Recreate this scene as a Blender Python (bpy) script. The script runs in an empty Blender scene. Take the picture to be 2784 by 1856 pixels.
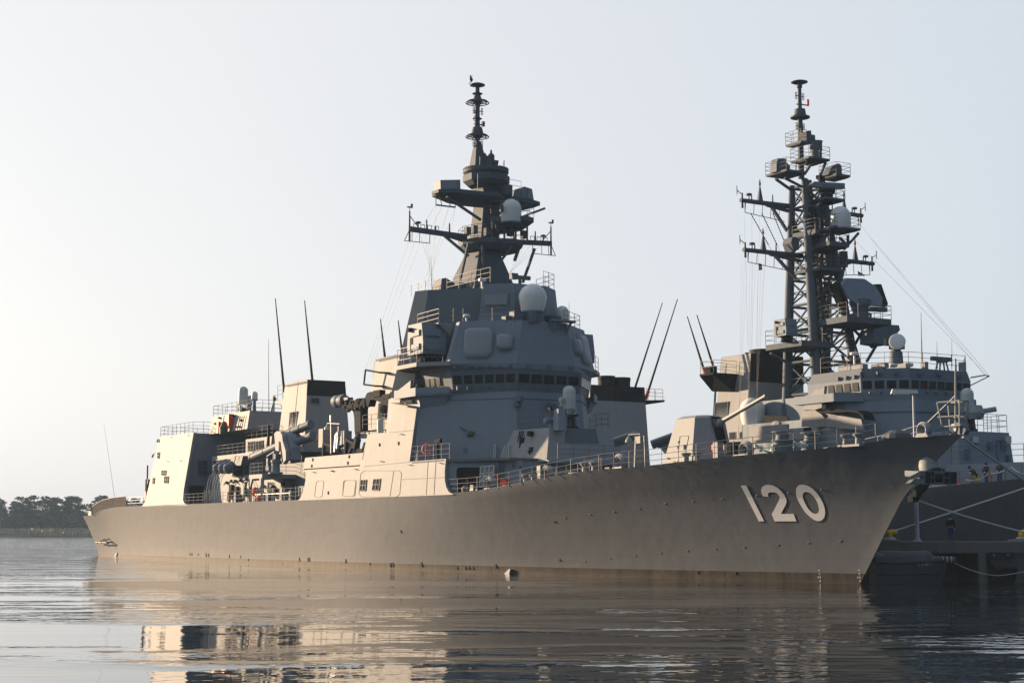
import bpy, bmesh, math, random
from mathutils import Vector, Matrix, Quaternion
R = math.radians
C = bpy.context.scene.collection
sc = bpy.context.scene

# ------------------------------------------------------------------ camera, sky, sun, exposure
F, CAMH, CX, YP = 4452.0, 3.4, 1392.0, 928.0           # focal length in photo pixels, eye height in metres
PITCH = math.atan(511.0 / F)
cam = bpy.data.cameras.new('camera'); cam.sensor_width = 36; cam.lens = 36 * F / 2784
cam.clip_start = 0.5; cam.clip_end = 12000
camo = bpy.data.objects.new('camera', cam); C.objects.link(camo)
camo.location = (0, 0, CAMH); camo.rotation_euler = (math.pi / 2 + PITCH, 0, 0)
sc.camera = camo

SUN_EL, SUN_AZ = R(11.0), R(-56.0)                      # azimuth from +Y, negative to the left
world = bpy.data.worlds.new('World'); sc.world = world; world.use_nodes = True
wn, wl = world.node_tree.nodes, world.node_tree.links
bg = wn['Background']
sky = wn.new('ShaderNodeTexSky'); sky.sky_type = 'NISHITA'; sky.sun_disc = False
sky.sun_elevation = SUN_EL; sky.sun_rotation = SUN_AZ
sky.air_density = 1.0; sky.dust_density = 3.2; sky.ozone_density = 1.2
hsv = wn.new('ShaderNodeHueSaturation'); hsv.inputs['Saturation'].default_value = 0.55; hsv.inputs['Value'].default_value = 0.86
wl.new(sky.outputs[0], hsv.inputs['Color'])
# hazy air: a pale veil over the clear-sky colour
hz = wn.new('ShaderNodeMix'); hz.data_type = 'RGBA'; hz.inputs['Factor'].default_value = 0.64
wtc = wn.new('ShaderNodeTexCoord'); dp = wn.new('ShaderNodeVectorMath'); dp.operation = 'DOT_PRODUCT'
dp.inputs[1].default_value = (math.sin(SUN_AZ) * math.cos(SUN_EL), math.cos(SUN_AZ) * math.cos(SUN_EL), math.sin(SUN_EL))
wl.new(wtc.outputs['Generated'], dp.inputs[0])
vr = wn.new('ShaderNodeValToRGB'); mr = wn.new('ShaderNodeMapRange'); mr.inputs['From Min'].default_value = -1; mr.inputs['From Max'].default_value = 1
wl.new(dp.outputs['Value'], mr.inputs['Value']); wl.new(mr.outputs[0], vr.inputs['Fac'])
# forward-scattering haze: pale and bright towards the sun, bluer and dimmer away from it
el = vr.color_ramp.elements; el[0].position = .30; el[0].color = (.17, .235, .33, 1); el[1].position = .86; el[1].color = (.70, .70, .715, 1)
e2 = el.new(.52); e2.color = (.36, .43, .53, 1); e3 = el.new(.66); e3.color = (.58, .625, .69, 1)
vs_ = wn.new('ShaderNodeVectorMath'); vs_.operation = 'SCALE'; vs_.inputs['Scale'].default_value = 10.0; wl.new(vr.outputs[0], vs_.inputs[0])
wl.new(vs_.outputs[0], hz.inputs['B'])
wl.new(hsv.outputs[0], hz.inputs['A']); wl.new(hz.outputs['Result'], bg.inputs['Color'])
bg.inputs['Strength'].default_value = 0.05
sl = bpy.data.lights.new('sun', 'SUN'); sl.energy = 5.0; sl.angle = R(0.6); sl.color = (1.0, 0.71, 0.45)
so = bpy.data.objects.new('sun', sl); C.objects.link(so)
tosun = Vector((math.sin(SUN_AZ) * math.cos(SUN_EL), math.cos(SUN_AZ) * math.cos(SUN_EL), math.sin(SUN_EL)))
so.rotation_euler = tosun.to_track_quat('Z', 'Y').to_euler(); so.location = (-60, 40, 60)
sc.view_settings.view_transform = 'Standard'; sc.view_settings.look = 'None'
sc.view_settings.exposure = 1.62; sc.view_settings.gamma = 1.0
sc.cycles.max_bounces = 6; sc.cycles.caustics_reflective = False; sc.cycles.caustics_refractive = False

# ------------------------------------------------------------------ frames: photo measurements turned into points on real planes
TH = R(30.5)
AFT = (-math.sin(TH), math.cos(TH)); STB = (-math.cos(TH), -math.sin(TH))
class Frame:                                            # x aft, y starboard, z up
    def __init__(s, ox, oy): s.o = (ox, oy)
    def ray(s, p):
        u = (p[0] - CX) / F; v = (YP - p[1]) / F; c, n = math.cos(PITCH), math.sin(PITCH)
        d = (u, c - v * n, n + v * c); o = s.o
        return ((-o[0] * AFT[0] - o[1] * AFT[1], -o[0] * STB[0] - o[1] * STB[1], CAMH),
                (d[0] * AFT[0] + d[1] * AFT[1], d[0] * STB[0] + d[1] * STB[1], d[2]))
    def hit(s, p, n, c):
        o, d = s.ray(p)
        t = (c - sum(a * b for a, b in zip(n, o))) / sum(a * b for a, b in zip(n, d))
        return Vector(a + t * b for a, b in zip(o, d))
    def x(s, p, x): return s.hit(p, (1, 0, 0), x)
    def y(s, p, y): return s.hit(p, (0, 1, 0), y)
    def z(s, p, z): return s.hit(p, (0, 0, 1), z)
    def world(s, p): return Vector((s.o[0] + p[0] * AFT[0] + p[1] * STB[0], s.o[1] + p[0] * AFT[1] + p[1] * STB[1], p[2]))
class WFrame:                                           # plain world coordinates
    def ray(s, p):
        u = (p[0] - CX) / F; v = (YP - p[1]) / F; c, n = math.cos(PITCH), math.sin(PITCH)
        return (0, 0, CAMH), (u, c - v * n, n + v * c)
    hit = Frame.hit; x = Frame.x; y = Frame.y; z = Frame.z
A = Frame(21.9, 103.7); B = Frame(21.9 - 29 * STB[0], 103.7 - 29 * STB[1]); W = WFrame()
def Zm(x0, y0, k): return lambda x, y: (x0 + x * k, y0 + y * k)
z1 = Zm(0, 950, .41445); z2 = Zm(500, 950, .29976); z3 = Zm(900, 780, .39526); z4 = Zm(1080, 200, .31888)
z5 = Zm(1080, 650, .31881); z6 = Zm(1200, 1000, .2551); z7 = Zm(1700, 900, .28703)
r1 = Zm(1980, 200, .31888); r2 = Zm(1980, 600, .31888); r3 = Zm(1850, 850, .2551); r4 = Zm(2280, 850, .31879); r5 = Zm(2280, 1150, .31879)
w1 = Zm(0, 1300, .59524); w2 = Zm(1400, 1300, .58844)
q1 = Zm(1560, 980, .19133); q2 = Zm(960, 900, .19133); q3 = Zm(560, 1020, .14032); q4 = Zm(560, 1180, .14456); q5 = Zm(860, 1020, .16582)
n1 = Zm(1980, 1280, .12755); n2 = Zm(2400, 1200, .12755); n3 = Zm(2050, 880, .12755); n6 = Zm(2380, 1440, .17177)

def lerp(a, b, t): return a + (b - a) * t
def tab(T, x):
    if x <= T[0][0]: return T[0][1]
    for (a, b), (c, d) in zip(T, T[1:]):
        if x <= c: return b + (d - b) * (x - a) / (c - a)
    return T[-1][1]

# ------------------------------------------------------------------ mesh builder
class M:
    def __init__(s): s.v = []; s.f = []
    def add(s, v, f):
        o = len(s.v); s.v += [tuple(p) for p in v]; s.f += [tuple(i + o for i in q) for q in f]; return s
    def box(s, c, d, rz=0.0, mat=None):
        v = [Vector((i * d[0] / 2, j * d[1] / 2, k * d[2] / 2)) for i in (-1, 1) for j in (-1, 1) for k in (-1, 1)]
        m = Matrix.Rotation(rz, 3, 'Z') if mat is None else mat
        return s.add([m @ p + Vector(c) for p in v], [(0, 1, 3, 2), (4, 6, 7, 5), (0, 4, 5, 1), (2, 3, 7, 6), (0, 2, 6, 4), (1, 5, 7, 3)])
    def fr(s, bot, top):
        n = len(bot)
        return s.add(list(bot) + list(top), [tuple(range(n - 1, -1, -1)), tuple(range(n, 2 * n))] + [(i, (i + 1) % n, n + (i + 1) % n, n + i) for i in range(n)])
    def pris(s, pts, off):
        off = Vector(off); return s.fr([Vector(p) for p in pts], [Vector(p) + off for p in pts])
    def tube(s, p, q, r, r2=None, n=6):
        p, q = Vector(p), Vector(q); d = q - p
        if d.length < 1e-6: return s
        r2 = r if r2 is None else r2
        a = d.orthogonal().normalized(); b = d.normalized().cross(a)
        ring = lambda c, rr: [c + (a * math.cos(2 * math.pi * i / n) + b * math.sin(2 * math.pi * i / n)) * rr for i in range(n)]
        return s.fr(ring(p, r), ring(q, r2))
    def path(s, pts, r, n=6, closed=False):
        pts = [Vector(p) for p in pts]
        for a, b in zip(pts, pts[1:] + ([pts[0]] if closed else [])): s.tube(a, b, r, n=n)
        return s
    def bar(s, p, q, w, h, up=(0, 0, 1)):
        p, q = Vector(p), Vector(q); d = (q - p).normalized(); u = Vector(up)
        a = d.cross(u)
        if a.length < 1e-4: a = d.orthogonal()
        a.normalize(); b = a.cross(d)
        k = [(-w / 2, -h / 2), (w / 2, -h / 2), (w / 2, h / 2), (-w / 2, h / 2)]
        return s.fr([p + a * i + b * j for i, j in k], [q + a * i + b * j for i, j in k])
    def lathe(s, prof, c=(0, 0, 0), n=20, m=None):
        m = m or Matrix.Identity(3); c = Vector(c); v = []; f = []
        for r, z in prof:
            v += [m @ Vector((r * math.cos(2 * math.pi * i / n), r * math.sin(2 * math.pi * i / n), z)) + c for i in range(n)]
        for k in range(len(prof) - 1):
            f += [(k * n + i, k * n + (i + 1) % n, (k + 1) * n + (i + 1) % n, (k + 1) * n + i) for i in range(n)]
        f += [tuple(range(n - 1, -1, -1)), tuple((len(prof) - 1) * n + i for i in range(n))]
        return s.add(v, f)
    def sheet(s, pts): return s.add(pts, [tuple(range(len(pts)))])
    def build(s, name, mat, parent=None, label=None, smooth=False, loc=None):
        me = bpy.data.meshes.new(name); me.from_pydata(s.v, [], s.f); me.update()
        bm = bmesh.new(); bm.from_mesh(me); bmesh.ops.recalc_face_normals(bm, faces=bm.faces); bm.to_mesh(me); bm.free()
        if smooth:
            for p in me.polygons: p.use_smooth = True
            me.set_sharp_from_angle(angle=R(35))
        me.materials.append(mat)
        o = bpy.data.objects.new(name, me); C.objects.link(o); o.parent = parent
        if label: o['label'] = label
        if loc: o.location = loc
        return o
def dome(r, h, zc, n=8):                                # profile of a cylinder of radius r up to zc with a dome of height h
    return [(r * math.cos(math.pi / 2 * i / n) + (0.001 if i == n else 0), zc + h * math.sin(math.pi / 2 * i / n)) for i in range(n + 1)]
def tag(o, label, cat, group=None):
    o['label'] = label; o['category'] = cat
    if group: o['group'] = group
    return o
def setting(o, kind='structure'): o['kind'] = kind; return o
def empty(name, loc=(0, 0, 0), rz=0.0):
    o = bpy.data.objects.new(name, None); C.objects.link(o); o.location = loc; o.rotation_euler = (0, 0, rz); o.empty_display_size = .5; return o

# ------------------------------------------------------------------ materials
def new_mat(name):
    m = bpy.data.materials.new(name); m.use_nodes = True; nt = m.node_tree
    return m, nt.nodes, nt.links, nt.nodes['Principled BSDF']
def math_node(N, L, op, a, b=None, c=None, clamp=False):
    n = N.new('ShaderNodeMath'); n.operation = op; n.use_clamp = clamp
    for i, v in enumerate((a, b, c)):
        if v is None: continue
        if isinstance(v, (int, float)): n.inputs[i].default_value = v
        else: L.new(v, n.inputs[i])
    return n.outputs[0]
def noise(N, L, vec, scale, detail=3, rough=.55, sx=1, sy=1, sz=1):
    mp = N.new('ShaderNodeMapping'); mp.inputs['Scale'].default_value = (sx, sy, sz); L.new(vec, mp.inputs['Vector'])
    n = N.new('ShaderNodeTexNoise'); n.inputs['Scale'].default_value = scale; n.inputs['Detail'].default_value = detail
    n.inputs['Roughness'].default_value = rough; L.new(mp.outputs[0], n.inputs['Vector']); return n.outputs['Fac']
def paint(name, col, rough=.5, var=.10, scale=.35, streak=.06, spec=.15, metal=0.0, seams=False, boot=None, bump=.0):
    m, N, L, P = new_mat(name)
    tc = N.new('ShaderNodeTexCoord').outputs['Object']
    a = noise(N, L, tc, scale, 4); b = noise(N, L, tc, 1.0, 3, sx=1.6, sy=1.6, sz=.06)
    f = math_node(N, L, 'MULTIPLY_ADD', math_node(N, L, 'SUBTRACT', a, .5), 2 * var, 1.0)
    f = math_node(N, L, 'ADD', f, math_node(N, L, 'MULTIPLY', math_node(N, L, 'SUBTRACT', b, .5), 2 * streak))
    sp = None
    if seams or boot is not None:
        s = N.new('ShaderNodeSeparateXYZ'); L.new(tc, s.inputs[0]); sp = s.outputs
    if seams:                                           # weld seams between the plates
        for ax, per, w in ((0, 7.3, .012), (2, 1.55, .016)):
            q = math_node(N, L, 'FRACT', math_node(N, L, 'DIVIDE', sp[ax], per))
            q = math_node(N, L, 'LESS_THAN', q, w / per * 2.2)
            f = math_node(N, L, 'SUBTRACT', f, math_node(N, L, 'MULTIPLY', q, seams))
    mx = N.new('ShaderNodeMix'); mx.data_type = 'RGBA'; mx.blend_type = 'MULTIPLY'; mx.inputs['Factor'].default_value = 1
    mx.inputs['A'].default_value = (*col, 1); L.new(f, mx.inputs['B']); out = mx.outputs['Result']
    if boot is not None:                                # boot topping and scum line near the water
        d = math_node(N, L, 'ADD', sp[2], math_node(N, L, 'MULTIPLY', math_node(N, L, 'SUBTRACT', noise(N, L, tc, 2.0, 4, sx=1, sz=.3), .5), .03))
        k = math_node(N, L, 'LESS_THAN', d, math_node(N, L, 'MULTIPLY_ADD', sp[0], -.0030, boot))
        m2 = N.new('ShaderNodeMix'); m2.data_type = 'RGBA'; L.new(k, m2.inputs['Factor']); L.new(out, m2.inputs['A'])
        r = N.new('ShaderNodeValToRGB'); r.color_ramp.elements[0].position = .35; r.color_ramp.elements[1].position = .7
        r.color_ramp.elements[0].color = (.018, .017, .015, 1); r.color_ramp.elements[1].color = (.060, .050, .039, 1)
        L.new(noise(N, L, tc, 1.2, 5, .7, sx=1, sz=.25), r.inputs['Fac']); L.new(r.outputs[0], m2.inputs['B']); out = m2.outputs['Result']
    L.new(out, P.inputs['Base Color'])
    P.inputs['Roughness'].default_value = rough; P.inputs['Metallic'].default_value = metal; P.inputs['Specular IOR Level'].default_value = spec
    if bump:
        bn = N.new('ShaderNodeBump'); bn.inputs['Strength'].default_value = 1; bn.inputs['Distance'].default_value = bump
        hh = noise(N, L, tc, .55, 2)
        if sp:                                          # plating dished between the frames
            fx = math_node(N, L, 'SINE', math_node(N, L, 'MULTIPLY', sp[0], 4.19)); fz = math_node(N, L, 'SINE', math_node(N, L, 'MULTIPLY', sp[2], 4.05))
            hh = math_node(N, L, 'ADD', hh, math_node(N, L, 'MULTIPLY', math_node(N, L, 'MULTIPLY', fx, fz), math_node(N, L, 'MULTIPLY', noise(N, L, tc, .21, 2), .07)))
        L.new(hh, bn.inputs['Height']); L.new(bn.outputs[0], P.inputs['Normal'])
    return m
G = dict(
    hull=paint('shaded_hull_grey', (.084, .093, .106), .62, .09, .25, .11, .07, seams=.16, boot=.66, bump=.03),  # same paint as the superstructure, darkened for the weaker light on the hull
    side=paint('sunlit_side_grey', (.215, .228, .242), .64, .07, .3, .11, .08, seams=.09, bump=.03),  # sunlit copy of the ship's grey: lightened for the walls facing the sun
    grey=paint('shaded_haze_grey', (.152, .190, .232), .6, .07, .4, .09, .08, seams=.10, bump=.012),  # shaded copy of that grey: shade and its blue put into the colour
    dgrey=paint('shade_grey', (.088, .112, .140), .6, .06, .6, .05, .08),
    deck=paint('deck_grey', (.10, .105, .11), .85, .10, .5, .02),
    mast=paint('mast_grey', (.072, .090, .110), .7, .06, .6, .04, .08),
    rail=paint('rail_grey', (.095, .105, .115), .5, .05, 1, .02),
    black=paint('funnel_black', (.016, .016, .018), .8, .2, .6, .15, .15),
    dark=paint('dark_steel', (.014, .017, .021), .85, .15, .8, .1, .05),
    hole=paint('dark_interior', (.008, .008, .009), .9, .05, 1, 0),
    white=paint('radome_white', (.52, .54, .55), .38, .02, .8, .03),
    ciws=paint('pale_grey', (.36, .39, .39), .45, .03, 1, .04),
    fit=paint('deck_fitting_grey', (.16, .178, .192), .6, .06, 1, .04),
    gun=paint('turret_pale_grey', (.16, .18, .198), .6, .04, .5, .05),
    array=paint('array_face_grey', (.19, .215, .24), .45, .02, 1, .02),
    steel=paint('bare_steel', (.20, .205, .21), .45, .08, 2, .05),
    num=paint('numeral_white', (.56, .565, .57), .5, .04, .8, .03),
    numsh=paint('numeral_shadow_black', (.018, .02, .022), .5, .08, 1, .0),
    red=paint('safety_red', (.68, .075, .035), .5, .08, 1, .02),
    yellow=paint('bollard_yellow', (.62, .40, .02), .45, .08, 3, .05),
    rope=paint('mooring_rope', (.42, .45, .43), .8, .10, 3, 0),
    ropet=paint('green_grey_rope', (.30, .40, .39), .8, .12, 3, 0),
    rope_dark=paint('dark_netting', (.10, .09, .075), .9, .1, 3, 0),
    rubber=paint('black_rubber', (.02, .021, .023), .7, .1, 2, .05),
    conc=paint('weathered_concrete', (.11, .107, .10), .9, .22, .6, .22, bump=.02),
    boat=paint('launch_grey', (.045, .05, .055), .5, .08, 1, .05),
    tarp=paint('canvas_cover', (.07, .08, .09), .75, .18, 1.2, .08),
    pole=paint('lamp_post_grey', (.30, .34, .40), .5, .05, 1, .03),
    green=paint('olive_green', (.045, .10, .055), .6, .1, 2, .05),
    skin=paint('skin', (.42, .25, .17), .6, .04, 4, 0),
    navy=paint('navy_jacket', (.010, .012, .018), .85, .1, 4, 0),
    blue=paint('blue_trousers', (.018, .045, .13), .85, .1, 4, 0),
    cap=paint('blue_cap', (.02, .06, .22), .8, .1, 4, 0),
    tealcoat=paint('blue_green_coat', (.02, .045, .06), .85, .1, 4, 0),
    hair=paint('black_hair', (.012, .011, .010), .7, .1, 4, 0),
    bark=paint('pine_bark', (.055, .042, .034), .9, .2, 1, .1),
    feather=paint('dark_feathers', (.025, .022, .02), .8, .2, 5, 0),
)
def flat(name, col, rough=.5, spec=.5, metal=0):
    m, N, L, P = new_mat(name); P.inputs['Base Color'].default_value = (*col, 1); P.inputs['Roughness'].default_value = rough
    P.inputs['Specular IOR Level'].default_value = spec; P.inputs['Metallic'].default_value = metal; return m
G['glass'] = flat('window_glass', (.006, .010, .012), .25, .15)
G['lens'] = flat('lamp_lens', (.6, .6, .58), .2)
def foliage(name, c0, c1):
    m, N, L, P = new_mat(name); tc = N.new('ShaderNodeTexCoord').outputs['Object']
    r = N.new('ShaderNodeValToRGB'); r.color_ramp.elements[0].color = (*c0, 1); r.color_ramp.elements[1].color = (*c1, 1)
    r.color_ramp.elements[0].position = .35; r.color_ramp.elements[1].position = .65
    L.new(noise(N, L, tc, .5, 3), r.inputs['Fac']); L.new(r.outputs[0], P.inputs['Base Color']); P.inputs['Roughness'].default_value = .8
    P.inputs['Specular IOR Level'].default_value = .2; return m
G['pine'] = foliage('pine_needles', (.018, .030, .022), (.038, .052, .034))
G['bush'] = foliage('bush_leaves', (.022, .032, .022), (.045, .052, .032))
G['reed'] = foliage('dry_reeds', (.20, .155, .10), (.34, .27, .18))

# ------------------------------------------------------------------ small builders shared by both ships
def rail(parent, pts, h=1.05, bars=3, step=1.5, r=.022, mat='rail', label=None):
    m = M(); pts = [Vector(p) for p in pts]
    for a, b in zip(pts, pts[1:]):
        n = max(1, round((b - a).length / step))
        for i in range(n + 1): m.tube(a.lerp(b, i / n), a.lerp(b, i / n) + Vector((0, 0, h)), r * 1.2, n=5)
        for k in range(bars):
            up = Vector((0, 0, h * (k + 1) / bars)); m.tube(a + up, b + up, r, n=5)
    return m.build('railing', G[mat], parent, label)
def louvre(parent, o, u, v, n, nsl, fr=.06, mat='dgrey', out=None):
    """slatted air inlet: corner o, edges u (along the slats) and v, proud of the wall along out"""
    o, u, v = Vector(o), Vector(u), Vector(v); w = out or u.cross(v).normalized()
    m = M()
    m.pris([o + w * .015, o + u + w * .015, o + u + v + w * .015, o + v + w * .015], w * .01)
    b = m.build('louvre', G['hole'], parent)
    s = M()
    for i in range(nsl):
        a = o + v * ((i + .15) / nsl); b2 = o + v * ((i + .62) / nsl)
        s.pris([a + w * .11, a + u + w * .11, b2 + u + w * .035, b2 + w * .035], w * .02)
    for k in range(n + 1):
        p = o + u * (k / n); s.bar(p + w * .09, p + v + w * .09, fr, fr, up=w)
    for t in (0, 1): s.bar(o + v * t + w * .09, o + v * t + u + w * .09, fr, fr, up=w)
    s.build('slats', G[mat], b); return b
def whip(parent, p, q, r0, mat='black', base=None):
    m = M(); m.tube(p, q, r0, r0 * .35, n=8); o = m.build('whip_antenna', G[mat], parent)
    if base: p, q = Vector(p), Vector(q); M().tube(p - (q - p).normalized() * .1, p.lerp(q, base), r0 * 1.35, n=8).build('antenna_base', G['red'], o)
    return o
def radome(parent, c, r, h, label=None, waist=1.0, mat='white', n=24):
    """capsule radome: base centre c, radius r, full height h; waist narrows the foot"""
    hc = h - r; prof = [(r * waist * .96, 0), (r * waist, .04 * h)]
    if waist < 1: prof += [(lerp(r * waist, r, t ** .7), lerp(.04 * h, hc, t)) for t in (.25, .5, .75)]
    o = M().lathe(prof + dome(r, r, hc, 10), c, n).build('radome', G[mat], parent, label, True)
    M().lathe([(r * waist * 1.03, -.12), (r * waist * 1.03, .0)], c, n).build('radome_base', G['grey'], o, smooth=True)
    return o
def ciws(parent, c, s=1.0, yaw=0.0, label=None):
    """close-in gun: barbette, mount, six-barrel gun, tall domed drum"""
    c = Vector(c); rm = Matrix.Rotation(yaw, 3, 'Z')
    P = lambda x, y, z: c + rm @ Vector((x * s, y * s, z * s))
    o = M().lathe([(1.0 * s, 0), (1.0 * s, .35 * s), (.8 * s, .4 * s)], c, 20).build('close_in_gun', G['dark'], parent, label, True)
    m = M()
    for sd in (-1, 1):
        m.pris([P(-.55, sd * .62, .4), P(.6, sd * .62, .4), P(.45, sd * .62, 2.1), P(-.3, sd * .62, 2.1)], rm @ Vector((0, -sd * .14 * s, 0)))
    m.box(P(.3, 0, 1.0), (.5 * s, 1.1 * s, 1.0 * s), yaw)
    m.tube(P(-.2, -.7, 1.5), P(-.2, .7, 1.5), .22 * s, n=10)
    m.build('gun_mount', G['dgrey'], o)
    g = M()
    for k in range(6):
        a = k * math.pi / 3; g.tube(P(.2, .11 * math.cos(a), 1.45 + .11 * math.sin(a)), P(-1.7, .11 * math.cos(a), 1.5 + .11 * math.sin(a)), .045 * s, n=6)
    g.lathe([(.3 * s, -.7 * s), (.36 * s, .0), (.3 * s, .5 * s)], P(.2, 0, 1.45), 12, rm @ Matrix.Rotation(R(90), 3, 'Y'))
    g.build('gun_barrels', G['dark'], o, smooth=True)
    fr = M()
    for sd in (-1, 1):
        fr.bar(P(-.55, sd * .5, 1.75), P(-.5, -sd * .5, 2.25), .06 * s, .06 * s)
        fr.bar(P(-.52, sd * .55, 1.7), P(-.52, sd * .55, 2.3), .07 * s, .07 * s)
    fr.bar(P(-.52, -.55, 1.72), P(-.52, .55, 1.72), .07 * s, .07 * s)
    fr.build('gun_bracket', G['ciws'], o)
    d = M().lathe([(.68 * s, 2.25 * s), (.70 * s, 2.3 * s), (.70 * s, 4.1 * s), (.715 * s, 4.1 * s), (.715 * s, 4.14 * s)] + dome(.70 * s, .66 * s, 4.16 * s, 9), c, 28).build('radar_drum', G['ciws'], o, smooth=True)
    e = M(); e.box(P(.05, .95, 3.2), (.5 * s, .42 * s, .45 * s), yaw); e.tube(P(-.4, 1.0, 3.3), P(.2, 1.0, 3.3), .2 * s, n=10)
    e.box(P(.1, .9, 2.75), (.3 * s, .3 * s, .5 * s), yaw); e.box(P(0, .72, 3.0), (.3 * s, .2 * s, .9 * s), yaw)
    e.build('sight', G['ciws'], o, smooth=True)
    return o
def director(parent, c, rz, s=1.0, label=None):
    """boxy tracking radar / jammer housing on a pedestal, notched side"""
    c = Vector(c); rm = Matrix.Rotation(rz, 3, 'Z'); P = lambda x, y, z: c + rm @ Vector((x * s, y * s, z * s))
    o = M().lathe([(.7 * s, 0), (.55 * s, .5 * s), (.8 * s, .7 * s)], c, 16).build('jammer_housing', G['dark'], parent, label, True)
    m = M()
    pr = [(-1.2, .7), (1.2, .7), (1.25, 1.4), (1.1, 2.9), (-1.0, 2.9), (-1.25, 1.5)]
    m.pris([P(x, -.95, z) for x, z in pr], rm @ Vector((0, 1.9 * s, 0)))
    m.build('housing', G['grey'], o)
    k = M()
    for z in (1.2, 2.2):
        k.box(P(-1.27, .2, z), (.16 * s, 1.2 * s, .5 * s), rz); k.box(P(-.2, 1.0, z), (1.2 * s, .12 * s, .42 * s), rz)
    k.build('side_panel', G['grey'], o)
    h = M(); h.box(P(.55, .955, 1.4), (.42 * s, .05 * s, 1.1 * s), rz); h.build('opening', G['hole'], o)
    t = M(); t.tube(P(.5, .95, 2.5), P(.5, 1.3, 2.5), .17 * s, n=10); t.build('lens_tube', G['dark'], o)
    return o
def floodlight(m, p, d=(0, 1, 0)):
    p = Vector(p); d = Vector(d); m.tube(p, p + d * .22, .07, n=6); m.tube(p + d * .2 - Vector((0, 0, .08)), p + d * .2 - Vector((0, 0, .3)), .09, .14, n=8)
def lifebuoy(parent, c, nrm, r=.38):
    c = Vector(c); n = Vector(nrm).normalized(); q = n.to_track_quat('Z', 'Y').to_matrix()
    m = M(); K, L2 = 20, 8; v = []; f = []
    for i in range(K):
        a = 2 * math.pi * i / K
        for j in range(L2):
            b = 2 * math.pi * j / L2; rr = r + .085 * math.cos(b)
            v.append(c + q @ Vector((rr * math.cos(a), rr * math.sin(a), .085 * math.sin(b))))
    for i in range(K):
        for j in range(L2): f.append((i * L2 + j, ((i + 1) % K) * L2 + j, ((i + 1) % K) * L2 + (j + 1) % L2, i * L2 + (j + 1) % L2))
    m.add(v, f); o = m.build('lifebuoy', G['red'], parent, smooth=True)
    b = M()
    for a in range(4):
        t = a * math.pi / 2 + .78
        b.box(c + q @ Vector((r * math.cos(t), r * math.sin(t), 0)), (.12, .2, .19), 0, q @ Matrix.Rotation(t, 3, 'Z'))
    b.build('band', G['num'], o); return o
def text_mesh(s):
    cu = bpy.data.curves.new('t', 'FONT'); cu.body = s; cu.size = 1.0; cu.align_x = 'CENTER'
    o = bpy.data.objects.new('t', cu); C.objects.link(o)
    dg = bpy.context.evaluated_depsgraph_get(); dg.update()
    me = bpy.data.meshes.new_from_object(o.evaluated_get(dg)); vs = [v.co.copy() for v in me.vertices]; fs = [tuple(p.vertices) for p in me.polygons]
    bpy.data.objects.remove(o); bpy.data.curves.remove(cu); bpy.data.meshes.remove(me); return vs, fs

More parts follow.
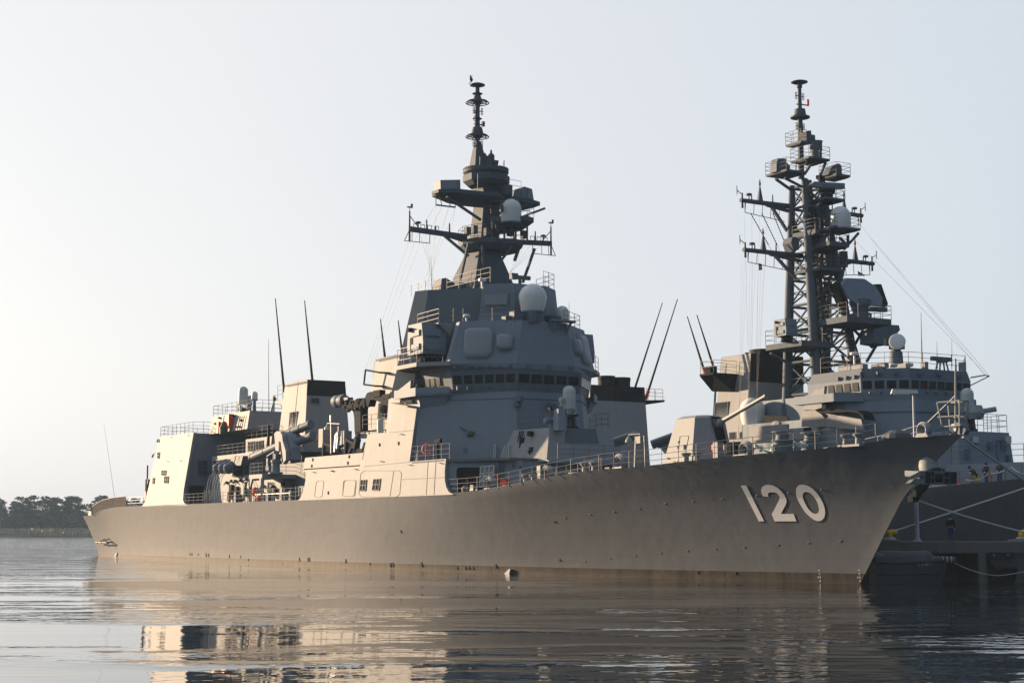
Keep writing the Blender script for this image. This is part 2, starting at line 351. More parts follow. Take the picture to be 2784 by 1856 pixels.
# ------------------------------------------------------------------ hull form
class Hull:
    def __init__(s, x0, stem, zd, Bd, Bw, Ld, Lw, xend, name):
        s.x0, s.stem, s.zd, s.Bd, s.Bw, s.Ld, s.Lw, s.xend = x0, stem, zd, Bd, Bw, Ld, Lw, xend
    def xs(s, z): return s.x0 + tab(s.stem, z)
    def deckz(s, x): return tab(s.zd, x)
    def half(s, x, z):
        t = max(0.0, min(1.0, z / s.deckz(x))); d = max(0.0, x - s.xs(z))
        bd = s.Bd * (1 - (1 - min(d / s.Ld, 1)) ** 2.0); bw = s.Bw * (1 - (1 - min(d / s.Lw, 1)) ** 1.75)
        b = bw + (bd - bw) * t ** 1.5
        u = max(0.0, (x - s.x0 - 105) / 38); return b - 1.6 * u * u * (1 - t) - .55 * u * u * t
    def hit(s, fr, p, off=0.0):                         # where the line of sight through a photo point meets the starboard side
        lo, hi = 0.0, s.Bd + .3
        for _ in range(50):
            y = (lo + hi) / 2; q = fr.y(p, y)
            if s.half(q.x, max(q.z, 0)) > y: lo = y
            else: hi = y
        q = fr.y(p, lo)
        if off:
            e = .2; nx = -(s.half(q.x + e, q.z) - s.half(q.x - e, q.z)) / (2 * e); nz = -(s.half(q.x, q.z + e) - s.half(q.x, q.z - e)) / (2 * e)
            q = q + Vector((nx, 1, nz)).normalized() * off
        return q
    def edge(s, fr, p):                                 # deck edge seen at photo point p
        lo, hi = 0.0, s.Bd + .2
        for _ in range(50):
            y = (lo + hi) / 2; q = fr.y(p, y); d = max(0, q.x - s.xs(8.9)); b = s.Bd * (1 - (1 - min(d / s.Ld, 1)) ** 2.0)
            if b > y: lo = y
            else: hi = y
        return fr.y(p, lo)
    def build(s, root, mat, deckmat, trans):
        S = [1 - (1 - i / 70) ** 1.0 for i in range(71)]; S = [x ** 1.35 for x in S]
        rows = [-.25] + [i / 16 for i in range(17)]
        m = M(); n = len(S)
        for sd in (1, -1):
            vs = []
            for t in rows:
                for a in S:
                    xd = s.xs(8.95) + a * (s.xend - s.xs(8.95)); zdk = s.deckz(xd); z = t * zdk
                    xe = s.xend - trans * (1 - max(t, 0)); xb = s.xs(max(z, 0)) ; x = xb + a * (xe - xb)
                    vs.append((x, sd * (s.half(x, max(z, 0)) if a > 0 else 0.03), z))
            fs = [(r * n + i, r * n + i + 1, (r + 1) * n + i + 1, (r + 1) * n + i) for r in range(len(rows) - 1) for i in range(n - 1)]
            m.add(vs, fs)
            if sd == 1: st = vs
            else:
                k = len(rows); pa = [st[r * n + n - 1] for r in range(k)]; pb = [vs[r * n + n - 1] for r in range(k)]
                m.add(pa + pb, [(r, r + 1, k + r + 1, k + r) for r in range(k - 1)])
                stem = [st[r * n] for r in range(k)]; stem2 = [vs[r * n] for r in range(k)]
                m.add(stem + stem2, [(r, r + 1, k + r + 1, k + r) for r in range(k - 1)])
        h = m.build('hull', mat, root, smooth=True)
        top = len(rows) - 1; d = M(); L = []
        for i in range(n):
            x, y, z = st[top * n + i]; L += [(x, y - .03, z - .02), (x, -y + .03, z - .02)]
        d.add(L, [(2 * i, 2 * i + 1, 2 * i + 3, 2 * i + 2) for i in range(n - 1)])
        d.build('weather_deck', deckmat, root); return h
STEM = [(0, .1), (3.5, -2.49), (5.4, -3.96), (7.6, -6.9), (8.3, -7.9), (8.95, -8.97)]
H1 = Hull(0, STEM, [(-9, 8.97), (150, 6.2)], 9.15, 8.3, 46, 60, 142.6, 'a')
_e = [(2618, 1179), (2540, 1184), (2486, 1187), (2400, 1197), (2320, 1211), (2200, 1222), (2012, 1238), (1880, 1253), (1775, 1266), (1634, 1276), (1480, 1302), (1400, 1319), (1343, 1331), (1250, 1340)]
H1.zd = sorted([(q.x, q.z) for q in (H1.edge(A, p) for p in _e) if q.x < 40]) + [(44, 6.22), (122, 6.26), (128, 6.2), (133, 5.95), (137.5, 5.3), (143, 5.2)]

# ================================================================== SHIP 1: destroyer 120
S1 = empty('warship', (A.o[0], A.o[1], 0), math.atan2(AFT[1], AFT[0]))
tag(S1, 'grey destroyer numbered 120 in the foreground, with a solid tapering mast', 'warship')
hull = H1.build(S1, G['hull'], G['deck'], 2.0)
def part(name, m, mat, parent=S1, label=None, smooth=False): return m.build(name, G[mat] if isinstance(mat, str) else mat, parent, label, smooth)
def on_hull(pts, off): return [H1.hit(A, p, off) for p in pts]
# numerals: strips of paired outline points, white over a black drop shadow
def numeral(pairs, name, lab):
    def dense(L, k=3): return [(lerp(a[0], b[0], i / k), lerp(a[1], b[1], i / k)) for a, b in zip(L, L[1:]) for i in range(k)] + [L[-1]]
    lo, ro = dense([p[0] for p in pairs]), dense([p[1] for p in pairs]); nw = 3
    for (dx, dy), off, mt, nm in (((0, 0), .024, 'num', name), ((40, 36), .012, 'numsh', name + '_shadow')):
        m = M(); g = []
        for a, b in zip(lo, ro):
            g += on_hull([n1(lerp(a[0], b[0], k / nw) + dx, lerp(a[1], b[1], k / nw) + dy) for k in range(nw + 1)], off)
        w = nw + 1
        m.add(g, [(r * w + k, r * w + k + 1, (r + 1) * w + k + 1, (r + 1) * w + k) for r in range(len(lo) - 1) for k in range(nw)])
        o = part(nm, m, mt, hull, lab if off > .02 else None)
numeral([((268, 302), (385, 300)), ((460, 680), (575, 677)), ((655, 1066), (768, 1066))], 'numeral', 'white numeral 1')
numeral([((740, 530), (862, 545)), ((712, 465), (848, 500)), ((703, 400), (855, 468)), ((725, 335), (885, 450)), ((780, 298), (930, 447)), ((860, 286), (1000, 450)), ((950, 300), (1050, 475)), ((1050, 350), (1085, 520)), ((1130, 420), (1100, 560)), ((1200, 505), (1095, 600)), ((1238, 580), (1070, 645)), ((1247, 650), (1040, 705)), ((1230, 710), (1010, 765)), ((1170, 820), (965, 850)), ((1127, 908), (928, 912)), ((1127, 908), (992, 1066)), ((1395, 908), (1456, 1066))], 'numeral', 'white numeral 2')
_o = [(1575, 280), (1500, 300), (1455, 360), (1445, 450), (1462, 550), (1500, 640), (1560, 750), (1640, 870), (1740, 970), (1830, 1035), (1910, 1066), (1990, 1050), (2050, 990), (2070, 890), (2060, 790), (2020, 670), (1960, 560), (1880, 450), (1790, 360), (1690, 305), (1575, 280)]
_i = [(1650, 440), (1610, 458), (1592, 490), (1590, 540), (1605, 600), (1630, 660), (1665, 730), (1705, 795), (1755, 850), (1810, 893), (1868, 907), (1910, 895), (1932, 860), (1938, 810), (1925, 740), (1900, 660), (1860, 590), (1815, 525), (1765, 475), (1710, 448), (1650, 440)]
numeral(list(zip(_o, _i)), 'numeral', 'white numeral 0')
def hull_text(s, c, h, mat, tilt=0.0):
    vs, fs = text_mesh(s)
    part('draught_mark', M().add(on_hull([(c[0] + v.x * h + v.y * h * tilt, c[1] - v.y * h) for v in vs], .03), fs), mat, hull, 'white draught mark ' + s)
for x0, names, xs in ((1590, '426', (1590, 1592, 1590)), (1405, '429', (1405, 1408, 1407))):
    for s, x, y in (('4', xs[0], 428), ('2', xs[1], 444), (names[2] + '.0', xs[2], 460), ('8', xs[1] + 3, 477)): hull_text(s, w2(x, y), 8, 'num')
# small fittings on the hull: overboard discharges, lugs, guard
m = M()
for x, y, s in [(868, 346, 1), (877, 346, 1), (906, 347, .7), (942, 349, 1.3), (953, 350, 1.3), (1048, 355, 1.1), (1099, 358, .8), (1135, 371, .8), (1368, 369, 1.3), (1408, 370, 1.2), (1414, 369, 1.2), (1580, 377, 1.2), (1690, 390, .7), (1784, 394, 1.3), (1795, 393, 1.3), (1925, 391, 1.5), (2088, 408, .9), (2126, 407, 1.0), (2142, 407, 1.0), (2160, 408, 1.0), (2264, 398, 1.2), (1832, 241, .9), (1290, 393, .5)]:
    q = H1.hit(A, w1(x, y)); m.box(q, (.22 * s, .06, .30 * s))
for x, y in [(207, 376), (182, 198), (843, 433), (1018, 437)]: m.box(H1.hit(A, w2(x, y)), (.16, .05, .2))
part('hull_outlet', m, 'hole', hull, 'dark overboard outlets along the waterline')
m = M()
for x, y in [(232, 180), (347, 165), (458, 152), (575, 138), (693, 115), (823, 103), (957, 92), (1117, 78), (1262, 65), (1415, 50), (323, 380), (441, 367), (556, 354), (673, 342), (798, 332), (927, 324), (1060, 316), (1215, 306), (1356, 296), (1504, 287)]:
    q = H1.hit(A, w2(x, y)); m.box(q, (.10, .05, .04)); m.box(q + Vector((.04, 0, -.05)), (.03, .05, .08))
part('hull_lug', m, 'hull', hull)
g = M(); a = [H1.hit(A, w1(x, y)) for x, y in ((468, 291), (517, 291), (480, 276), (500, 274), (512, 286))]
out = Vector((0, .9, 0))
g.bar(a[0] + out, a[1] + out, .12, .12); g.tube(a[0], a[0] + out, .06); g.tube(a[1], a[1] + out, .06)
for i in (2, 3, 4): g.tube(a[i], a[i] + Vector((.6, .9, -.55)), .07)
part('propeller_guard', g, 'side', hull)
for p in ((530, 342), (2315, 420)):
    q = H1.hit(A, w1(*p)); m = M(); m.pris([q + Vector((-.55, 0, -.3)), q + Vector((.4, 0, -.35)), q + Vector((-.6, 0, .16)), q + Vector((-.75, 0, .12))], (0, .14, 0)); part('discharge_lip', m, 'fit', hull)

# ---- starboard side plating: one sloped wall, traced outlines with real thickness
SL = math.tan(R(3.2)); SN, SC = (0, 1, SL), 9.15 + 6.2 * SL
def side(p): return A.hit(p, SN, SC)
def side_poly(name, pts, t=.25, mat='side', parent=S1, off=0.0, label=None):
    P = [side(p) + Vector((0, off, 0)) for p in pts]
    return part(name, M().pris(P, (0, -t, 0)), mat, parent, label)
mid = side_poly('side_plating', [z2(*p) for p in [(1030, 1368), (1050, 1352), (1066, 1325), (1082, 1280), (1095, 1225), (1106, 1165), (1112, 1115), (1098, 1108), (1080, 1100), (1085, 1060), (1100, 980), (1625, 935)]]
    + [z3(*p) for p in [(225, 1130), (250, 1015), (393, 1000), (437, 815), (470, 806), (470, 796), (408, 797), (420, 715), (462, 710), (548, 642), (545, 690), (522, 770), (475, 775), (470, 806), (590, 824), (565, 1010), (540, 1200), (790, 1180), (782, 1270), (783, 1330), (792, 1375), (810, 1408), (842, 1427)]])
# outlines of shell doors and the two square openings, horizontal rubbing line, rungs
def seam(pts, parent=mid, w=.045, mat='dgrey', closed=True, name='shell_door_outline'):
    P = [side(p) + Vector((0, .012, 0)) for p in pts]; m = M()
    for a, b in zip(P, P[1:] + ([P[0]] if closed else [])): m.bar(a, b, w, .03, up=(0, 1, 0))
    return part(name, m, mat, parent)
def rrect(f, x0, y0, x1, y1, sk=0, r=14):
    return [f(x0 + r + sk, y0), f(x1 - r + sk, y0), f(x1 + sk * .85, y0 + r), f(x1 + sk * .15, y1 - r), f(x1 - r, y1), f(x0 + r, y1), f(x0 + sk * .1, y1 - r), f(x0 + sk * .8, y0 + r)]
seam(rrect(z2, 1183, 1188, 1250, 1340, 22)); seam(rrect(z2, 1437, 1184, 1540, 1330, 22)); seam(rrect(z3, 190, 1262, 470, 1442, 18, 20)); seam(rrect(z3, 78, 1328, 165, 1437, 10, 8))
seam([z3(405, 1438), (z3(432, 1262))], closed=False); seam([z3(484, 1322), z3(782, 1308)], closed=False, name='plate_seam'); seam([z2(1088, 1086), z2(1595, 1050)], w=.10, mat='dark', closed=False, name='rubbing_strake')
seam([z3(398, 1000), z3(565, 985)], closed=False, name='plate_seam'); seam([z3(230, 1232), z3(540, 1202)], closed=False, name='plate_seam'); seam([z3(215, 1185), z3(228, 1130)], closed=False, name='plate_seam'); seam([z3(708, 1428), z3(722, 1190)], closed=False, name='plate_seam')
seam([z3(655, 1428), z3(668, 1195)], closed=False, name='plate_seam')
for pts in ([(202, 1400), (210, 1325), (247, 1325), (240, 1400)], [(285, 1397), (296, 1320), (343, 1318), (333, 1397)]):
    o = side_poly('side_port', [z3(*p) for p in pts], .02, 'hole', mid, .02); P = [side(z3(*p)) + Vector((0, .05, 0)) for p in pts]; m = M()
    for t in (0, .5, 1): m.bar(P[0].lerp(P[3], t), P[1].lerp(P[2], t), .05, .05, up=(0, 1, 0))
    for t in (0, .5, 1): m.bar(P[0].lerp(P[1], t), P[3].lerp(P[2], t), .05, .05, up=(0, 1, 0))
    m.build('grating', G['dgrey'], o)
m = M()
def rung(m, p, off=.0, fn=side):
    q = fn(p) + Vector((0, off, 0)); a, b = q + Vector((-.2, 0, 0)), q + Vector((.2, 0, 0)); o = Vector((0, .22, 0))
    m.path([a, a + o, b + o, b], .022, 5)
for p in [(488, 1012), (350, 1198), (548, 1222), (758, 1210), (10, 1262), (173, 1252)]: rung(m, z3(*p))
for p in [(1180, 1110), (1345, 1100), (1565, 1085)]: rung(m, z2(*p))
part('hand_rung', m, 'dgrey', mid)
m = M()
for p in [z2(1170, 998), z2(1500, 970), z2(1160, 1055), z2(1488, 1028), z3(335, 1085), z3(466, 1075), z2(1310, 1298)]: m.box(side(p), (.16, .12, .28))
part('eye_plate', m, 'dark', mid)
# look-out platform slot under the bridge wing
o = side_poly('lookout_recess', [z3(*p) for p in [(478, 800), (484, 777), (556, 775), (562, 798)]], .03, 'hole', mid, .03)
m = M(); P = [side(z3(*p)) for p in [(470, 806), (590, 826)]]; m.pris([P[0], P[1], P[1] + Vector((0, .9, 0)), P[0] + Vector((0, .9, 0))], (0, 0, .08)); part('lookout_shelf', m, 'side', mid)

# hangar block aft: starboard wall, forward wall, roof
hs = [(526.4, 1175), (499.4, 1331), (497.3, 1358), (500.7, 1366.5), (509.8, 1373), (385.4, 1375.5), (393.7, 1364.4), (404, 1323), (433, 1187.5)]
def hside(p): return A.hit(p, (0, 1, math.tan(R(9.3))), 9.12 + 6.25 * math.tan(R(9.3)))
HP = [hside(p) for p in hs]
hang = part('hangar', M().pris(HP, (0, -.3, 0)), 'side')
X1, X0 = 102.0, HP[8].x
hy = lambda z: 9.1 - (z - 6.25) * math.tan(R(9.3))
m = M()
m.fr([(X1, hy(6.3) - .31, 6.3), (X1, -hy(6.3), 6.3), (X0 + 1.2, -hy(6.3), 6.3), (X0 + 1.2, hy(6.3) - .31, 6.3)], [(X1, hy(14.4) - .31, 14.4), (X1, -hy(14.4), 14.4), (X0, -hy(14.4), 14.4), (X0, hy(14.4) - .31, 14.4)])
part('block', m, 'grey', hang)
for p in [(1040, 693, 8, 20), (1075, 808, 16, 16), (1092, 853, 15, 22), (1008, 860, 7, 19), (971, 865, 3, 16)]:
    pts = [z1(p[0] - p[2] + 2, p[1] + p[3]), z1(p[0] + p[2] - 2, p[1] + p[3]), z1(p[0] + p[2] + 2, p[1] - p[3]), z1(p[0] - p[2] + 4, p[1] - p[3])]
    Q = [hside(q) + Vector((0, .02, .003)) for q in pts]; o = part('side_port', M().pris(Q, (0, .015, .002)), 'hole', hang); m = M()
    for t in (0, .5, 1): m.bar(Q[0].lerp(Q[3], t) + Vector((0, .04, 0)), Q[1].lerp(Q[2], t) + Vector((0, .04, 0)), .05, .05, up=(0, 1, 0)); m.bar(Q[0].lerp(Q[1], t) + Vector((0, .04, 0)), Q[3].lerp(Q[2], t) + Vector((0, .04, 0)), .05, .05, up=(0, 1, 0))
    m.build('grating', G['dgrey'], o)
m = M()
for p in [(1125, 575), (1237, 562), (1102, 732), (1188, 728), (1015, 682)]: rung(m, z1(*p), 0, hside)
part('hand_rung', m, 'dgrey', hang)
# forward wall door and louvre
P = [A.x(z1(*p), 101.97) for p in [(1232, 960), (1236, 890), (1336, 890), (1336, 1000), (1236, 1000)]]
part('doorway', M().pris([P[1], P[2], P[3], P[4]], (-.03, 0, 0)), 'hole', hang)
a, b, c = A.x(z1(1297, 822), 101.9), A.x(z1(1356, 822), 101.9), A.x(z1(1297, 728), 101.9)
louvre(hang, a, b - a, c - a, 1, 10, out=Vector((-1, 0, 0)))
zt = 14.42
rail(S1, [(X0, 7.6, zt), (X0 - 3, 7.7, zt), (X0 - 6, 7.7, zt), (X1 + .5, 7.6, zt), (X1 + .2, 5.2, zt), (X1 + .2, 3, zt)], 1.3); rail(S1, [(X0, 7.6, zt), (X0, 3, zt), (X0, -7.4, zt)], 1.3)
m = M(); floodlight(m, hside(z1(1045, 590)), (.4, .9, 0)); floodlight(m, hside(z1(1012, 690)), (.4, .9, 0)); part('floodlight', m, 'dark', hang)
# deckhouse with the after close-in gun on the hangar roof
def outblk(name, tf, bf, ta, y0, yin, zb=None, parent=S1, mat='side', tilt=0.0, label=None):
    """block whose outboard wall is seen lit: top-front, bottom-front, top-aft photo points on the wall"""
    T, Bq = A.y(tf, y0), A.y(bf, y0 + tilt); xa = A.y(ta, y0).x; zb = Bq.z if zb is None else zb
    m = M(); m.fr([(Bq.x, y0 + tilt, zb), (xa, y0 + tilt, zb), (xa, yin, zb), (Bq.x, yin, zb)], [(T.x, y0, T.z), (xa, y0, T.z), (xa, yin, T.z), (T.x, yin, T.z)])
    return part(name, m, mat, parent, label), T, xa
cb, T, xa = outblk('after_deckhouse', q3(850, 680), q3(795, 1120), q3(110, 830), 5.5, -5.5, 14.3, tilt=.35)
zt = T.z
rail(cb, [(xa, 5.3, zt), (T.x + .1, 5.3, zt), (T.x + .1, 0, zt), (T.x + .1, -5, zt)], 1.25)
rail(cb, [(xa, 5.3, zt), (xa, -5, zt)], 1.25)
q = A.y(q3(715, 640), 0.5); ciws(S1, (q.x, .5, zt), A.y(q3(715, 215), .5).z / 4.82 - zt / 4.82, R(180), 'close-in gun with a grey domed drum, on the after deckhouse')
q = A.y(q3(940, 470), 3.2); radome(S1, (q.x, 3.2, q.z), .36, .95, 'small white radome on a post, after deckhouse'); M().tube((q.x, 3.2, zt), (q.x, 3.2, q.z), .26, .16, n=8).build('radome_post', G['dgrey'], S1)
q = A.y(q3(845, 560), -2); radome(S1, (q.x, -2, q.z), .33, 1.1); M().tube((q.x, -2, zt), (q.x, -2, q.z), .25, n=8).build('radome_post', G['dgrey'], S1)
q = A.y(q3(1315, 690), 1.5); m = M(); m.tube((q.x, 1.5, zt), (q.x, 1.5, zt + 2), .1); m.tube((q.x + 1, 1.5, zt), (q.x, 1.5, zt + 1.5), .06); m.tube((q.x - .4, 1.9, zt), (q.x, 1.5, zt + 1.5), .06); m.bar((q.x - .4, 1.5, zt + 2), (q.x + .4, 1.5, zt + 2), .1, .1); m.box((q.x, 1.5, zt + 1.6), (.4, .4, .4)); part('search_light_stand', m, 'dgrey')
yw = lambda z: 5.52 + .35 * (T.z - z) / (T.z - 14.3)
def cbp(x, y):
    p = q3(x, y); q = A.y(p, 5.7); return A.y(p, yw(q.z))
m = M(); q = cbp(505, 890); m.box(q + Vector((0, .3, 0)), (1.0, .6, 1.55)); o = part('locker', m, 'red', cb, 'red locker on the after deckhouse wall')
m = M(); q = cbp(270, 1010); m.box(q + Vector((0, .15, 0)), (.5, .3, 1.3)); part('life_vest_rack', m, 'red', cb)
m = M()
for x0, y0, x1, y1 in [(375, 780, 325, 1080), (410, 775, 365, 1080), (680, 790, 620, 1110), (765, 780, 700, 1100), (690, 790, 640, 1000)]: m.tube(cbp(x0, y0) + Vector((0, .12, 0)), cbp(x1, y1) + Vector((0, .12, 0)), .045)
for p in [(275, 825), (555, 780), (200, 935), (690, 870), (440, 900), (595, 1000), (655, 995)]: m.box(cbp(*p) + Vector((0, .12, 0)), (.22, .22, .2))
part('wall_pipe', m, 'dark', cb)
m = M(); q = cbp(440, 1050); m.lathe([(.45, -.5), (.5, .2), (.1, .9)], q + Vector((0, .6, 0)), 10); part('covered_gun', m, 'green', cb)

# deckhouses between funnel and hangar, crane platform
m1, T1, xa1 = outblk('midship_deckhouse', q4(875, 335), q4(840, 560), q4(120, 405), 6.3, -6.3, 6.3, mat='side')
rail(m1, [(xa1, 6.2, T1.z), (T1.x, 6.2, T1.z)], 1.15)
m2, T2, xa2 = outblk('inner_deckhouse', q4(1240, 35), q4(1215, 190), q4(750, 95), 5.2, -5.2, T1.z, mat='side')
rail(m2, [(xa2, 5.1, T2.z), (T2.x, 5.1, T2.z), (T2.x, 2.5, T2.z)], 1.25)
def lv(par, p0, p1, p2, y, n, ns, mat='dgrey'):
    a, b, c = A.y(p0, y), A.y(p1, y), A.y(p2, y); b.z = a.z; c.x = a.x
    return louvre(par, a, b - a, c - a, n, ns, mat=mat, out=Vector((0, 1, 0)))
lv(m2, q4(800, 320), q4(920, 310), q4(815, 145), 5.2, 2, 11); lv(m2, q4(945, 300), q4(1075, 290), q4(955, 130), 5.2, 2, 11)
lv(m1, q4(150, 740), q4(480, 700), q4(175, 490), 6.3, 3, 13); lv(m1, q4(510, 800), q4(700, 780), q4(520, 620), 6.3, 3, 11); lv(m1, q4(740, 770), q4(815, 760), q4(745, 520), 6.3, 1, 13)
# lower lit wall in the boat bay, carrying on forward of the deckhouse
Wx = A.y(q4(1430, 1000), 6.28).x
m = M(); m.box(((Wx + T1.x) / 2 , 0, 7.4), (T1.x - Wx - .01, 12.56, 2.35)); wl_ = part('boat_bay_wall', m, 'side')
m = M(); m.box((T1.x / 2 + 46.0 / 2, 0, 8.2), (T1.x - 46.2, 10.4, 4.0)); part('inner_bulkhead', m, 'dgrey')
def wp(x, y, d=.1): q = A.y(q4(x, y), 6.3); q.y += d; return q
m = M()
for x, y, w, h in [(495, 1050, .75, 1.2), (600, 1060, .6, .9), (1320, 1080, .5, .8), (760, 1090, .3, .9), (515, 1190, .5, .5), (1470, 950, .5, .5)]: m.box(wp(x, y, .14), (w, .28, h))
part('wall_box', m, 'dark', wl_)
m = M()
for x, y in [(600, 1145), (950, 1040), (925, 1120), (1305, 1150), (1130, 1210), (1015, 1200), (1210, 1190)]: m.box(wp(x, y, .2), (.3, .3, .5)); m.tube(wp(x, y - 20, .3), wp(x, y + 20, .3), .12, n=8)
part('fire_gear', m, 'red', wl_, 'red fire-fighting gear along the boat bay wall')
m = M()
for x in (1185, 1215, 1250, 1175): m.tube(wp(x + 10, 900), wp(x - 10, 1250), .07)
for x in (430, 730, 560): m.tube(wp(x, 1080), wp(x - 15, 1260), .05)
for x, y in [(560, 880), (665, 870), (770, 850), (400, 910), (490, 880), (1085, 975), (1265, 980)]: m.box(wp(x, y, .15), (.35, .3, .3)); m.tube(wp(x, y, .2), wp(x + 15, y + 40, .5), .06)
part('wall_pipe', m, 'dgrey', wl_)
m = M(); m.tube(wp(905, 900, .9), wp(860, 1250, .9), .14, n=8); part('hose_reel_pipe', m, 'green', wl_)
pz = A.y(q4(1055, 745), 8.9); pzb = A.y(q4(1055, 825), 8.9).z; pxa = A.y(q4(810, 770), 8.9).x
m = M(); m.box(((pz.x + pxa) / 2, 5.6, (pz.z + pzb) / 2), (pxa - pz.x, 6.6, pz.z - pzb)); plat = part('crane_platform', m, 'side')
m = M()
for xx in (pxa - .12, pz.x + .15): m.bar((xx, 8.78, 6.3), (xx, 8.78, pzb + .01), .26, .26)
m.pris([(pxa - .25, 8.9, pzb), (pxa - .9, 8.9, pzb), (pxa - .25, 8.9, pzb - .9)], (0, -.2, 0)); m.pris([(pz.x + .28, 8.9, pzb), (pz.x + .8, 8.9, pzb), (pz.x + .28, 8.9, pzb - .7)], (0, -.2, 0))
part('platform_post', m, 'side', plat)
rail(plat, [(pxa, 8.8, pz.z), (pz.x + .1, 8.8, pz.z), (pz.x + .1, 5, pz.z), (pz.x + .1, 2.5, pz.z)], 1.15, step=1.2)
# life-raft canisters on slanted racks with curved slide rails
for i in range(3):
    q = A.y(q4(235 + 100 * i, 620), 7.6); c = Vector((q.x, 7.2, q.z + .1)); ax = Vector((-.35, .80, -.35)).normalized()
    qm = ax.to_track_quat('Z', 'Y').to_matrix()
    o = M().lathe([(.12, -1.15), (.45, -1.05), (.58, -.85), (.58, -.05), (.62, -.05), (.62, .05), (.58, .05), (.58, .85), (.45, 1.05), (.12, 1.15)], c, 16, qm).build('life_raft_canister', G['dgrey'], S1, 'grey life-raft canister on a slanted rack', True)
    k = M()
    for t in (-.6, .6): k.lathe([(.60, t - .05), (.61, t - .05), (.61, t + .05), (.60, t + .05)], c, 16, qm)
    k.build('strap', G['steel'], o); k = M()
    for sx in (-.35, .35):
        p0 = c + Vector((sx, .7, -.6)); k.path([c + Vector((sx, -.9, -.25)), p0, p0 + Vector((0, .55, -.5)), p0 + Vector((0, .75, -1.2)), Vector((p0.x, 9.0, 6.3))], .035, 6)
        k.bar((p0.x, 9.0, 6.3), (p0.x - .05, 9.05, 7.7), .09, .08)
    k.build('slide_rail', G['ciws'], o)
m = M()
for i, x in enumerate((560, 650, 700)): q = A.y(q4(x, 500), 6.8); m.fr([q + Vector((a, b, -.5)) for a, b in ((-.6, -.5), (.6, -.5), (.6, .5), (-.6, .5))], [q + Vector((a - .6, b, .5)) for a, b in ((-.6, -.5), (.6, -.5), (.6, .5), (-.6, .5))])
part('raft_rack_wedge', m, 'dgrey')
# crane: pedestal and folded arm
c0 = A.y(q4(1310, 700), 7.6); cz = pz.z
cr = M().lathe([(.75, 0), (.75, .18), (.45, .22), (.42, 1.1), (.5, 1.15), (.5, 1.4), (.3, 1.5), (.3, 2.3)], (c0.x, 7.6, cz), 18).build('boat_crane', G['grey'], S1, 'grey boat crane with folded pale arm', True)
def c7(x, y, yy=7.6): return A.y(q4(x, y), yy)
m = M()
m.pris([c7(*p) for p in [(1305, 300), (1290, 60), (1280, -10), (1330, -60), (1400, -50), (1430, 20), (1440, 120), (1500, 320), (1500, 480), (1440, 560), (1405, 470), (1430, 380), (1390, 200), (1370, 120), (1365, 320)]], (0, -.45, 0)); part('crane_arm', m, 'side', cr)
m = M(); m.pris([c7(*p, 7.1) for p in [(1400, -50), (1520, 0), (1575, 160), (1610, 240), (1610, 470), (1570, 500), (1500, 480), (1500, 320)]], (0, -1.0, 0)); part('crane_cab', m, 'grey', cr)
m = M(); m.tube(c7(1390, 140), c7(1440, 520), .09); m.tube(c7(1350, 330), c7(1330, 560), .14); m.box(c7(1330, 420), (.5, .5, .5)); m.box(c7(1180, 560), (.4, .4, 1.2)); m.box(c7(1190, 640), (.8, .5, .5)); m.tube(c7(1150, 420), c7(1300, 320), .1)
part('hydraulics', m, 'dgrey', cr)
# anti-ship missile tubes, two pairs, tilted up across the ship
for dy, (p0, p1) in ((0, ((945, 445), (1590, 85))), (1, ((1600, 250), (1925, 20))), (2, ((1555, 20), (1890, -190))), (3, ((1180, 560), (1300, 480)))):
    if dy == 3: continue
    yy = 6.1 if dy != 2 else 5.6
    a = A.y(q4(*p0), yy); b = A.y(q4(*p1), yy)
    if dy == 0: b = A.y(q4(1640, 60), yy)
    d = (b - a).normalized(); a.y += .5; b.y -= .5; r = .43
    q = (b - a).normalized().to_track_quat('Z', 'Y').to_matrix(); L = (b - a).length
    prof = [(r, 0), (r * 1.08, .02), (r * 1.08, .22), (r, .24)]
    for t in (.3, .62): prof += [(r, L * t), (r * 1.08, L * t), (r * 1.08, L * t + .15), (r, L * t + .16)]
    prof += [(r, L - .3), (r * 1.08, L - .28), (r * 1.08, L)]
    o = M().lathe(prof, a, 18, q).build('missile_tube', G['dgrey'], S1, smooth=True)
    M().lathe([(r * .9, -.03), (r * .9, 0.0)], a, 18, q).build('end_cover', G['steel'] if dy == 0 else G['dgrey'], o)
m = M(); a = A.y(q4(1690, 300), 4.2); m.bar((a.x, 4.2, T1.z - 2), (a.x, 4.2, a.z), .3, .3); m.bar((a.x + 3, 4.2, T1.z - 2), (a.x, 4.2, a.z), .25, .25); m.box((a.x - .6, 4.4, a.z - .6), (1.6, 1.4, .5)); m.box((a.x, 4.4, a.z - 1.1), (.9, 1.2, .5)); part('launcher_frame', m, 'dgrey')
rail(S1, [A.y(q4(1840, 220), 5), A.y(q4(2090, 200), 5)], 1.0); rail(S1, [A.y(q4(1780, 750), 7.5), A.y(q4(1800, 450), 7.5)], .3)
rail(S1, [(101, 8.95, 6.28), (92, 8.95, 6.28), (84, 8.95, 6.27)], 1.1); rail(S1, [(84, 8.95, 6.27), (76, 8.95, 6.27), (69, 8.95, 6.26), (66, 8.95, 6.26)], 1.15)
m = M(); a, b = A.y(q4(930, 1135), 8.8), A.y(q4(1580, 1105), 8.8); m.tube(a, b, .06)
for t in (0, .25, .5, .75, 1): q = a.lerp(b, t); m.tube(q, (q.x, q.y, 6.25), .05)
part('boat_boom', m, 'ciws')
m = M()
for x, z, k in ((70, 7.4, 1.3), (73, 7.0, 1.0), (88, 6.9, .9), (79, 7.0, 1.0)): m.box((x, 7.6, z - .3), (k, .8, 1.0)); m.tube((x + .7, 8.2, 6.3), (x + .7, 8.2, 7.6), .1)
part('deck_locker', m, 'dgrey')

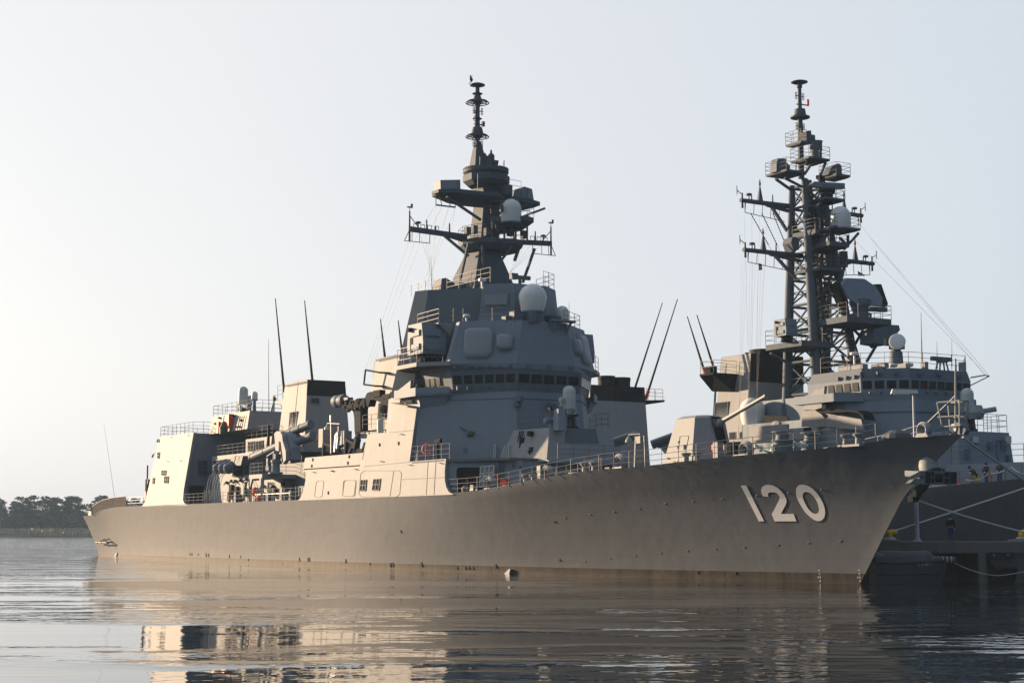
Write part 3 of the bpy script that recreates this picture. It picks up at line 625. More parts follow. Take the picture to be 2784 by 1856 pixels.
# after funnel
yo = 4.2
ft, fb, fa = A.y((835.7, 1031.5), yo), A.y((823, 1210), yo + .45), A.y((775, 1048), yo)
fr_ = A.x((938, 1037), ft.x); fzb = T1.z - .3; FZ = ft.z
def funnel(root, xf0, xf1, xa0, xa1, yo0, yo1, yi0, yi1, zb, zt, band, label, fr=None):
    f = lambda z: (z - zb) / (zt - zb)
    def ring(z, e=0.0): t = f(z); return [(lerp(xf0, xf1, t) - e, lerp(yo0, yo1, t) + e, z), (lerp(xf0, xf1, t) - e, lerp(yi0, yi1, t) - e, z), (lerp(xa0, xa1, t) + e, lerp(yi0, yi1, t) - e, z), (lerp(xa0, xa1, t) + e, lerp(yo0, yo1, t) + e, z)]
    o = M().fr(ring(zb), ring(zt)).build('funnel', G['side'], root, label)
    # black top band: painted on the front, aft and inboard walls
    a, b = ring(band, .012), ring(zt + .01, .012); m = M()
    m.add([a[0], a[1], a[2], a[3], b[0], b[1], b[2], b[3]], [(0, 1, 5, 4), (1, 2, 6, 5), (2, 3, 7, 6), (4, 5, 6, 7)])
    m.build('black_top', G['black'], o); return o, ring
f1, rg = funnel(S1, fb.x - .4, ft.x, A.y((752, 1190), yo + .45).x, fa.x, yo + .45, yo, fr_.y - .5, fr_.y, fzb, FZ, A.x(q3(1945, 390), ft.x).z, 'after funnel with a black top and a tall side louvre')
def fy(p, y=yo + .2): return A.y(p, y)
a, b, c = fy(q3(1615, 1085)), fy(q3(1860, 1085)), fy(q3(1660, 715)); b.z = a.z; c.x = a.x - .25
b.x = a.x - 1.95
louvre(f1, a, b - a, (c - a), 2, 17, out=Vector((0, 1, 0)))
a, b, c = A.x(q3(2030, 535), ft.x - .2), A.x((867, 1095), ft.x - .2), A.x(q3(2040, 435), ft.x - .2); b.z = a.z; c.y = a.y
louvre(f1, a, b - a, c - a, 1, 6, out=Vector((-1, 0, 0)), mat='grey')
m = M()
for k in range(9):
    t = .1 + .8 * k / 8; p = Vector(rg(FZ)[0]).lerp(Vector(rg(FZ)[1]), t)
    m.box((p.x - .02, p.y, FZ - .55), (.03, .16, .5))
part('vent_slot', m, 'hole', f1)
m = M(); P = [fy(q3(x, y), yo + .08) for x, y in ((1540, 190), (1950, 110))]
for k in range(12): m.tube(P[0].lerp(P[1], k / 12) + Vector((0, .05, 0)), P[0].lerp(P[1], (k + .5) / 12) + Vector((0, .12, -.18)), .03); m.tube(P[0].lerp(P[1], (k + .5) / 12) + Vector((0, .12, -.18)), P[0].lerp(P[1], (k + 1) / 12) + Vector((0, .05, 0)), .03)
part('top_rungs', m, 'dgrey', f1)
seam([q3(1530, 305), q3(1940, 225)], f1, closed=False) if False else None
m = M(); ap = fy(q3(1345, 490), 3.4); m.pris([fy(q3(x, y), 3.4) for x, y in ((1345, 490), (1520, 470), (1500, 600), (1450, 640), (1440, 590))], (0, -2.5, 0)); part('antenna_platform', m, 'side', f1)
q = fy(q3(1400, 480), 3.4); rail(f1, [q + Vector((.2, 0, .05)), q + Vector((-1.2, 0, .1))], 1.5)
whip(S1, A.y(q3(1515, 320), 2.6), A.y((748.5, 811), 2.6), .15); whip(S1, A.y(q3(2060, 85), 1.2), A.y((828, 817), 1.2), .15)
whip(S1, A.y(q3(1220, 960), 6.0), A.y((730, 922), 6.0), .05, 'rail', .02)
m = M(); q = A.y(q3(1220, 960), 6.0); m.tube((q.x, 6, T1.z), q, .13); m.tube((q.x + .6, 6, T1.z), q, .06); part('antenna_post', m, 'dark')

# forward funnel
yo = 2.4
gt, ga = A.y((1087.7, 962), yo), A.y((1020, 976), yo); gb = A.y((1080, 1061), yo + .25)
f2, rg2 = funnel(S1, gt.x - .4, gt.x, ga.x + 1.6, ga.x, yo + .75, yo, -6.5, -6.0, 8.0, gt.z, A.y(z3(478, 590), yo + .2).z, 'forward funnel behind the bridge, pale side wall')
a, b, c = A.y(q2(360, 1250), 2.85), A.y(q2(530, 1230), 2.85), A.y(q2(385, 1020), 2.85); b.z = a.z; c.x = a.x - .2
louvre(f2, a, b - a, c - a, 2, 13, out=Vector((0, 1, 0)))
whip(S1, A.y(z3(370, 478), 1.2), A.y(z3(340, 220), 1.2), .13); whip(S1, A.y(z3(490, 460), 1.2), A.y(z3(462, 230), 1.2), .13)
m = M(); fp = [A.y(z3(*p), 3.6) for p in ((335, 588), (237, 570), (226, 670), (305, 680))]
m.path([Vector((fp[0].x, 2.5, fp[0].z))] + fp[:1] + fp[1:] + [Vector((fp[3].x, 2.5, fp[3].z))], .09, 6); part('halyard_spreader', m, 'dark')
m = M()
for k in range(10):
    P = [A.y(z3(*p), yo + .15) for p in ((310, 500), (470, 462))]; a = P[0].lerp(P[1], k / 10); b = P[0].lerp(P[1], (k + .5) / 10); m.tube(a, b + Vector((0, .08, -.18)), .035); m.tube(b + Vector((0, .08, -.18)), P[0].lerp(P[1], (k + 1) / 10), .035)
part('top_rungs', m, 'dgrey', f2)
# replenishment rig between the funnels
yr = 5.6
def rp(x, y, yy=yr): return A.y(q5(x, y), yy)
rg_ = M().pris([rp(*p) for p in [(640, 1030), (725, 1030), (722, 560), (735, 480), (640, 480), (560, 540), (605, 600), (620, 700), (625, 900)]], (0, -.8, 0)).build('replenishment_post', G['dark'], S1, 'dark steel replenishment rig between the funnels')
m = M()
m.pris([rp(*p) for p in [(470, 430), (640, 400), (830, 370), (840, 480), (830, 515), (600, 560), (540, 560), (470, 520)]], (0, -.35, 0))
random.seed(3)
for k in range(26): t = k / 25; m.box(rp(lerp(470, 830, t), lerp(500, 430, t) + random.uniform(-50, 70)) + Vector((0, .12, 0)), (.16, .35, random.uniform(.3, .9)))
part('rigging_beam', m, 'dark', rg_)
q = rp(290, 420); m = M(); m.lathe([(.25, -1.5), (.55, -1.35), (.62, -.9), (.55, -.4), (.62, -.3), (.62, .6), (.5, .8)], rp(370, 425), 14, Matrix.Rotation(R(90), 3, 'Y')); m.box(rp(500, 390), (1.6, .6, .25)); part('winch_drum', m, 'dgrey', rg_, smooth=True)
m = M(); m.pris([rp(*p, 6.4) for p in [(800, 350), (830, 290), (880, 268), (930, 290), (1060, 330), (1225, 310), (1245, 460), (1290, 480), (1250, 640), (1222, 650), (1222, 580), (1180, 510), (1080, 460), (960, 400), (880, 400), (850, 510), (830, 510)]], (0, -.7, 0)); m.box(rp(1030, 300, 6.2), (1.4, .6, .6)); m.box(rp(1180, 345, 6.2), (1.4, .5, .4)); part('swing_arm', m, 'dark', rg_)
wq = [rp(660, 950, 8.2), rp(840, 930, 8.2)]
m = M(); m.pris([rp(660, 1030), rp(1130, 990), rp(1130, 900), rp(660, 945)], (0, -.5, 0)); part('transfer_deck_beam', m, 'side', rg_)
m = M(); m.pris([rp(640, 930), rp(1020, 880), rp(1020, 905), rp(640, 955)], (0, -2.2, 0)); part('transfer_deck', m, 'dark', rg_)
rail(S1, [rp(760, 880), rp(900, 870), rp(1020, 865), rp(1220, 865)], 1.3)
m = M()
for (a, b, w) in [((115, 1320), (130, 1110), .28), ((480, 1285), (500, 1050), .3), ((130, 1115), (290, 1170), .25), ((500, 1050), (640, 1130), .28), ((540, 1270), (610, 1140), .25), ((265, 1290), (265, 1170), .2), ((380, 1170), (480, 1140), .22), ((690, 1240), (780, 1230), .35), ((770, 1240), (810, 1110), .3), ((380, 1270), (385, 1165), .2), ((640, 1200), (680, 1030), .5)]: m.bar(rp(*a, 7.3), rp(*b, 7.3), w, w)
part('cargo_frame', m, 'dark')
m = M()
for (a, b, w) in [((310, 1255), (335, 980), .3), ((345, 1200), (370, 950), .25), ((340, 990), (375, 950), .35), ((240, 1280), (240, 720), .09), ((360, 950), (362, 830), .07)]: m.bar(rp(*a, 7.6), rp(*b, 7.6), w, w)
m.box(rp(240, 705, 7.6), (.2, .2, .6)); part('davit', m, 'ciws')
m = M(); m.lathe([(.3, -.25), (.26, -.05), (.08, .15), (.04, .3)], rp(178, 845, 7.6), 12); m.path([rp(178, 800, 7.6), rp(180, 785, 7.6), rp(380, 795, 7.6)], .03); part('deck_lamp', m, 'ciws', smooth=True)
m = M(); m.box(rp(140, 1030, 6.6), (1.0, .9, 1.8)); m.box(rp(470, 1060, 6.6), (1.3, .8, 1.7)); part('cargo_locker', m, 'side')
m = M(); m.tube(rp(1050, 940, 7.6), rp(1050, 730, 7.6), .3, n=12); part('fuel_probe_cover', m, 'ciws', smooth=True)

# ---- forward superstructure, bridge, array house
def mir(P): return P + [(x, -y) for x, y in reversed(P)]
def lv3(P, z): return [(x, y, z) for x, y in P]
zd0 = 6.15
low = [(36.4, 3.55), (44.25, 8.98), (45.2, 9.02), (60, 9.02)]
lowt = [(37.05, 3.15), (43.9, 8.55), (44.8, 8.6), (60, 8.6)]
fs = M().fr(lv3(mir([(36.4, 3.55), (44.25, 8.85), (50.5, 8.85)]), zd0), lv3(mir([(37.05, 3.15), (43.95, 8.45), (50.0, 8.45)]), 14.7)).build('forward_superstructure', G['grey'], S1)
# bridge band
bb, bt = mir([(37.2, 3.1), (41.4, 6.7), (43.0, 6.9), (50, 6.9)]), mir([(36.95, 3.1), (41.3, 7.0), (43.2, 7.2), (50, 7.2)])
br = M().fr(lv3(bb, 14.71), lv3(bt, 16.55)).build('bridge', G['dgrey'], S1, 'bridge band with dark square windows')
bt2 = mir([(37.4, 2.9), (41.15, 7.2), (43.4, 7.4), (50, 7.4)])
m = M(); m.fr(lv3(bt, 16.56), lv3(bt2, 17.05)); part('brow', m, 'dgrey', br)
def bpt(u, z, sd=1, e=0.0):
    """point on the bridge face: u 0..1 along the chamfer, or -1..0 along the front (starboard to port)"""
    t = (z - 14.71) / (16.55 - 14.71); a = Vector((lerp(37.2, 36.95, t), 3.1)); b = Vector((lerp(41.4, 41.3, t), lerp(6.7, 7.0, t)))
    n = Vector((-(b - a).y, (b - a).x)).normalized()
    q = a + (b - a) * u - (-n if n.x < 0 else n) * 0 ; nn = Vector((-abs(n.x), abs(n.y)))
    q = q + nn * e; return Vector((q.x, sd * q.y, z))
wz0, wz1 = 15.42, 16.12
def window(q, parent):
    M().pris(q, (q[1] - q[0]).cross(q[3] - q[0]).normalized() * .02).build('window', G['glass'], parent)
for sd in (1, -1):
    for k in range(6):
        u0 = .035 + k * .162; u1 = u0 + .128
        window([bpt(u0, wz0, sd, .05), bpt(u1, wz0, sd, .05), bpt(u1, wz1, sd, .05), bpt(u0, wz1, sd, .05)], br)
for k in range(5):
    y0 = 2.95 - k * 1.21; y1 = y0 - .98
    f = lambda z: lerp(37.2, 36.95, (z - 14.71) / 1.84) - .05
    window([Vector((f(wz0), y0, wz0)), Vector((f(wz0), y1, wz0)), Vector((f(wz1), y1, wz1)), Vector((f(wz1), y0, wz1))], br)
for k in range(4):
    x0 = 42.0 + k * .95; x1 = x0 + .72
    if k: window([Vector((x0, 7.12, wz0)), Vector((x1, 7.12, wz0)), Vector((x1, 7.2, wz1)), Vector((x0, 7.2, wz1))], br)
m = M()
for k in range(6): q = bpt(.1 + k * .162, 15.15, 1, 0); m.tube(q, q + Vector((-.3, .25, 0)), .05); m.box(q + Vector((-.28, .23, -.1)), (.16, .16, .3)); q = bpt(.1 + k * .162, 16.75, 1, 0); m.box(q + Vector((-.1, .15, 0)), (.28, .25, .2))
for k in range(5): q = Vector((36.95, 2.5 - k * 1.21, 15.1)); m.tube(q, q + Vector((-.3, 0, 0)), .05); m.box(q + Vector((-.28, 0, -.1)), (.16, .16, .3))
for k in range(3): m.box((36.8, 2.2 - 2.1 * k, 16.8), (.25, .4, .22))
part('washer_bracket', m, 'dgrey', br)
m = M(); a, b = bpt(0, 14.62, 1, .03), bpt(1.0, 14.62, 1, .03)
m.tube((36.98, 3.15, 14.1), (42.6, 7.45, 14.1), .05); m.tube((36.98, 3.15, 14.1), (36.98, -3.15, 14.1), .05); m.tube((36.98, -3.15, 14.1), (42.6, -7.45, 14.1), .05)
part('pipe_run', m, 'dgrey', fs)
# bridge wings and the platforms above
for sd in (1, -1):
    y = lambda v: sd * v
    w = M(); w.pris([(41.2, y(7.2), 14.55), (43.6, y(9.1), 14.55), (47.6, y(9.1), 14.55), (47.6, y(7.0), 14.55), (42.2, y(7.0), 14.55)], (0, 0, .12))
    w.pris([(41.2, y(7.2), 14.5), (43.6, y(9.1), 14.5), (43.6, y(9.1), 15.2), (41.2, y(7.2), 15.2)], (.14, y(.02), 0))
    w.pris([(43.6, y(9.0), 14.5), (47.6, y(9.0), 14.5), (47.6, y(9.0), 15.2), (43.6, y(9.0), 15.2)], (0, y(.12), 0))
    w.pris([(41.4, y(7.0), 14.52), (43.6, y(8.9), 14.52), (43.9, y(8.4), 13.4), (42.4, y(7.2), 13.4)], (.1, y(-.15), 0))
    w.build('bridge_wing', G['grey'], br)
    p = M(); p.pris([(41.0, y(7.3), 16.95), (43.3, y(9.2), 16.95), (47.0, y(9.2), 16.95), (50.5, y(6), 16.95), (50.5, y(2), 16.95), (42.0, y(2), 16.95)], (0, 0, .34)); pl = p.build('wing_platform', G['side'], fs)
    rail(pl, [(44.6, y(9.1), 17.29), (47.0, y(9.1), 17.29), (49.5, y(7), 17.29)], 1.45); rail(pl, [(43.4, y(9.1), 17.29), (41.6, y(7.6), 17.29)], 1.3, step=3)
q = A.y(z3(660, 480), 6.6); director(S1, (44.7, 7.5, 17.3), R(0), 1.18, 'boxy jammer housing on the wing platform'); director(S1, (44.7, -7.5, 17.3), R(0), 1.18)
m = M(); m.lathe([(.3, 0), (.45, .5), (.3, .9)], (44.6, 8.2, 14.7), 10); m.box((46, 8, 15.1), (.6, .5, .8)); m.lathe([(.28, -.3), (.36, 0), (.28, .3)], (44.2, 7.9, 18.1), 10); m.box((44.2, 7.9, 17.6), (.3, .3, .8)); part('pelorus', m, 'dark')
q = A.y(q2(690, 715), 7.6); m = M(); m.lathe([(.3, -.35), (.42, -.3), (.42, .3), (.3, .35)], q, 14, Matrix.Rotation(R(40), 3, 'Z') @ Matrix.Rotation(R(90), 3, 'X')); m.box(q + Vector((0, 0, -.7)), (.5, .5, .8)); m.box(q + Vector((1.0, 0, -1.0)), (1.6, .5, .4)); part('searchlight', m, 'dark')
# array house: chamfered faces with curved antenna panels
ab, at = mir([(37.45, 2.87), (41.15, 7.28), (42.0, 7.2), (43.2, 4.2), (51, 3.2)]), mir([(37.84, 2.17), (41.25, 6.2), (42.0, 6.1), (43.0, 4.0), (51, 3.0)])
ah = M().fr(lv3(ab, 17.06), lv3(at, 20.72)).build('array_house', G['grey'], S1, 'slanted house carrying flat array radar panels')
def face_pt(p, sd=1):                                   # point on the starboard chamfer face
    a, b, c = Vector((37.45, 2.87, 17.06)), Vector((41.15, 7.28, 17.06)), Vector((37.84, 2.17, 20.72)); n = (b - a).cross(c - a).normalized()
    q = A.hit(p, tuple(n), n.dot(a)); n = n if n.x < 0 else -n; return q, n
def panel(pix, th, mat, parent, sd, name, dome_=.0):
    P = [face_pt(z5(*p)) for p in pix]; n = P[0][1]; pts = [q for q, _ in P]; c = sum(pts, Vector()) / len(pts)
    fl = (lambda v: Vector((v.x, -v.y, v.z))) if sd < 0 else (lambda v: v)
    base = [fl(q - n * .02) for q in pts]; mid_ = [fl(q + n * th) for q in pts]; m = M(); k = len(pts)
    rings = [base, mid_] + [[fl(c + (q - c) * s + n * (th + dome_ * h)) for q in pts] for s, h in ((.93, .5), (.75, .8), (.45, .95))]
    v = [q for r in rings for q in r]; f = [(r * k + i, r * k + (i + 1) % k, (r + 1) * k + (i + 1) % k, (r + 1) * k + i) for r in range(len(rings) - 1) for i in range(k)] + [tuple(range((len(rings) - 1) * k, len(rings) * k))]
    m.add(v, f); return m.build(name, G[mat], parent, smooth=True)
big = [(580, 790), (610, 763), (795, 760), (822, 795), (808, 975), (765, 1012), (600, 1010), (566, 975)]
bigf = [(572, 790), (605, 755), (800, 752), (832, 790), (816, 980), (770, 1022), (594, 1022), (553, 980)]
sm = [(848, 830), (880, 812), (965, 815), (990, 835), (986, 925), (962, 950), (880, 952), (845, 925)]
smf = [(842, 825), (876, 803), (970, 806), (998, 828), (994, 932), (968, 960), (874, 962), (836, 930)]
for sd in (1, -1):
    o = panel(bigf, .06, 'grey', ah, sd, 'panel_frame'); panel(big, .18, 'array', ah, sd, 'array_panel', .22)
    o = panel(smf, .06, 'grey', ah, sd, 'panel_frame'); panel(sm, .14, 'array', ah, sd, 'array_panel', .42)
m = M(); m.pris([(37.6, -.35, 20.73), (36.9, -.2, 20.73), (36.9, -2.6, 20.73), (37.9, -2.9, 20.73)], (0, 0, .14)); m.pris([(37.8, -.3, 20.7), (37.0, -.6, 20.7), (37.75, -.9, 19.7)], (0, -.1, 0)); m.pris([(37.8, -2.6, 20.7), (37.0, -2.3, 20.7), (37.75, -2.1, 19.7)], (0, .1, 0)); part('radome_shelf', m, 'grey', ah)
m = M(); m.pris([(43.2, 5.9, 20.6), (43.0, 7.3, 20.6), (47.5, 7.1, 20.6), (49, 5.0, 20.6)], (0, 0, .14)); m.pris([(43.1, 5.9, 20.6), (43.1, 7.2, 20.6), (43.2, 6.05, 19.7)], (.1, 0, 0)); part('catwalk', m, 'side', ah)
rail(ah, [(43.1, 7.2, 20.74), (45.3, 7.1, 20.74), (47.4, 7.0, 20.74)], 1.2); rail(ah, [(43.1, 7.2, 20.74), (42.2, 6.3, 20.74)], 1.2)
rail(ah, [(38.0, 2.1, 20.74), (41.2, 5.9, 20.74)], 1.1, step=2.6); rail(ah, [(38.2, -2.2, 20.74), (41, -5.6, 20.74), (43, -5.8, 20.74)], 1.2)
# upper house, mast house
uh = M().fr(lv3(mir([(40.0, 1.62), (41.9, 4.1), (43.0, 2.9), (52, 2.7)]), 20.73), lv3(mir([(40.1, 1.55), (41.8, 3.6), (43.0, 2.8), (51, 2.6)]), 24.15)).build('upper_house', G['grey'], S1)
def uf(p):
    a, b, c = Vector((40.0, 1.62, 20.73)), Vector((41.9, 4.1, 20.73)), Vector((40.1, 1.55, 24.15)); n = (b - a).cross(c - a).normalized(); q = A.hit(z5(*p), tuple(n), n.dot(a)); return q, (n if n.x < 0 else -n)
P = [uf(p) for p in [(748, 478), (945, 465), (938, 560), (748, 565)]]; n = P[0][1]; m = M(); m.fr([q - n * .02 for q, _ in P], [q + n * .22 for q, _ in P]); part('antenna_box', m, 'array', uh)
P = [uf(p) for p in [(742, 455), (962, 455), (948, 597), (735, 600)]]; m = M(); m.fr([q - n * .02 for q, _ in P], [q + n * .05 for q, _ in P]); part('antenna_frame', m, 'grey', uh)
mh = M().fr(lv3(mir([(42.8, 2.6), (46.6, 7.9), (48.8, 8.9), (50, 3), (58, 2.6)]), 14.72), lv3(mir([(43.4, 2.6), (47.0, 6.2), (48.3, 6.8), (49.5, 2.6), (55, 2.4)]), 24.1)).build('mast_house', G['dgrey'], S1)
m = M()
for (xa, xb, xc, xd) in [((378, 465), (415, 330), (490, 380), (498, 465))]:
    P = [A.x(z5(*p), 50.2) for p in [(365, 465), (380, 335), (415, 330), (490, 375), (498, 465)]]; m.pris(P, (1.6, 0, 0))
P = [A.x(z5(*p), 47) for p in [(1240, 530), (1240, 405), (1300, 405), (1325, 525)]]; m.pris(P, (1.6, 0, 0)); part('decoy_launcher_shield', m, 'dgrey')
m = M(); q = A.x(z5(550, 430), 49); m.lathe([(.35, -.6), (.35, .2), (.45, .25), (.3, .6)], q, 12); q = A.x(z5(1045, 380), 42.5); m.tube(q + Vector((0, 0, -.6)), q + Vector((0, 0, .5)), .16); m.box(q + Vector((0, .6, .6)), (.5, .6, .5)); m.box(q + Vector((0, 0, .55)), (.4, 1.2, .3)); m.tube(q + Vector((0, -.3, .55)), q + Vector((0, -1.0, .55)), .2, n=10); part('optical_sight', m, 'dgrey')
rail(uh, [(41, 3.4, 24.2), (44, 3.6, 24.2), (48, 3.8, 24.2)], 1.3, step=2); rail(uh, [(40.4, -1.5, 24.2), (41.7, -3.4, 24.2), (45, -3.6, 24.2)], 1.3); rail(uh, [(51.2, 4.3, 24.5), (54, 4.3, 24.5)], 1.1)
whip(S1, A.x(z5(297, 465), 52), A.x(z5(287, 145), 52), .035, 'rail'); whip(S1, A.x(z5(1465, 700), 41), A.x(z5(1466, 535), 41), .03, 'rail')
for (x, y), nm in (((592, 690), 0), ((725, 380), 0)): q = A.x(z5(x, y), 42.5); M().lathe([(.1, -.3), (.1, .2), (.33, .22), (.33, .42), (.2, .5)], q, 14).build('satellite_dome', G['white'], S1, smooth=True)
q = A.x(z5(1155, 615), 38.6); radome(S1, q, 1.19, A.x(z5(1155, 380), 38.6).z - q.z, 'large white radome on the array house roof', .8)
m = M(); m.lathe([(.85, -1.1), (.85, .05)], q, 18); m.box(q + Vector((0, 1.6, -.6)), (.8, .9, .9)); m.box(q + Vector((-.9, .6, -.6)), (.6, .5, .9)); m.lathe([(.5, -.8), (.75, -.5), (.75, -.3)], q + Vector((0, -2.0, 0)), 12); m.box(q + Vector((.4, 2.3, -.8)), (.7, .6, .5)); part('director_base', m, 'dgrey')
q = A.x(z5(1407, 695), 40.5); radome(S1, q, .57, A.x(z5(1407, 568), 40.5).z - q.z, 'small white radome on the array house roof', .97)

# ---- mast
MX = 49.2
tw = M().fr([(46.6, 1.9, 24.1), (46.8, -2.9, 24.1), (52.5, -2.9, 24.1), (52.5, 1.9, 24.1)], [(47.9, .6, 28.4), (47.9, -1.4, 28.4), (50.3, -1.4, 28.4), (50.3, .6, 28.4)])
mast = tw.build('mast', G['mast'], S1, 'solid tapering mast with platforms and yardarms')
m = M(); m.fr([(47.9, .5, 28.41), (47.9, -1.4, 28.41), (50.2, -1.4, 28.41), (50.2, .5, 28.41)], [(48.3, -.1, 33.2), (48.3, -1.75, 33.2), (50.1, -1.75, 33.2), (50.1, -.1, 33.2)]); part('trunk', m, 'mast', mast)
def mp(x, y, xx=MX): return A.x(z4(x, y), xx)
def tray(pts, z, h, name='platform', inner=.82, drop=.5, mat='mast'):
    m = M(); m.fr([(cx_ + (x - cx_) * inner, cy_ + (y - cy_) * inner, z - drop) for x, y in pts for cx_, cy_ in [(49.2, -1.0)]], lv3(pts, z)); m.fr(lv3(pts, z + .002), lv3(pts, z + h)); return part(name, m, mat, mast)
p1 = [(47.2, 1.2), (46.5, -.3), (46.9, -.9), (46.2, -1.8), (46.6, -3.2), (48.0, -3.9), (50.4, -3.6), (51.2, -1.2), (50.9, 1.1), (49, 1.7)]
t1 = tray(p1, 28.8, .45); rail(t1, [(x, y, 29.25) for x, y in p1] + [(47.2, 1.2, 29.25)], 1.2)
p2 = [(47.4, -.3), (46.0, -1.6), (45.4, -2.9), (45.9, -3.9), (47.2, -4.2), (50, -3.6), (50.4, -.6)]
t2 = tray(p2, 30.85, .42); rail(t2, [(x, y, 31.27) for x, y in p2] + [(47.4, -.3, 31.27)], 1.4)
q = mp(970, 1268, 46.4); radome(mast, q, .93, mp(970, 1070, 46.4).z - q.z, 'white domed radome on the mast platform')
p3 = [(48.4, 4.1), (47.6, 3.1), (47.5, .5), (47.1, -.9), (47.9, -2.0), (48.4, -5.3), (48.9, -6.4), (50.1, -6.4), (51.0, -4), (51, -1), (51, 2), (50.4, 4.1)]
t3 = tray(p3, 33.15, .36, inner=.72, drop=.5); rail(t3, [(47.5, 1.0, 33.55), (47.1, -.9, 33.55), (47.9, -2.0, 33.55), (48.3, -4.0, 33.55)], 1.5)
def xbox(pts, xx, d): return M().pris([mp(x, y, xx) for x, y in pts], (d, 0, 0))
o = part('array_box', xbox([(370, 1010), (368, 908), (538, 905), (540, 1005)], 47.9, 1.3), 'grey', mast); part('array_face', xbox([(378, 985), (384, 912), (503, 908), (505, 980)], 47.85, .1), 'array', mast); part('box_base', xbox([(352, 1012), (352, 985), (540, 990), (540, 1020)], 47.8, 1.3), 'mast', mast)
o = part('array_box', xbox([(985, 1050), (1000, 990), (1085, 963), (1150, 985), (1165, 1080), (1070, 1085)], 48.6, 1.2), 'grey', mast); part('array_face', xbox([(1115, 1060), (1118, 980), (1150, 992), (1160, 1075)], 48.5, .12), 'array', mast)
p4 = [(49.2 + 2.15 * math.cos(2 * math.pi * (k + .5) / 8), -.85 + 2.15 * math.sin(2 * math.pi * (k + .5) / 8)) for k in range(8)]
m = M(); m.fr([(49.2 + (x - 49.2) * .8, -.85 + (y + .85) * .8, 34.35) for x, y in p4], lv3(p4, 34.75)); m.fr(lv3(p4, 34.752), lv3(p4, 35.35)); t4 = part('turntable_deck', m, 'mast', mast)
m = M(); m.fr([(48.3, -.1, 33.5), (48.3, -1.8, 33.5), (50.1, -1.8, 33.5), (50.1, -.1, 33.5)], [(48.3, .1, 34.5), (48.3, -1.8, 34.5), (50.1, -1.8, 34.5), (50.1, .1, 34.5)]); m.lathe([(.62, 33.5), (.62, 34.4)], (48.0, -2.2, 0), 14); part('trunk', m, 'mast', mast)
m = M(); m.lathe([(1.8, -.05), (1.9, .05), (2.08, .2), (2.08, .38), (1.85, .58), (1.0, .66)], (49.3, -.85, 35.42), 40); rb = part('ring_antenna', m, 'mast', mast, smooth=True)
m = M()
for k in range(44): a = 2 * math.pi * k / 44; m.box((49.3 + 2.03 * math.cos(a), -.85 + 2.03 * math.sin(a), 35.9), (.12, .17, .24), a)
part('element', m, 'mast', rb)
rail(mast, [(48, .5, 36.0), (47.6, -.3, 36.0)], .8, step=3); rail(mast, [(48.1, -2.1, 36.0), (49, -2.5, 36.0)], .8)
m = M(); m.fr([(48.8, .55, 36.0), (48.8, -.75, 36.0), (50.0, -.75, 36.0), (50.0, .55, 36.0)], [(49, .35, 37.6), (49, -.45, 37.6), (49.7, -.45, 37.6), (49.7, .35, 37.6)]); m.fr([(49, .35, 37.6), (49, -.45, 37.6), (49.7, -.45, 37.6), (49.7, .35, 37.6)], [(49.1, .2, 38.5), (49.1, -.2, 38.5), (49.5, -.2, 38.5), (49.5, .2, 38.5)]); m.box((48.7, -.8, 36.6), (.5, .4, 1.0)); m.tube((49, -.5, 37.4), (48.8, -.9, 36.6), .12); part('pole_foot', m, 'mast', mast)
q = mp(800, 800); m = M(); m.fr([q + Vector((a * .42, b * .45, -.2)) for a, b in ((-1, -1), (1, -1), (1, 1), (-1, 1))], [q + Vector((a * .5, b * .52, .6)) for a, b in ((-1, -1), (1, -1), (1, 1), (-1, 1))]); m.lathe([(.3, .6), (.32, .7), (.32, 1.1), (.1, 1.35), (.09, 1.55), (.03, 1.65)], q, 14); part('direction_finder', m, 'mast', mast, smooth=True)
py_ = .05
m = M(); zz = lambda y: mp(690, y).z
m.lathe([(.2, zz(650)), (.22, zz(560)), (.26, zz(555)), (.26, zz(520)), (.54, zz(515)), (.56, zz(508)), (.44, zz(460)), (.30, zz(452)), (.24, zz(448)), (.22, zz(300)), (.25, zz(270)), (.27, zz(225)), (.42, zz(224)), (.27, zz(180)), (.2, zz(150)), (.2, zz(118)), (.3, zz(112)), (.70, zz(102)), (.70, zz(95)), (.45, zz(85)), (.02, zz(84))], (MX + .1, py_, 0), 20); po = part('pole_antenna', m, 'mast', mast, 'stacked pole antenna with ring antennas and a flat disc on top', True)
m = M()
for yy, rr in ((250, 1.05), (540, 1.05)):
    z = zz(yy); K = 26
    for dz_, r_ in ((0, rr), (.13, rr * .86)):
        for k in range(K): a0, a1 = 2 * math.pi * k / K, 2 * math.pi * (k + 1) / K; m.tube((MX + .1 + r_ * math.cos(a0), py_ + r_ * math.sin(a0), z + dz_), (MX + .1 + r_ * math.cos(a1), py_ + r_ * math.sin(a1), z + dz_), .05, n=6)
    for k in range(8): a0 = 2 * math.pi * k / 8; m.tube((MX + .1, py_, z + .2), (MX + .1 + rr * math.cos(a0), py_ + rr * math.sin(a0), z), .045, n=5)
    m.lathe([(.4, z - .05), (.45, z + .1), (.3, z + .25)], (MX + .1, py_, 0), 16)
for yy, rr in ((385, .42), (172, .46)): z = zz(yy); m.lathe([(rr, z - .03), (rr + .03, z), (rr, z + .03), (rr - .03, z)], (MX + .1, py_, 0), 16); m.tube((MX + .1 - rr, py_, z), (MX + .1 + rr, py_, z), .03); m.tube((MX + .1, py_ - rr, z), (MX + .1, py_ + rr, z), .03)
part('ring', m, 'mast', po, smooth=True)
m = M()
for yy in (320, 600):
    for sy in (-.5, .5): z = zz(yy); m.path([(MX, py_ + sy, z - .3), (MX, py_ + sy, z + .3), (MX, py_ + sy * .72, z + .3), (MX, py_ + sy * .72, z - .3)], .035, 5, True); m.tube((MX, py_, z), (MX, py_ + sy, z), .04)
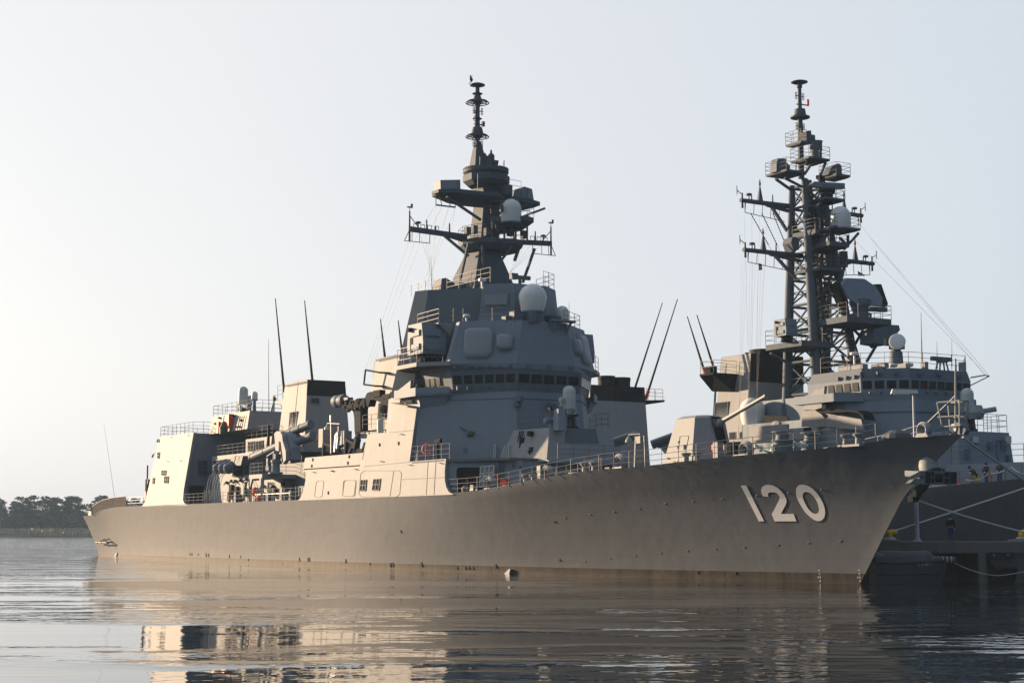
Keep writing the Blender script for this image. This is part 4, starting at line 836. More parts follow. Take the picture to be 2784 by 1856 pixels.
z = zz(425); m.box((MX, py_ - .55, z), (.25, .25, .45)); m.tube((MX, py_, z - .1), (MX, py_ - .5, z - .1), .06)
for yy in (370, 400, 430, 330, 620): m.box((MX, py_ + .2 * (-1) ** yy, zz(yy)), (.3, .3, .18))
part('dipole', m, 'mast', po)
# yardarms, braces, vanes, halyards
yl, yr_ = mp(105, 1315), mp(1310, 1440); zy = yl.z - .1
for sd, ye in ((1, yl.y), (-1, yr_.y)):
    yi = 1.2 if sd == 1 else -3.6
    m = M(); m.bar((MX, yi, zy - .2), (MX, ye, zy), .42, .42); m.fr([(MX - .2, yi, zy - .75), (MX + .2, yi, zy - .75), (MX + .2, yi, zy), (MX - .2, yi, zy)], [(MX - .15, ye - sd * 3, zy - .2), (MX + .15, ye - sd * 3, zy - .2), (MX + .15, ye - sd * 3, zy), (MX - .15, ye - sd * 3, zy)])
    m.bar((MX, ye - sd * 3.2, zy - .1), (MX - .4, yi, zy - 2.0), .22, .22); o = part('yardarm', m, 'mast', mast)
    v = M(); v.tube((MX, ye, zy - 1.1), (MX, ye, zy + 1.6), .1, .07); v.tube((MX, ye, zy + 1.6), (MX, ye, zy + 2.0), .03); v.box((MX, ye, zy + 1.95), (.1, .5, .12)); v.box((MX, ye - .2, zy + 2.1), (.05, .2, .35)); v.tube((MX, ye - sd * .9, zy + .2), (MX, ye, zy + 1.2), .04); v.build('wind_vane', G['mast'], o)
    a = M()
    for dy, h in ((1.7, 1.0), (4.0, .9), (2.6, .5)):
        if abs(ye) - dy > 2.8: a.tube((MX, ye - sd * dy, zy), (MX, ye - sd * dy, zy + h), .09, .06)
    a.lathe([(.06, 0), (.06, .35), (.26, .38), (.26, .5), (.14, .55)], (MX, ye - sd * .85, zy + .2), 12); a.build('yard_antenna', G['mast'], o)
    g = M(); y0, y1 = ye + sd * .5, ye - sd * 2.0
    g.path([(MX, ye, zy - .1), (MX, y0, zy - 1.1), (MX, y1, zy - 1.1), (MX, y1, zy)], .035, 5)
    for k in (.3, .6): g.tube((MX, lerp(y0, y1, k), zy - .1), (MX, lerp(y0, y1, k), zy - 1.1), .03)
    for k in range(4): g.path([(MX, ye - sd * (.4 + k * .7), zy + .2), (MX, ye - sd * (.4 + k * .7), zy + .5), (MX, ye - sd * (.8 + k * .7), zy + .5), (MX, ye - sd * (.8 + k * .7), zy + .2)], .03, 5)
    g.build('foot_rope', G['mast'], o)
    h = M()
    for k in range(5):
        a_ = Vector((MX, ye - sd * (1.0 + k * .55), zy - .2)); h.tube(a_, Vector((MX + 3.5, sd * (2.2 + .5 * k), 24.6)), .008, n=4)
    h.build('halyard', G['rail'], o)
m = M()
for p, q in [((MX - 2.2, 2.2, 28.6), (46.9, 3.1, 25.2)), ((MX - 2.6, -4.4, 28.6), (46.5, -3.1, 25.4)), ((46.2, -1.8, 28.6), (46.7, .7, 25.0)), ((47.0, .8, 28.5), (46.9, .6, 25.0)), ((47.4, 4.2, 32.6), (48, .4, 31.0)), ((47.4, -6, 32.6), (48, -2.3, 31.0)), ((46.4, -1.0, 32.6), (48, -1, 30.4))]: m.bar(p, q, .2, .2)
part('brace', m, 'mast', mast)
m = M(); a = mp(330, 1120); b = mp(495, 1140); m.bar(a, b, .12, .12); m.tube(a, a + Vector((0, 0, .8)), .04); m.tube(b, b + Vector((0, 0, .7)), .04); m.tube(a.lerp(b, .3), a.lerp(b, .2) + Vector((0, 0, .8)), .04); m.tube(a.lerp(b, .75), a.lerp(b, .6) + Vector((0, 0, .8)), .04); part('halyard_bar', m, 'mast', mast)
m = M()
for k in range(4): m.tube(a.lerp(b, k / 3), (MX, yl.y - 1.2 - 1.0 * k, zy + .3), .008, n=4); m.tube(a.lerp(b, k / 3), Vector((52, 3.2 + .3 * k, 24.6)), .008, n=4)
for k in range(3): m.tube((MX, yl.y - .6 * k - .3, zy - .1), fp[1] + Vector((0, -.3 * k, .02)), .009, n=4)
part('halyard', m, 'rail', mast)
m = M()
for y, z in ((1.5, 29.9), (.2, 29.8), (-2.2, 30.0), (-3.6, 29.9), (-1.0, 30.1), (2.2, 29.7)): m.box((47.2, y, z), (.5, .45, .7))
for y in (-.2, -1.4, -2.6, -3.8): m.tube((46.9, y, 29.3), (46.9, y, 30.9), .09)
for y in (-.6, -1.3): m.box((46.0, y, 31.8), (.25, .3, .6))
part('mast_equipment', m, 'mast', mast)

# ---- deck works before the bridge
cp = M().fr([(31.88, 3.48, 8.75), (31.88, -3.48, 8.75), (38, -4.4, 8.75), (38, 4.4, 8.75)], [(32.36, 2.91, 11.45), (32.36, -2.91, 11.45), (38, -3.6, 11.45), (38, 3.6, 11.45)]).build('gun_platform', G['side'], S1)
m = M(); m.fr(lv3(mir([(32.6, 3.3), (39.5, 5.6)]), 6.4), lv3(mir([(32.6, 3.3), (39.5, 5.6)]), 8.74)); part('lower_block', m, 'grey', cp)
m = M(); m.pris([(31.9, 3.5, 8.75), (31.5, 3.5, 8.62), (31.5, -3.5, 8.62), (31.9, -3.5, 8.75)], (0, 0, .16)); part('ledge', m, 'grey', cp)
m = M(); m.pris([(32.3, 1.55, 10.3), (32.3, -1.65, 10.3), (32.42, -1.4, 11.46), (32.42, 1.3, 11.46)], (-.2, 0, 0)); part('splinter_tray', m, 'dgrey', cp)
q = A.y(z6(1390, 640), 0); sc_ = (A.y(z6(1390, 183), 0).z - 11.45) / 4.82; ciws(S1, (q.x + .4, 0, 11.45), sc_, R(0), 'close-in gun with a pale domed drum, before the bridge')
rail(cp, [(32.5, 2.8, 11.5), (36.3, 3.3, 11.5)], 1.5, step=1.3); rail(cp, [(32.5, -1.6, 11.5), (32.5, -2.8, 11.5), (36, -3.3, 11.5)], 1.3, step=1.3)
m = M(); a = A.y(z6(1260, 640), 2.2); m.fr([a + Vector((i * .45, j * .4, -.2)) for i, j in ((-1, -1), (1, -1), (1, 1), (-1, 1))], [a + Vector((i * .3, j * .3, 1.5)) for i, j in ((-1, -1), (1, -1), (1, 1), (-1, 1))]); a = A.y(z6(1180, 560), 2.4); m.tube(a + Vector((0, .7, 0)), a + Vector((0, -.7, 0)), .25, n=10); m.box(a + Vector((0, 0, -.5)), (.4, .4, .9)); part('sight_stand', m, 'grey', cp)
sy = lambda z: lerp(3.48, 2.91, (z - 8.75) / 2.7)
def cpp(x, y): q = A.y(z6(x, y), 3.3); return q
m = M()
for x0, y0, x1, y1 in ((865, 670, 830, 960), (885, 670, 850, 960), (905, 672, 880, 850)): m.tube(cpp(x0, y0) + Vector((0, .25, 0)), cpp(x1, y1) + Vector((0, .45, 0)), .05)
for p in ((895, 770), (990, 870), (970, 700), (975, 905)): m.box(cpp(*p) + Vector((0, .2, 0)), (.4, .35, .4))
part('wall_pipe', m, 'dark', cp)
o = M().pris([cpp(*p) + Vector((0, .18, 0)) for p in ((805, 968), (820, 892), (930, 890), (925, 968))], (0, .03, 0)).build('grating', G['hole'], cp)
# chamfer wall: door outline, boxes, life buoy, ladders (starboard chamfer of the lower block)
_a, _b, _c = Vector((36.4, 3.55, zd0)), Vector((44.25, 8.85, zd0)), Vector((37.05, 3.15, 14.7)); _n = (_b - _a).cross(_c - _a).normalized(); _n = _n if _n.x < 0 else -_n
def cf(p, off=.0): return A.hit(p, tuple(_n), _n.dot(_a)) + _n * off
cm = _n.to_track_quat('Y', 'Z').to_matrix()
m = M()
for p, s in (((283, 795), (.5, .25, .4)), ((270, 885), (.4, .25, .4)), ((137, 712), (.22, .3, .25)), ((75, 1165), (.6, .25, .45)), ((305, 1012), (.22, .3, .35)), ((815, 395), (.5, .5, .35))): m.box(cf(z6(*p), .12), s, 0, cm)
m.box(cf(z6(850, 340), .4), (.55, .5, .4), 0, cm); m.tube(cf(z6(850, 400), 0), cf(z6(850, 345), .4), .06)
for p in ((1130, 395), (1188, 415)): m.lathe([(.05, 0), (.3, .1), (.25, .35)], A.x(z6(*p), 36.8), 10, Matrix.Rotation(R(-90), 3, 'Y'))
part('wall_fitting', m, 'dgrey', fs)
m = M(); m.box(cf(z6(223, 790), .05), (.45, .06, .3), 0, cm)
for p in ((325, 915), (435, 716), (427, 760)): m.box(cf(z6(*p), .05), (.2, .05, .12), 0, cm)
part('notice_plate', m, 'num', fs)
m = M()
P = [cf(z6(*p), .05) for p in [(392, 740), (405, 722), (460, 722), (472, 740), (462, 960), (455, 968)]]; m.path(P, .035, 5)
for y in (775, 820, 852, 900, 945): m.box(cf(z6(472 - (y - 740) * .05, y), .07), (.14, .1, .09), 0, cm)
for x, y0, y1 in ((247, 820, 962), (420, 825, 962)): m.tube(cf(z6(x, y0), .1), cf(z6(x, y1), .1), .045)
for x in (585, 725): m.path([cf(z6(x - 10, 965), .35), cf(z6(x, 830), .35), cf(z6(x + 15, 830), .35), cf(z6(x + 10, 965), .35)], .045, 5)
m.path([cf(z6(680, 965), .8), cf(z6(700, 835), .4)], .045, 5); m.path([cf(z6(740, 830), .4), cf(z6(765, 965), .8)], .045, 5)
m.path([cf(z6(362, 860), .1), cf(z6(385, 840), .1), cf(z6(400, 825), .1)], .04, 5)
part('door_fitting', m, 'ciws', fs)
m = M(); q = cf(z6(325, 705), .25); m.lathe([(.1, -.25), (.36, -.1), (.36, .1), (.1, .25)], q, 12, cm); m.tube(cf(z6(225, 635), .5), q, .05); m.tube(q, cf(z6(372, 680), .3), .05); m.tube(q, cf(z6(300, 745), .3), .05); part('reel', m, 'green', fs)
# 01 deck alongside: bulwark recess with the big doorway and the open shell door
m = M(); m.pris([(37.0, 5.0, 9.02), (44.4, 9.0, 9.02), (38.6, 9.0, 9.02), (33, 6.2, 9.02), (33, 3.4, 9.02)], (0, 0, -.2)); part('upper_deck', m, 'deck')
dk = [A.hit(z6(*p), (0, 1, SL), SC) for p in ((55, 975), (40, 1300))]; xw = dk[0].x
def dwall(p, off=0): return A.hit(p, tuple(_n2), _d2) + _n2 * off
_p, _q = Vector((38.75, 8.9, 6.3)), Vector((32.65, 5.25, 6.3)); _n2 = Vector((-(_p - _q).y, (_p - _q).x, 0)).normalized(); _d2 = _n2.dot(_p)
m = M(); m.pris([_p, _q, _q + Vector((0, 0, 2.5)), _p + Vector((0, 0, 2.52))], -_n2 * .2); dw = part('side_bulkhead', m, 'grey')
m = M(); m.pris([_q, (32.65, 3.3, 6.3), (32.65, 3.3, 8.75), _q + Vector((0, 0, 2.45))], (.2, 0, 0)); part('front_bulkhead', m, 'grey', dw)
P = [dwall(z6(*p), .01) for p in [(160, 1340), (165, 1085), (185, 1058), (415, 1058), (432, 1085), (432, 1310)]]; part('doorway', M().pris(P, _n2 * .02), 'hole', dw)
P = [dwall(z6(*p), .35) for p in [(438, 1270), (450, 1055), (592, 1040), (578, 1245)]]; o = part('open_door', M().pris(P, _n2 * .06), 'side', dw); m = M()
for t in (0, .33, .66, 1): m.bar(P[0].lerp(P[1], t) + _n2 * .1, P[3].lerp(P[2], t) + _n2 * .1, .08, .1); m.bar(P[0].lerp(P[3], t) + _n2 * .1, P[1].lerp(P[2], t) + _n2 * .1, .08, .1)
m.bar(P[0].lerp(P[1], .3) + _n2 * .1, P[3].lerp(P[2], .7) + _n2 * .1, .06, .1); m.bar(P[0].lerp(P[1], .7) + _n2 * .1, P[3].lerp(P[2], .3) + _n2 * .1, .06, .1); m.build('stiffener', G['ciws'], o)
m = M(); m.box(dwall(z6(690, 1220), .3), (.5, .4, .5), 0, _n2.to_track_quat('Y', 'Z').to_matrix()); part('hydrant_box', m, 'red', dw)
m = M(); m.box(dwall(z6(592, 1190), .2), (.2, .3, .9)); part('fire_extinguisher', m, 'red', dw)
m = M()
for x in (625, 668): m.tube(dwall(z6(x, 985), .1), dwall(z6(x, 1240), .1), .045)
for k in range(8): m.tube(dwall(z6(625, 1000 + 30 * k), .1), dwall(z6(668, 1000 + 30 * k), .1), .03)
for p in ((1000, 1060), (1010, 1100), (920, 1130), (840, 1060), (770, 1040)): m.box(dwall(z6(*p), .1), (.15, .15, .3))
m.path([dwall(z6(*p), .1) for p in ((960, 1070), (1000, 1055), (1025, 1080), (1015, 1180))], .05)
part('ladder', m, 'dgrey', dw)
lifebuoy(S1, A.y(z3(660, 1115), 8.6), (-.5, .86, 0), .44)
rail(S1, [A.y(z3(545, 1200), 8.9), A.y(z3(815, 1180), 8.6)], 1.25, step=1.2)
q = A.y(z3(735, 1180), 8.4); m = M(); m.tube(q, q + Vector((0, 0, 1.3)), .12); m.box(q + Vector((0, 0, 1.45)), (1.0, .25, .3)); m.tube(q + Vector((.2, 0, 1.5)), q + Vector((-.9, .2, 1.55)), .09); part('machine_gun_stand', m, 'dark')
# forecastle
def dz(x): return H1.deckz(x)
def de(x, e=.25): d = max(0, x - H1.xs(8.9)); return H1.Bd * (1 - (1 - min(d / H1.Ld, 1)) ** 2) - e
rl = [(x, de(x), dz(x)) for x in (38.2, 35, 32, 29, 26, 23, 20, 17, 14)]; rail(S1, rl, 1.15, step=1.6)
rl = [(x, de(x), dz(x)) for x in (14, 11, 8, 5, 2, -1, -3.5)]; rail(S1, rl, 1.15, step=1.7, r=.02); rail(S1, [(x, -de(x), dz(x)) for x in (-3.5, 0, 4, 8, 12, 16, 20, 26, 32)], 1.15, step=1.8, r=.02)
rail(S1, [(31.6, 4.6, dz(30)), (27.5, 4.4, dz(27)), (23, 4.2, dz(23))], 1.5, step=1.5); rail(S1, [(30.5, 3.3, 8.9), (31.6, -3.3, 8.9)], 1.2, step=1.5)
m = M(); a = A.y(z6(1200, 1190), 4.9); vz = dz(26)
m.fr([(a.x, 4.3, vz - .6), (19.5, 4.3, vz - .6), (19.5, -4.3, vz - .6), (a.x, -4.3, vz - .6)], [(a.x - .8, 4.1, vz + .85), (19.7, 4.1, vz + .85), (19.7, -4.1, vz + .85), (a.x - .8, -4.1, vz + .85)]); vl = part('missile_cell_block', m, 'side')
m = M()
for i in range(5):
    for j in range(2): m.box((21.2 + i * 1.2, 2.6 - j * 1.4, vz + .9), (1.0, 1.1, .12))
part('cell_hatch', m, 'grey', vl)
def fairlead(p, y, s=1.0):
    q = A.y(p, y); q.z = dz(q.x); m = M(); K = 14
    prof = [(.55, .0), (.75, .15), (.75, .5), (.55, .62), (.38, .5), (.33, .32), (.38, .12), (.55, 0)]
    t = Matrix.Rotation(R(90), 3, 'X'); v = []; f = []
    for r_, z in prof: v += [q + Vector((0, .1, .55 * s)) + t @ Vector((r_ * s * math.cos(2 * math.pi * i / K), r_ * s * .95 * math.sin(2 * math.pi * i / K), (z - .3) * s)) for i in range(K)]
    for k in range(len(prof) - 1): f += [(k * K + i, k * K + (i + 1) % K, (k + 1) * K + (i + 1) % K, (k + 1) * K + i) for i in range(K)]
    m.add(v, f); m.fr([q + Vector((i * .8 * s, .1 + j * .35 * s, -.05)) for i, j in ((-1, -1), (1, -1), (1, 1), (-1, 1))], [q + Vector((i * .55 * s, .1 + j * .3 * s, .25 * s)) for i, j in ((-1, -1), (1, -1), (1, 1), (-1, 1))]); return m.build('fairlead', G['fit'], S1, smooth=True)
fairlead(z6(535, 1300), 8.3, .9); fairlead(z6(1140, 1190), 7.4, .95); fairlead(z6(1920, 1060), 5.7, .95); fairlead(z7(1155, 1150), 3.6, .85); fairlead(z4(0, 0) if False else r4(738, 1030), .7, .7)
def bitts(p, y, s=1.0, h=.8, horn=True):
    q = A.y(p, y); q.z = dz(q.x) - .02; m = M(); m.box(q + Vector((0, 0, .06)), (2.4 * s, .8 * s, .14))
    for sx in (-.7, .7): m.lathe([(.26 * s, .1), (.22 * s, h * .7), (.42 * s, h * .9), (.45 * s, h), (.3 * s, h + .05)], q + Vector((sx * s, 0, 0)), 14)
    return m.build('mooring_bitts', G['fit'], S1, smooth=True)
bitts(r4(115, 1095), 2.2, .8, .75); bitts(z6(940, 1240), 7.6, .8); bitts(z6(1580, 1100), 6.2, .9, .95); bitts(z7(625, 1190), 4.4, .85)
for p, y, s in ((z7(1490, 1085), 1.5, 1.0), (z7(1760, 1080), -.9, 1.0)):
    q = A.y(p, y); q.z = dz(q.x) - .02; o = M().lathe([(.66 * s, 0), (.66 * s, .95), (.74 * s, 1.0), (.74 * s, 1.08), (.48 * s, 1.1), (.42 * s, 1.45), (.5 * s, 1.5), (.5 * s, 1.56)], q, 20).build('capstan', G['dgrey'], S1, 'grey anchor capstan on the forecastle', True)
    m = M(); K = 20
    for i in range(K): a0, a1 = 2 * math.pi * i / K, 2 * math.pi * (i + 1) / K; m.tube(q + Vector((.66 * math.cos(a0), .66 * math.sin(a0), 1.62)), q + Vector((.66 * math.cos(a1), .66 * math.sin(a1), 1.62)), .05)
    m.tube(q + Vector((-.66, 0, 1.62)), q + Vector((.66, 0, 1.62)), .05); m.build('hand_wheel', G['dgrey'], o)
m = M()
for p, y in ((z6(1065, 1140), 7.6), (z7(880, 1130), 4.0)): q = A.y(p, y); m.box((q.x, q.y, dz(q.x) + .6), (.5, .5, 1.3))
part('deck_box', m, 'fit')
m = M()
for p, y in ((z6(680, 1270), 8.2), (z6(1770, 1075), 6.1), (z7(480, 1240), 5.0), (r4(400, 1075), 1.2)): q = A.y(p, y); q.z = dz(q.x); m.tube(q, q + Vector((0, 0, .18)), .08); m.tube(q + Vector((-.3, 0, .3)), q + Vector((.3, 0, .3)), .05); m.tube(q + Vector((0, 0, .1)), q + Vector((.25, 0, .3)), .06); m.tube(q + Vector((0, 0, .1)), q + Vector((-.25, 0, .3)), .06)
q = A.y(z6(345, 1300), 8.2); m.box(q + Vector((0, 0, -.1)), (.5, .4, 1.0)); m.tube(q + Vector((-.6, 0, 0)), q + Vector((.6, 0, 0)), .1); q = A.y(z6(250, 1320), 8.3); m.lathe([(.2, -.2), (.3, .3), (.1, .5)], q, 10)
part('cleat', m, 'fit')
q = A.y(z6(2120, 1010), 4.6); m = M()
for dx in (-.3, .3): m.bar((q.x + dx, 4.6, dz(q.x)), (q.x + dx, 4.6, A.y(z6(2130, 780), 4.6).z), .28, .25)
m.box((q.x, 4.6, A.y(z6(2130, 765), 4.6).z), (.5, .35, .5)); m.bar((q.x - .7, 4.6, dz(q.x)), (q.x - .5, 4.6, dz(q.x) + 2.4), .12, .12); m.bar((q.x + .7, 4.6, dz(q.x)), (q.x + .5, 4.6, dz(q.x) + 2.4), .12, .12)
tz = A.y(z6(2130, 700), 4.6).z; m.path([(q.x, 4.6, tz - .6), (q.x, 4.6, tz), (q.x + 1.4, 4.6, tz)], .04); m.lathe([(.28, -.55), (.24, -.35), (.07, -.1), (.03, 0)], (q.x + 1.4, 4.6, tz), 12); part('stores_davit', m, 'fit')
# main gun
gx = lambda p, y: A.y(z7(*p), y)
zg0, zg1 = 8.0, 11.3
gb = [(13.4, .75), (15.0, 1.9), (18.4, 1.95), (18.9, 1.2)]; gt_ = [(14.6, .62), (15.3, 1.32), (17.5, 1.35), (17.8, .9)]
gun = M().fr(lv3(mir(gb), zg0), lv3(mir(gt_), zg1)).build('gun_turret', G['gun'], S1, 'faceted pale grey gun turret on the forecastle')
m = M(); m.fr(lv3(mir(gt_), zg1 + .002), lv3(mir([(15.1, .45), (15.6, .9), (17.2, .95), (17.5, .5)]), zg1 + .2)); part('turret_roof', m, 'gun', gun)
m = M(); m.pris([(13.9, .42, 8.9), (13.9, -.42, 8.9), (14.72, -.42, 11.32), (14.72, .42, 11.32)], (-.16, 0, .05)); part('gun_slot', m, 'hole', gun)
e0, e1 = A.y(z7(800, 920), 0), A.y(z7(1335, 612), 0); d = (e1 - e0).normalized(); qm = d.to_track_quat('Z', 'Y').to_matrix(); L = (e1 - e0).length
m = M(); m.lathe([(.42, -.6), (.45, -.2), (.30, .1), (.26, .6), (.25, 1.5), (.17, 1.52), (.135, L - .2), (.155, L - .18), (.155, L), (.09, L), (.085, L - .25)], e0, 20, qm); brl = part('gun_barrel', m, 'steel', gun, smooth=True)
m = M(); m.tube((14.9, -.5, 10.6), (14.9, .5, 10.6), .55, n=16); m.box((14.7, 0, 10.9), (.8, .75, .6)); part('trunnion', m, 'dgrey', gun)
def gface(p, off=0.0):
    a, b, c = Vector((15.0, 1.9, zg0)), Vector((18.4, 1.95, zg0)), Vector((15.3, 1.32, zg1)); n = (b - a).cross(c - a).normalized(); n = n if n.y > 0 else -n; return A.hit(z7(*p), tuple(n), n.dot(a)) + n * off
m = M(); P = [gface(p, .01) for p in ((500, 1150), (518, 995), (602, 990), (570, 1150))]
for a, b in zip(P, P[1:]): m.bar(a, b, .03, .03, up=(0, 1, 0))
m.box(gface((505, 1050), .03), (.08, .06, .14)); m.box(gface((497, 1100), .03), (.08, .06, .14)); part('turret_door', m, 'dgrey', gun)
m = M(); m.box(gface((565, 1098), .02), (.22, .06, .35)); m.box(gface((410, 1205), .03), (.18, .1, .1)); part('vent', m, 'hole', gun)
m = M(); m.lathe([(.4, 0), (.55, .12), (.3, .25)], A.y(z7(940, 1100), -.6), 12); q = A.y(z7(940, 1110), .9); m.fr([q + Vector((a, b, -.3)) for a, b in ((-.5, -.3), (.4, -.3), (.4, .3), (-.5, .3))], [q + Vector((a - .2, b, .25)) for a, b in ((-.2, -.2), (.6, -.2), (.6, .2), (-.2, .2))]); part('fire_monitor', m, 'red')
m = M(); q = A.y(z7(850, 1110), 1.6); m.box(q, (.4, .3, .5)); part('hydrant_box', m, 'red')
# loose mooring line flaked on the forecastle
random.seed(8); m = M()
for (pa, ya), (pb, yb) in [((z7(1220, 1110), 2.6), (z7(1400, 1125), 2.3)), ((z7(1370, 1130), 2.4), (z7(1450, 1040), 1.9)), ((z7(1560, 1080), .8), (z7(1720, 1060), .2)), ((z7(1540, 1095), 1.0), (z7(1715, 1075), .3)), ((z7(1230, 1090), 2.6), (z7(1290, 1120), 2.5))]:
    a, b = A.y(pa, ya), A.y(pb, yb); m.path([a.lerp(b, t / 6) + Vector((random.uniform(-.1, .1), random.uniform(-.1, .1), .12 * math.sin(t))) for t in range(7)], .10, 7)
part('flaked_line', m, 'ropet', label='pale mooring line flaked down on the forecastle')
m = M(); q = A.y(r4(500, 1045), .7); m.lathe([(.9, -.2), (.8, .1), (.4, .3)], q, 14); part('covered_gear', m, 'tarp')
m = M(); q = A.y(z7(1060, 1120), 1.8); m.lathe([(.9, -.3), (.9, .35), (.6, .5)], q, 16); part('cable_drum', m, 'dark')
# jackstaff and pulpit
jb, jt = A.y(r4(998, 905), 0), A.y(r4(998, 440), 0); m = M(); m.tube((jb.x, 0, dz(jb.x)), jt, .09, .06, n=8); m.tube(jt, jt + Vector((0, 0, .35)), .05)
k = A.y(r4(745, 955), 0); m.tube((k.x, 0, k.z), jb.lerp(jt, .42), .07); m.tube((k.x, 0, k.z), (k.x, 0, dz(k.x)), .06)
zz_ = A.y(r4(1020, 755), 0).z; pz_ = [(jb.x + 1.0, .45), (jb.x - .7, .35), (jb.x - .7, -.35), (jb.x + 1.0, -.45)]
for h in (zz_, lerp(dz(jb.x), zz_, .55), lerp(dz(jb.x), zz_, .25)): m.path([(x, y, h) for x, y in pz_], .045, 5, True)
for x, y in pz_: m.tube((lerp(x, jb.x, .3), y * .6, dz(jb.x)), (x, y, zz_), .05)
part('jackstaff', m, 'fit')
m = M(); q = A.y(r4(1000, 985), 0); K = 16
m.pris([A.y(r4(*p), .18) for p in ((935, 1030), (960, 960), (985, 935), (1030, 935), (1060, 960), (1085, 1000), (1062, 1040))], (0, -.36, 0)); bl = part('bow_roller', m, 'dgrey'); m = M(); m.tube(q + Vector((0, .24, 0)), q + Vector((0, -.24, 0)), .26, n=14); part('roller_eye', m, 'ciws', bl)
# bow anchor on the stem: crown athwart, facing forward; the lower anchor close under it on the port side
xA = A.y(n2(1080, 600), 0).x - .55
def ap(x, y, dx=0.0): return A.x(n2(x, y), xA + dx)
an = M().pris([ap(*p) for p in ((890, 620), (890, 905), (1000, 915), (1500, 910), (1585, 895), (1585, 645), (1050, 612))], (.55, 0, 0)).build('bow_anchor', G['dgrey'], S1, 'stockless anchor housed on the stem, heavy square crown')
m = M()
for (x0, y0, x1, y1) in [(915, 645, 1030, 890), (1050, 640, 1095, 745), (1050, 775, 1095, 880), (1320, 655, 1420, 755), (1320, 785, 1420, 885), (1450, 655, 1570, 885), (1120, 690, 1290, 860)]: m.pris([ap(x, y, -.02) for x, y in ((x0, y0), (x1, y0), (x1, y1), (x0, y1))], (.012, 0, 0))
part('crown_pocket', m, 'hole', an)
m = M(); m.fr([ap(1130, 690, -.03), ap(1270, 700, -.03), ap(1270, 850, -.03), ap(1130, 850, -.03)], [ap(1150, 700, -.12), ap(1240, 705, -.12), ap(1230, 820, -.12), ap(1160, 830, -.12)]); part('shackle', m, 'dark', an)
c0_, c1_ = ap(890, 620), ap(890, 905)
m = M(); m.pris([c0_ + Vector((.0, .01, 0)), c0_.lerp(c1_, .42) + Vector((0, .01, 0)), c0_.lerp(c1_, .5) + Vector((.7, .35, 0))], (.05, .25, 0)); m.pris([c0_.lerp(c1_, .55) + Vector((0, .01, 0)), c1_ + Vector((0, .01, 0)), c1_ + Vector((.7, .45, .08)), c0_.lerp(c1_, .62) + Vector((.5, .35, 0))], (.4, 0, -.02))
e0_ = A.y(n2(490, 725), 1.1); m.tube(e0_, c0_.lerp(c1_, .45) + Vector((.2, .1, 0)), .06, .09); e0_ = A.y(n2(490, 665), .9); m.bar(e0_, c0_.lerp(c1_, .2) + Vector((.3, .1, 0)), .14, .28); part('fluke', m, 'dgrey', an)
q = A.y(n2(1070, 625), 0); m = M(); m.lathe([(.62, -.1), (.66, .15), (.6, .5), (.45, .8), (.2, .95)], (q.x + .15, 0, q.z), 20, Matrix.Rotation(R(28), 3, 'Y')); part('anchor_bolster', m, 'fit', an, smooth=True)
m = M(); m.pris([A.y(n2(*p), -.25) for p in ((700, 930), (930, 900), (860, 1000), (760, 1110), (705, 1180), (655, 1290), (600, 1290), (570, 1255), (490, 1265))], (0, -.35, 0)); m.box(A.y(n2(620, 1200), -.2), (.45, .3, .5)); m.box(A.y(n2(705, 1100), -.2), (.35, .3, .4)); part('lower_anchor', m, 'dark', label='dark anchor lying along the stem below the bow anchor')
# quarterdeck: safety nets, stern gear, ensign staff
m = M(); P = [H1.edge(A, z1(*p)) for p in ((850, 1030), (800, 1030), (700, 1035))]
pts = [(122.2, 8.98, 6.26), (127, 8.9, 6.2), (132.5, 8.8, 5.95), (137.3, 8.7, 5.2)]
fr2 = M()
for (a, b) in zip(pts, pts[1:]):
    a, b = Vector(a), Vector(b); n = 5
    for i in range(n):
        p, q = a.lerp(b, i / n), a.lerp(b, (i + .94) / n); up = Vector((0, .25, 1.25))
        for k in range(9): m.tube(p.lerp(q, k / 8), p.lerp(q, k / 8) + up, .03, n=4)
        for k in range(7): m.tube(p + up * (k / 6), q + up * (k / 6), .03, n=4)
        fr2.path([p, p + up, q + up, q], .05, 5, True)
nt_ = part('safety_net', fr2, 'dgrey', label='folded-up flight deck safety nets'); part('mesh', m, 'rope_dark', nt_)
rail(S1, [(140.5, 8.2, 5.2), (142.4, 8.1, 5.2), (142.4, 2, 5.2), (142.4, -8, 5.2)], 1.0); rail(S1, [(115.5, 9.0, 6.25), (121.8, 8.98, 6.25)], 1.1)
m = M(); m.tube((141.8, 7.6, 5.6), (142.9, 8.1, 5.7), .28, n=10); m.box((140.9, 7.7, 5.5), (1.2, .9, .6)); part('stern_roller', m, 'ciws', smooth=True)
whip(S1, (130.5, 7.8, 6.2), A.y(z1(681, 480), 7.8), .035, 'rail')
m = M(); m.box((117.0, 7.9, 7.9), (.5, .8, 3.2)); m.tube((116.8, 8.2, 9.2), (116.8, 8.2, 11.2), .1); part('deck_mast_box', m, 'dark'); m = M(); m.box((116.2, 8.4, 7.4), (.3, .4, 1.2)); part('hose_box', m, 'red')

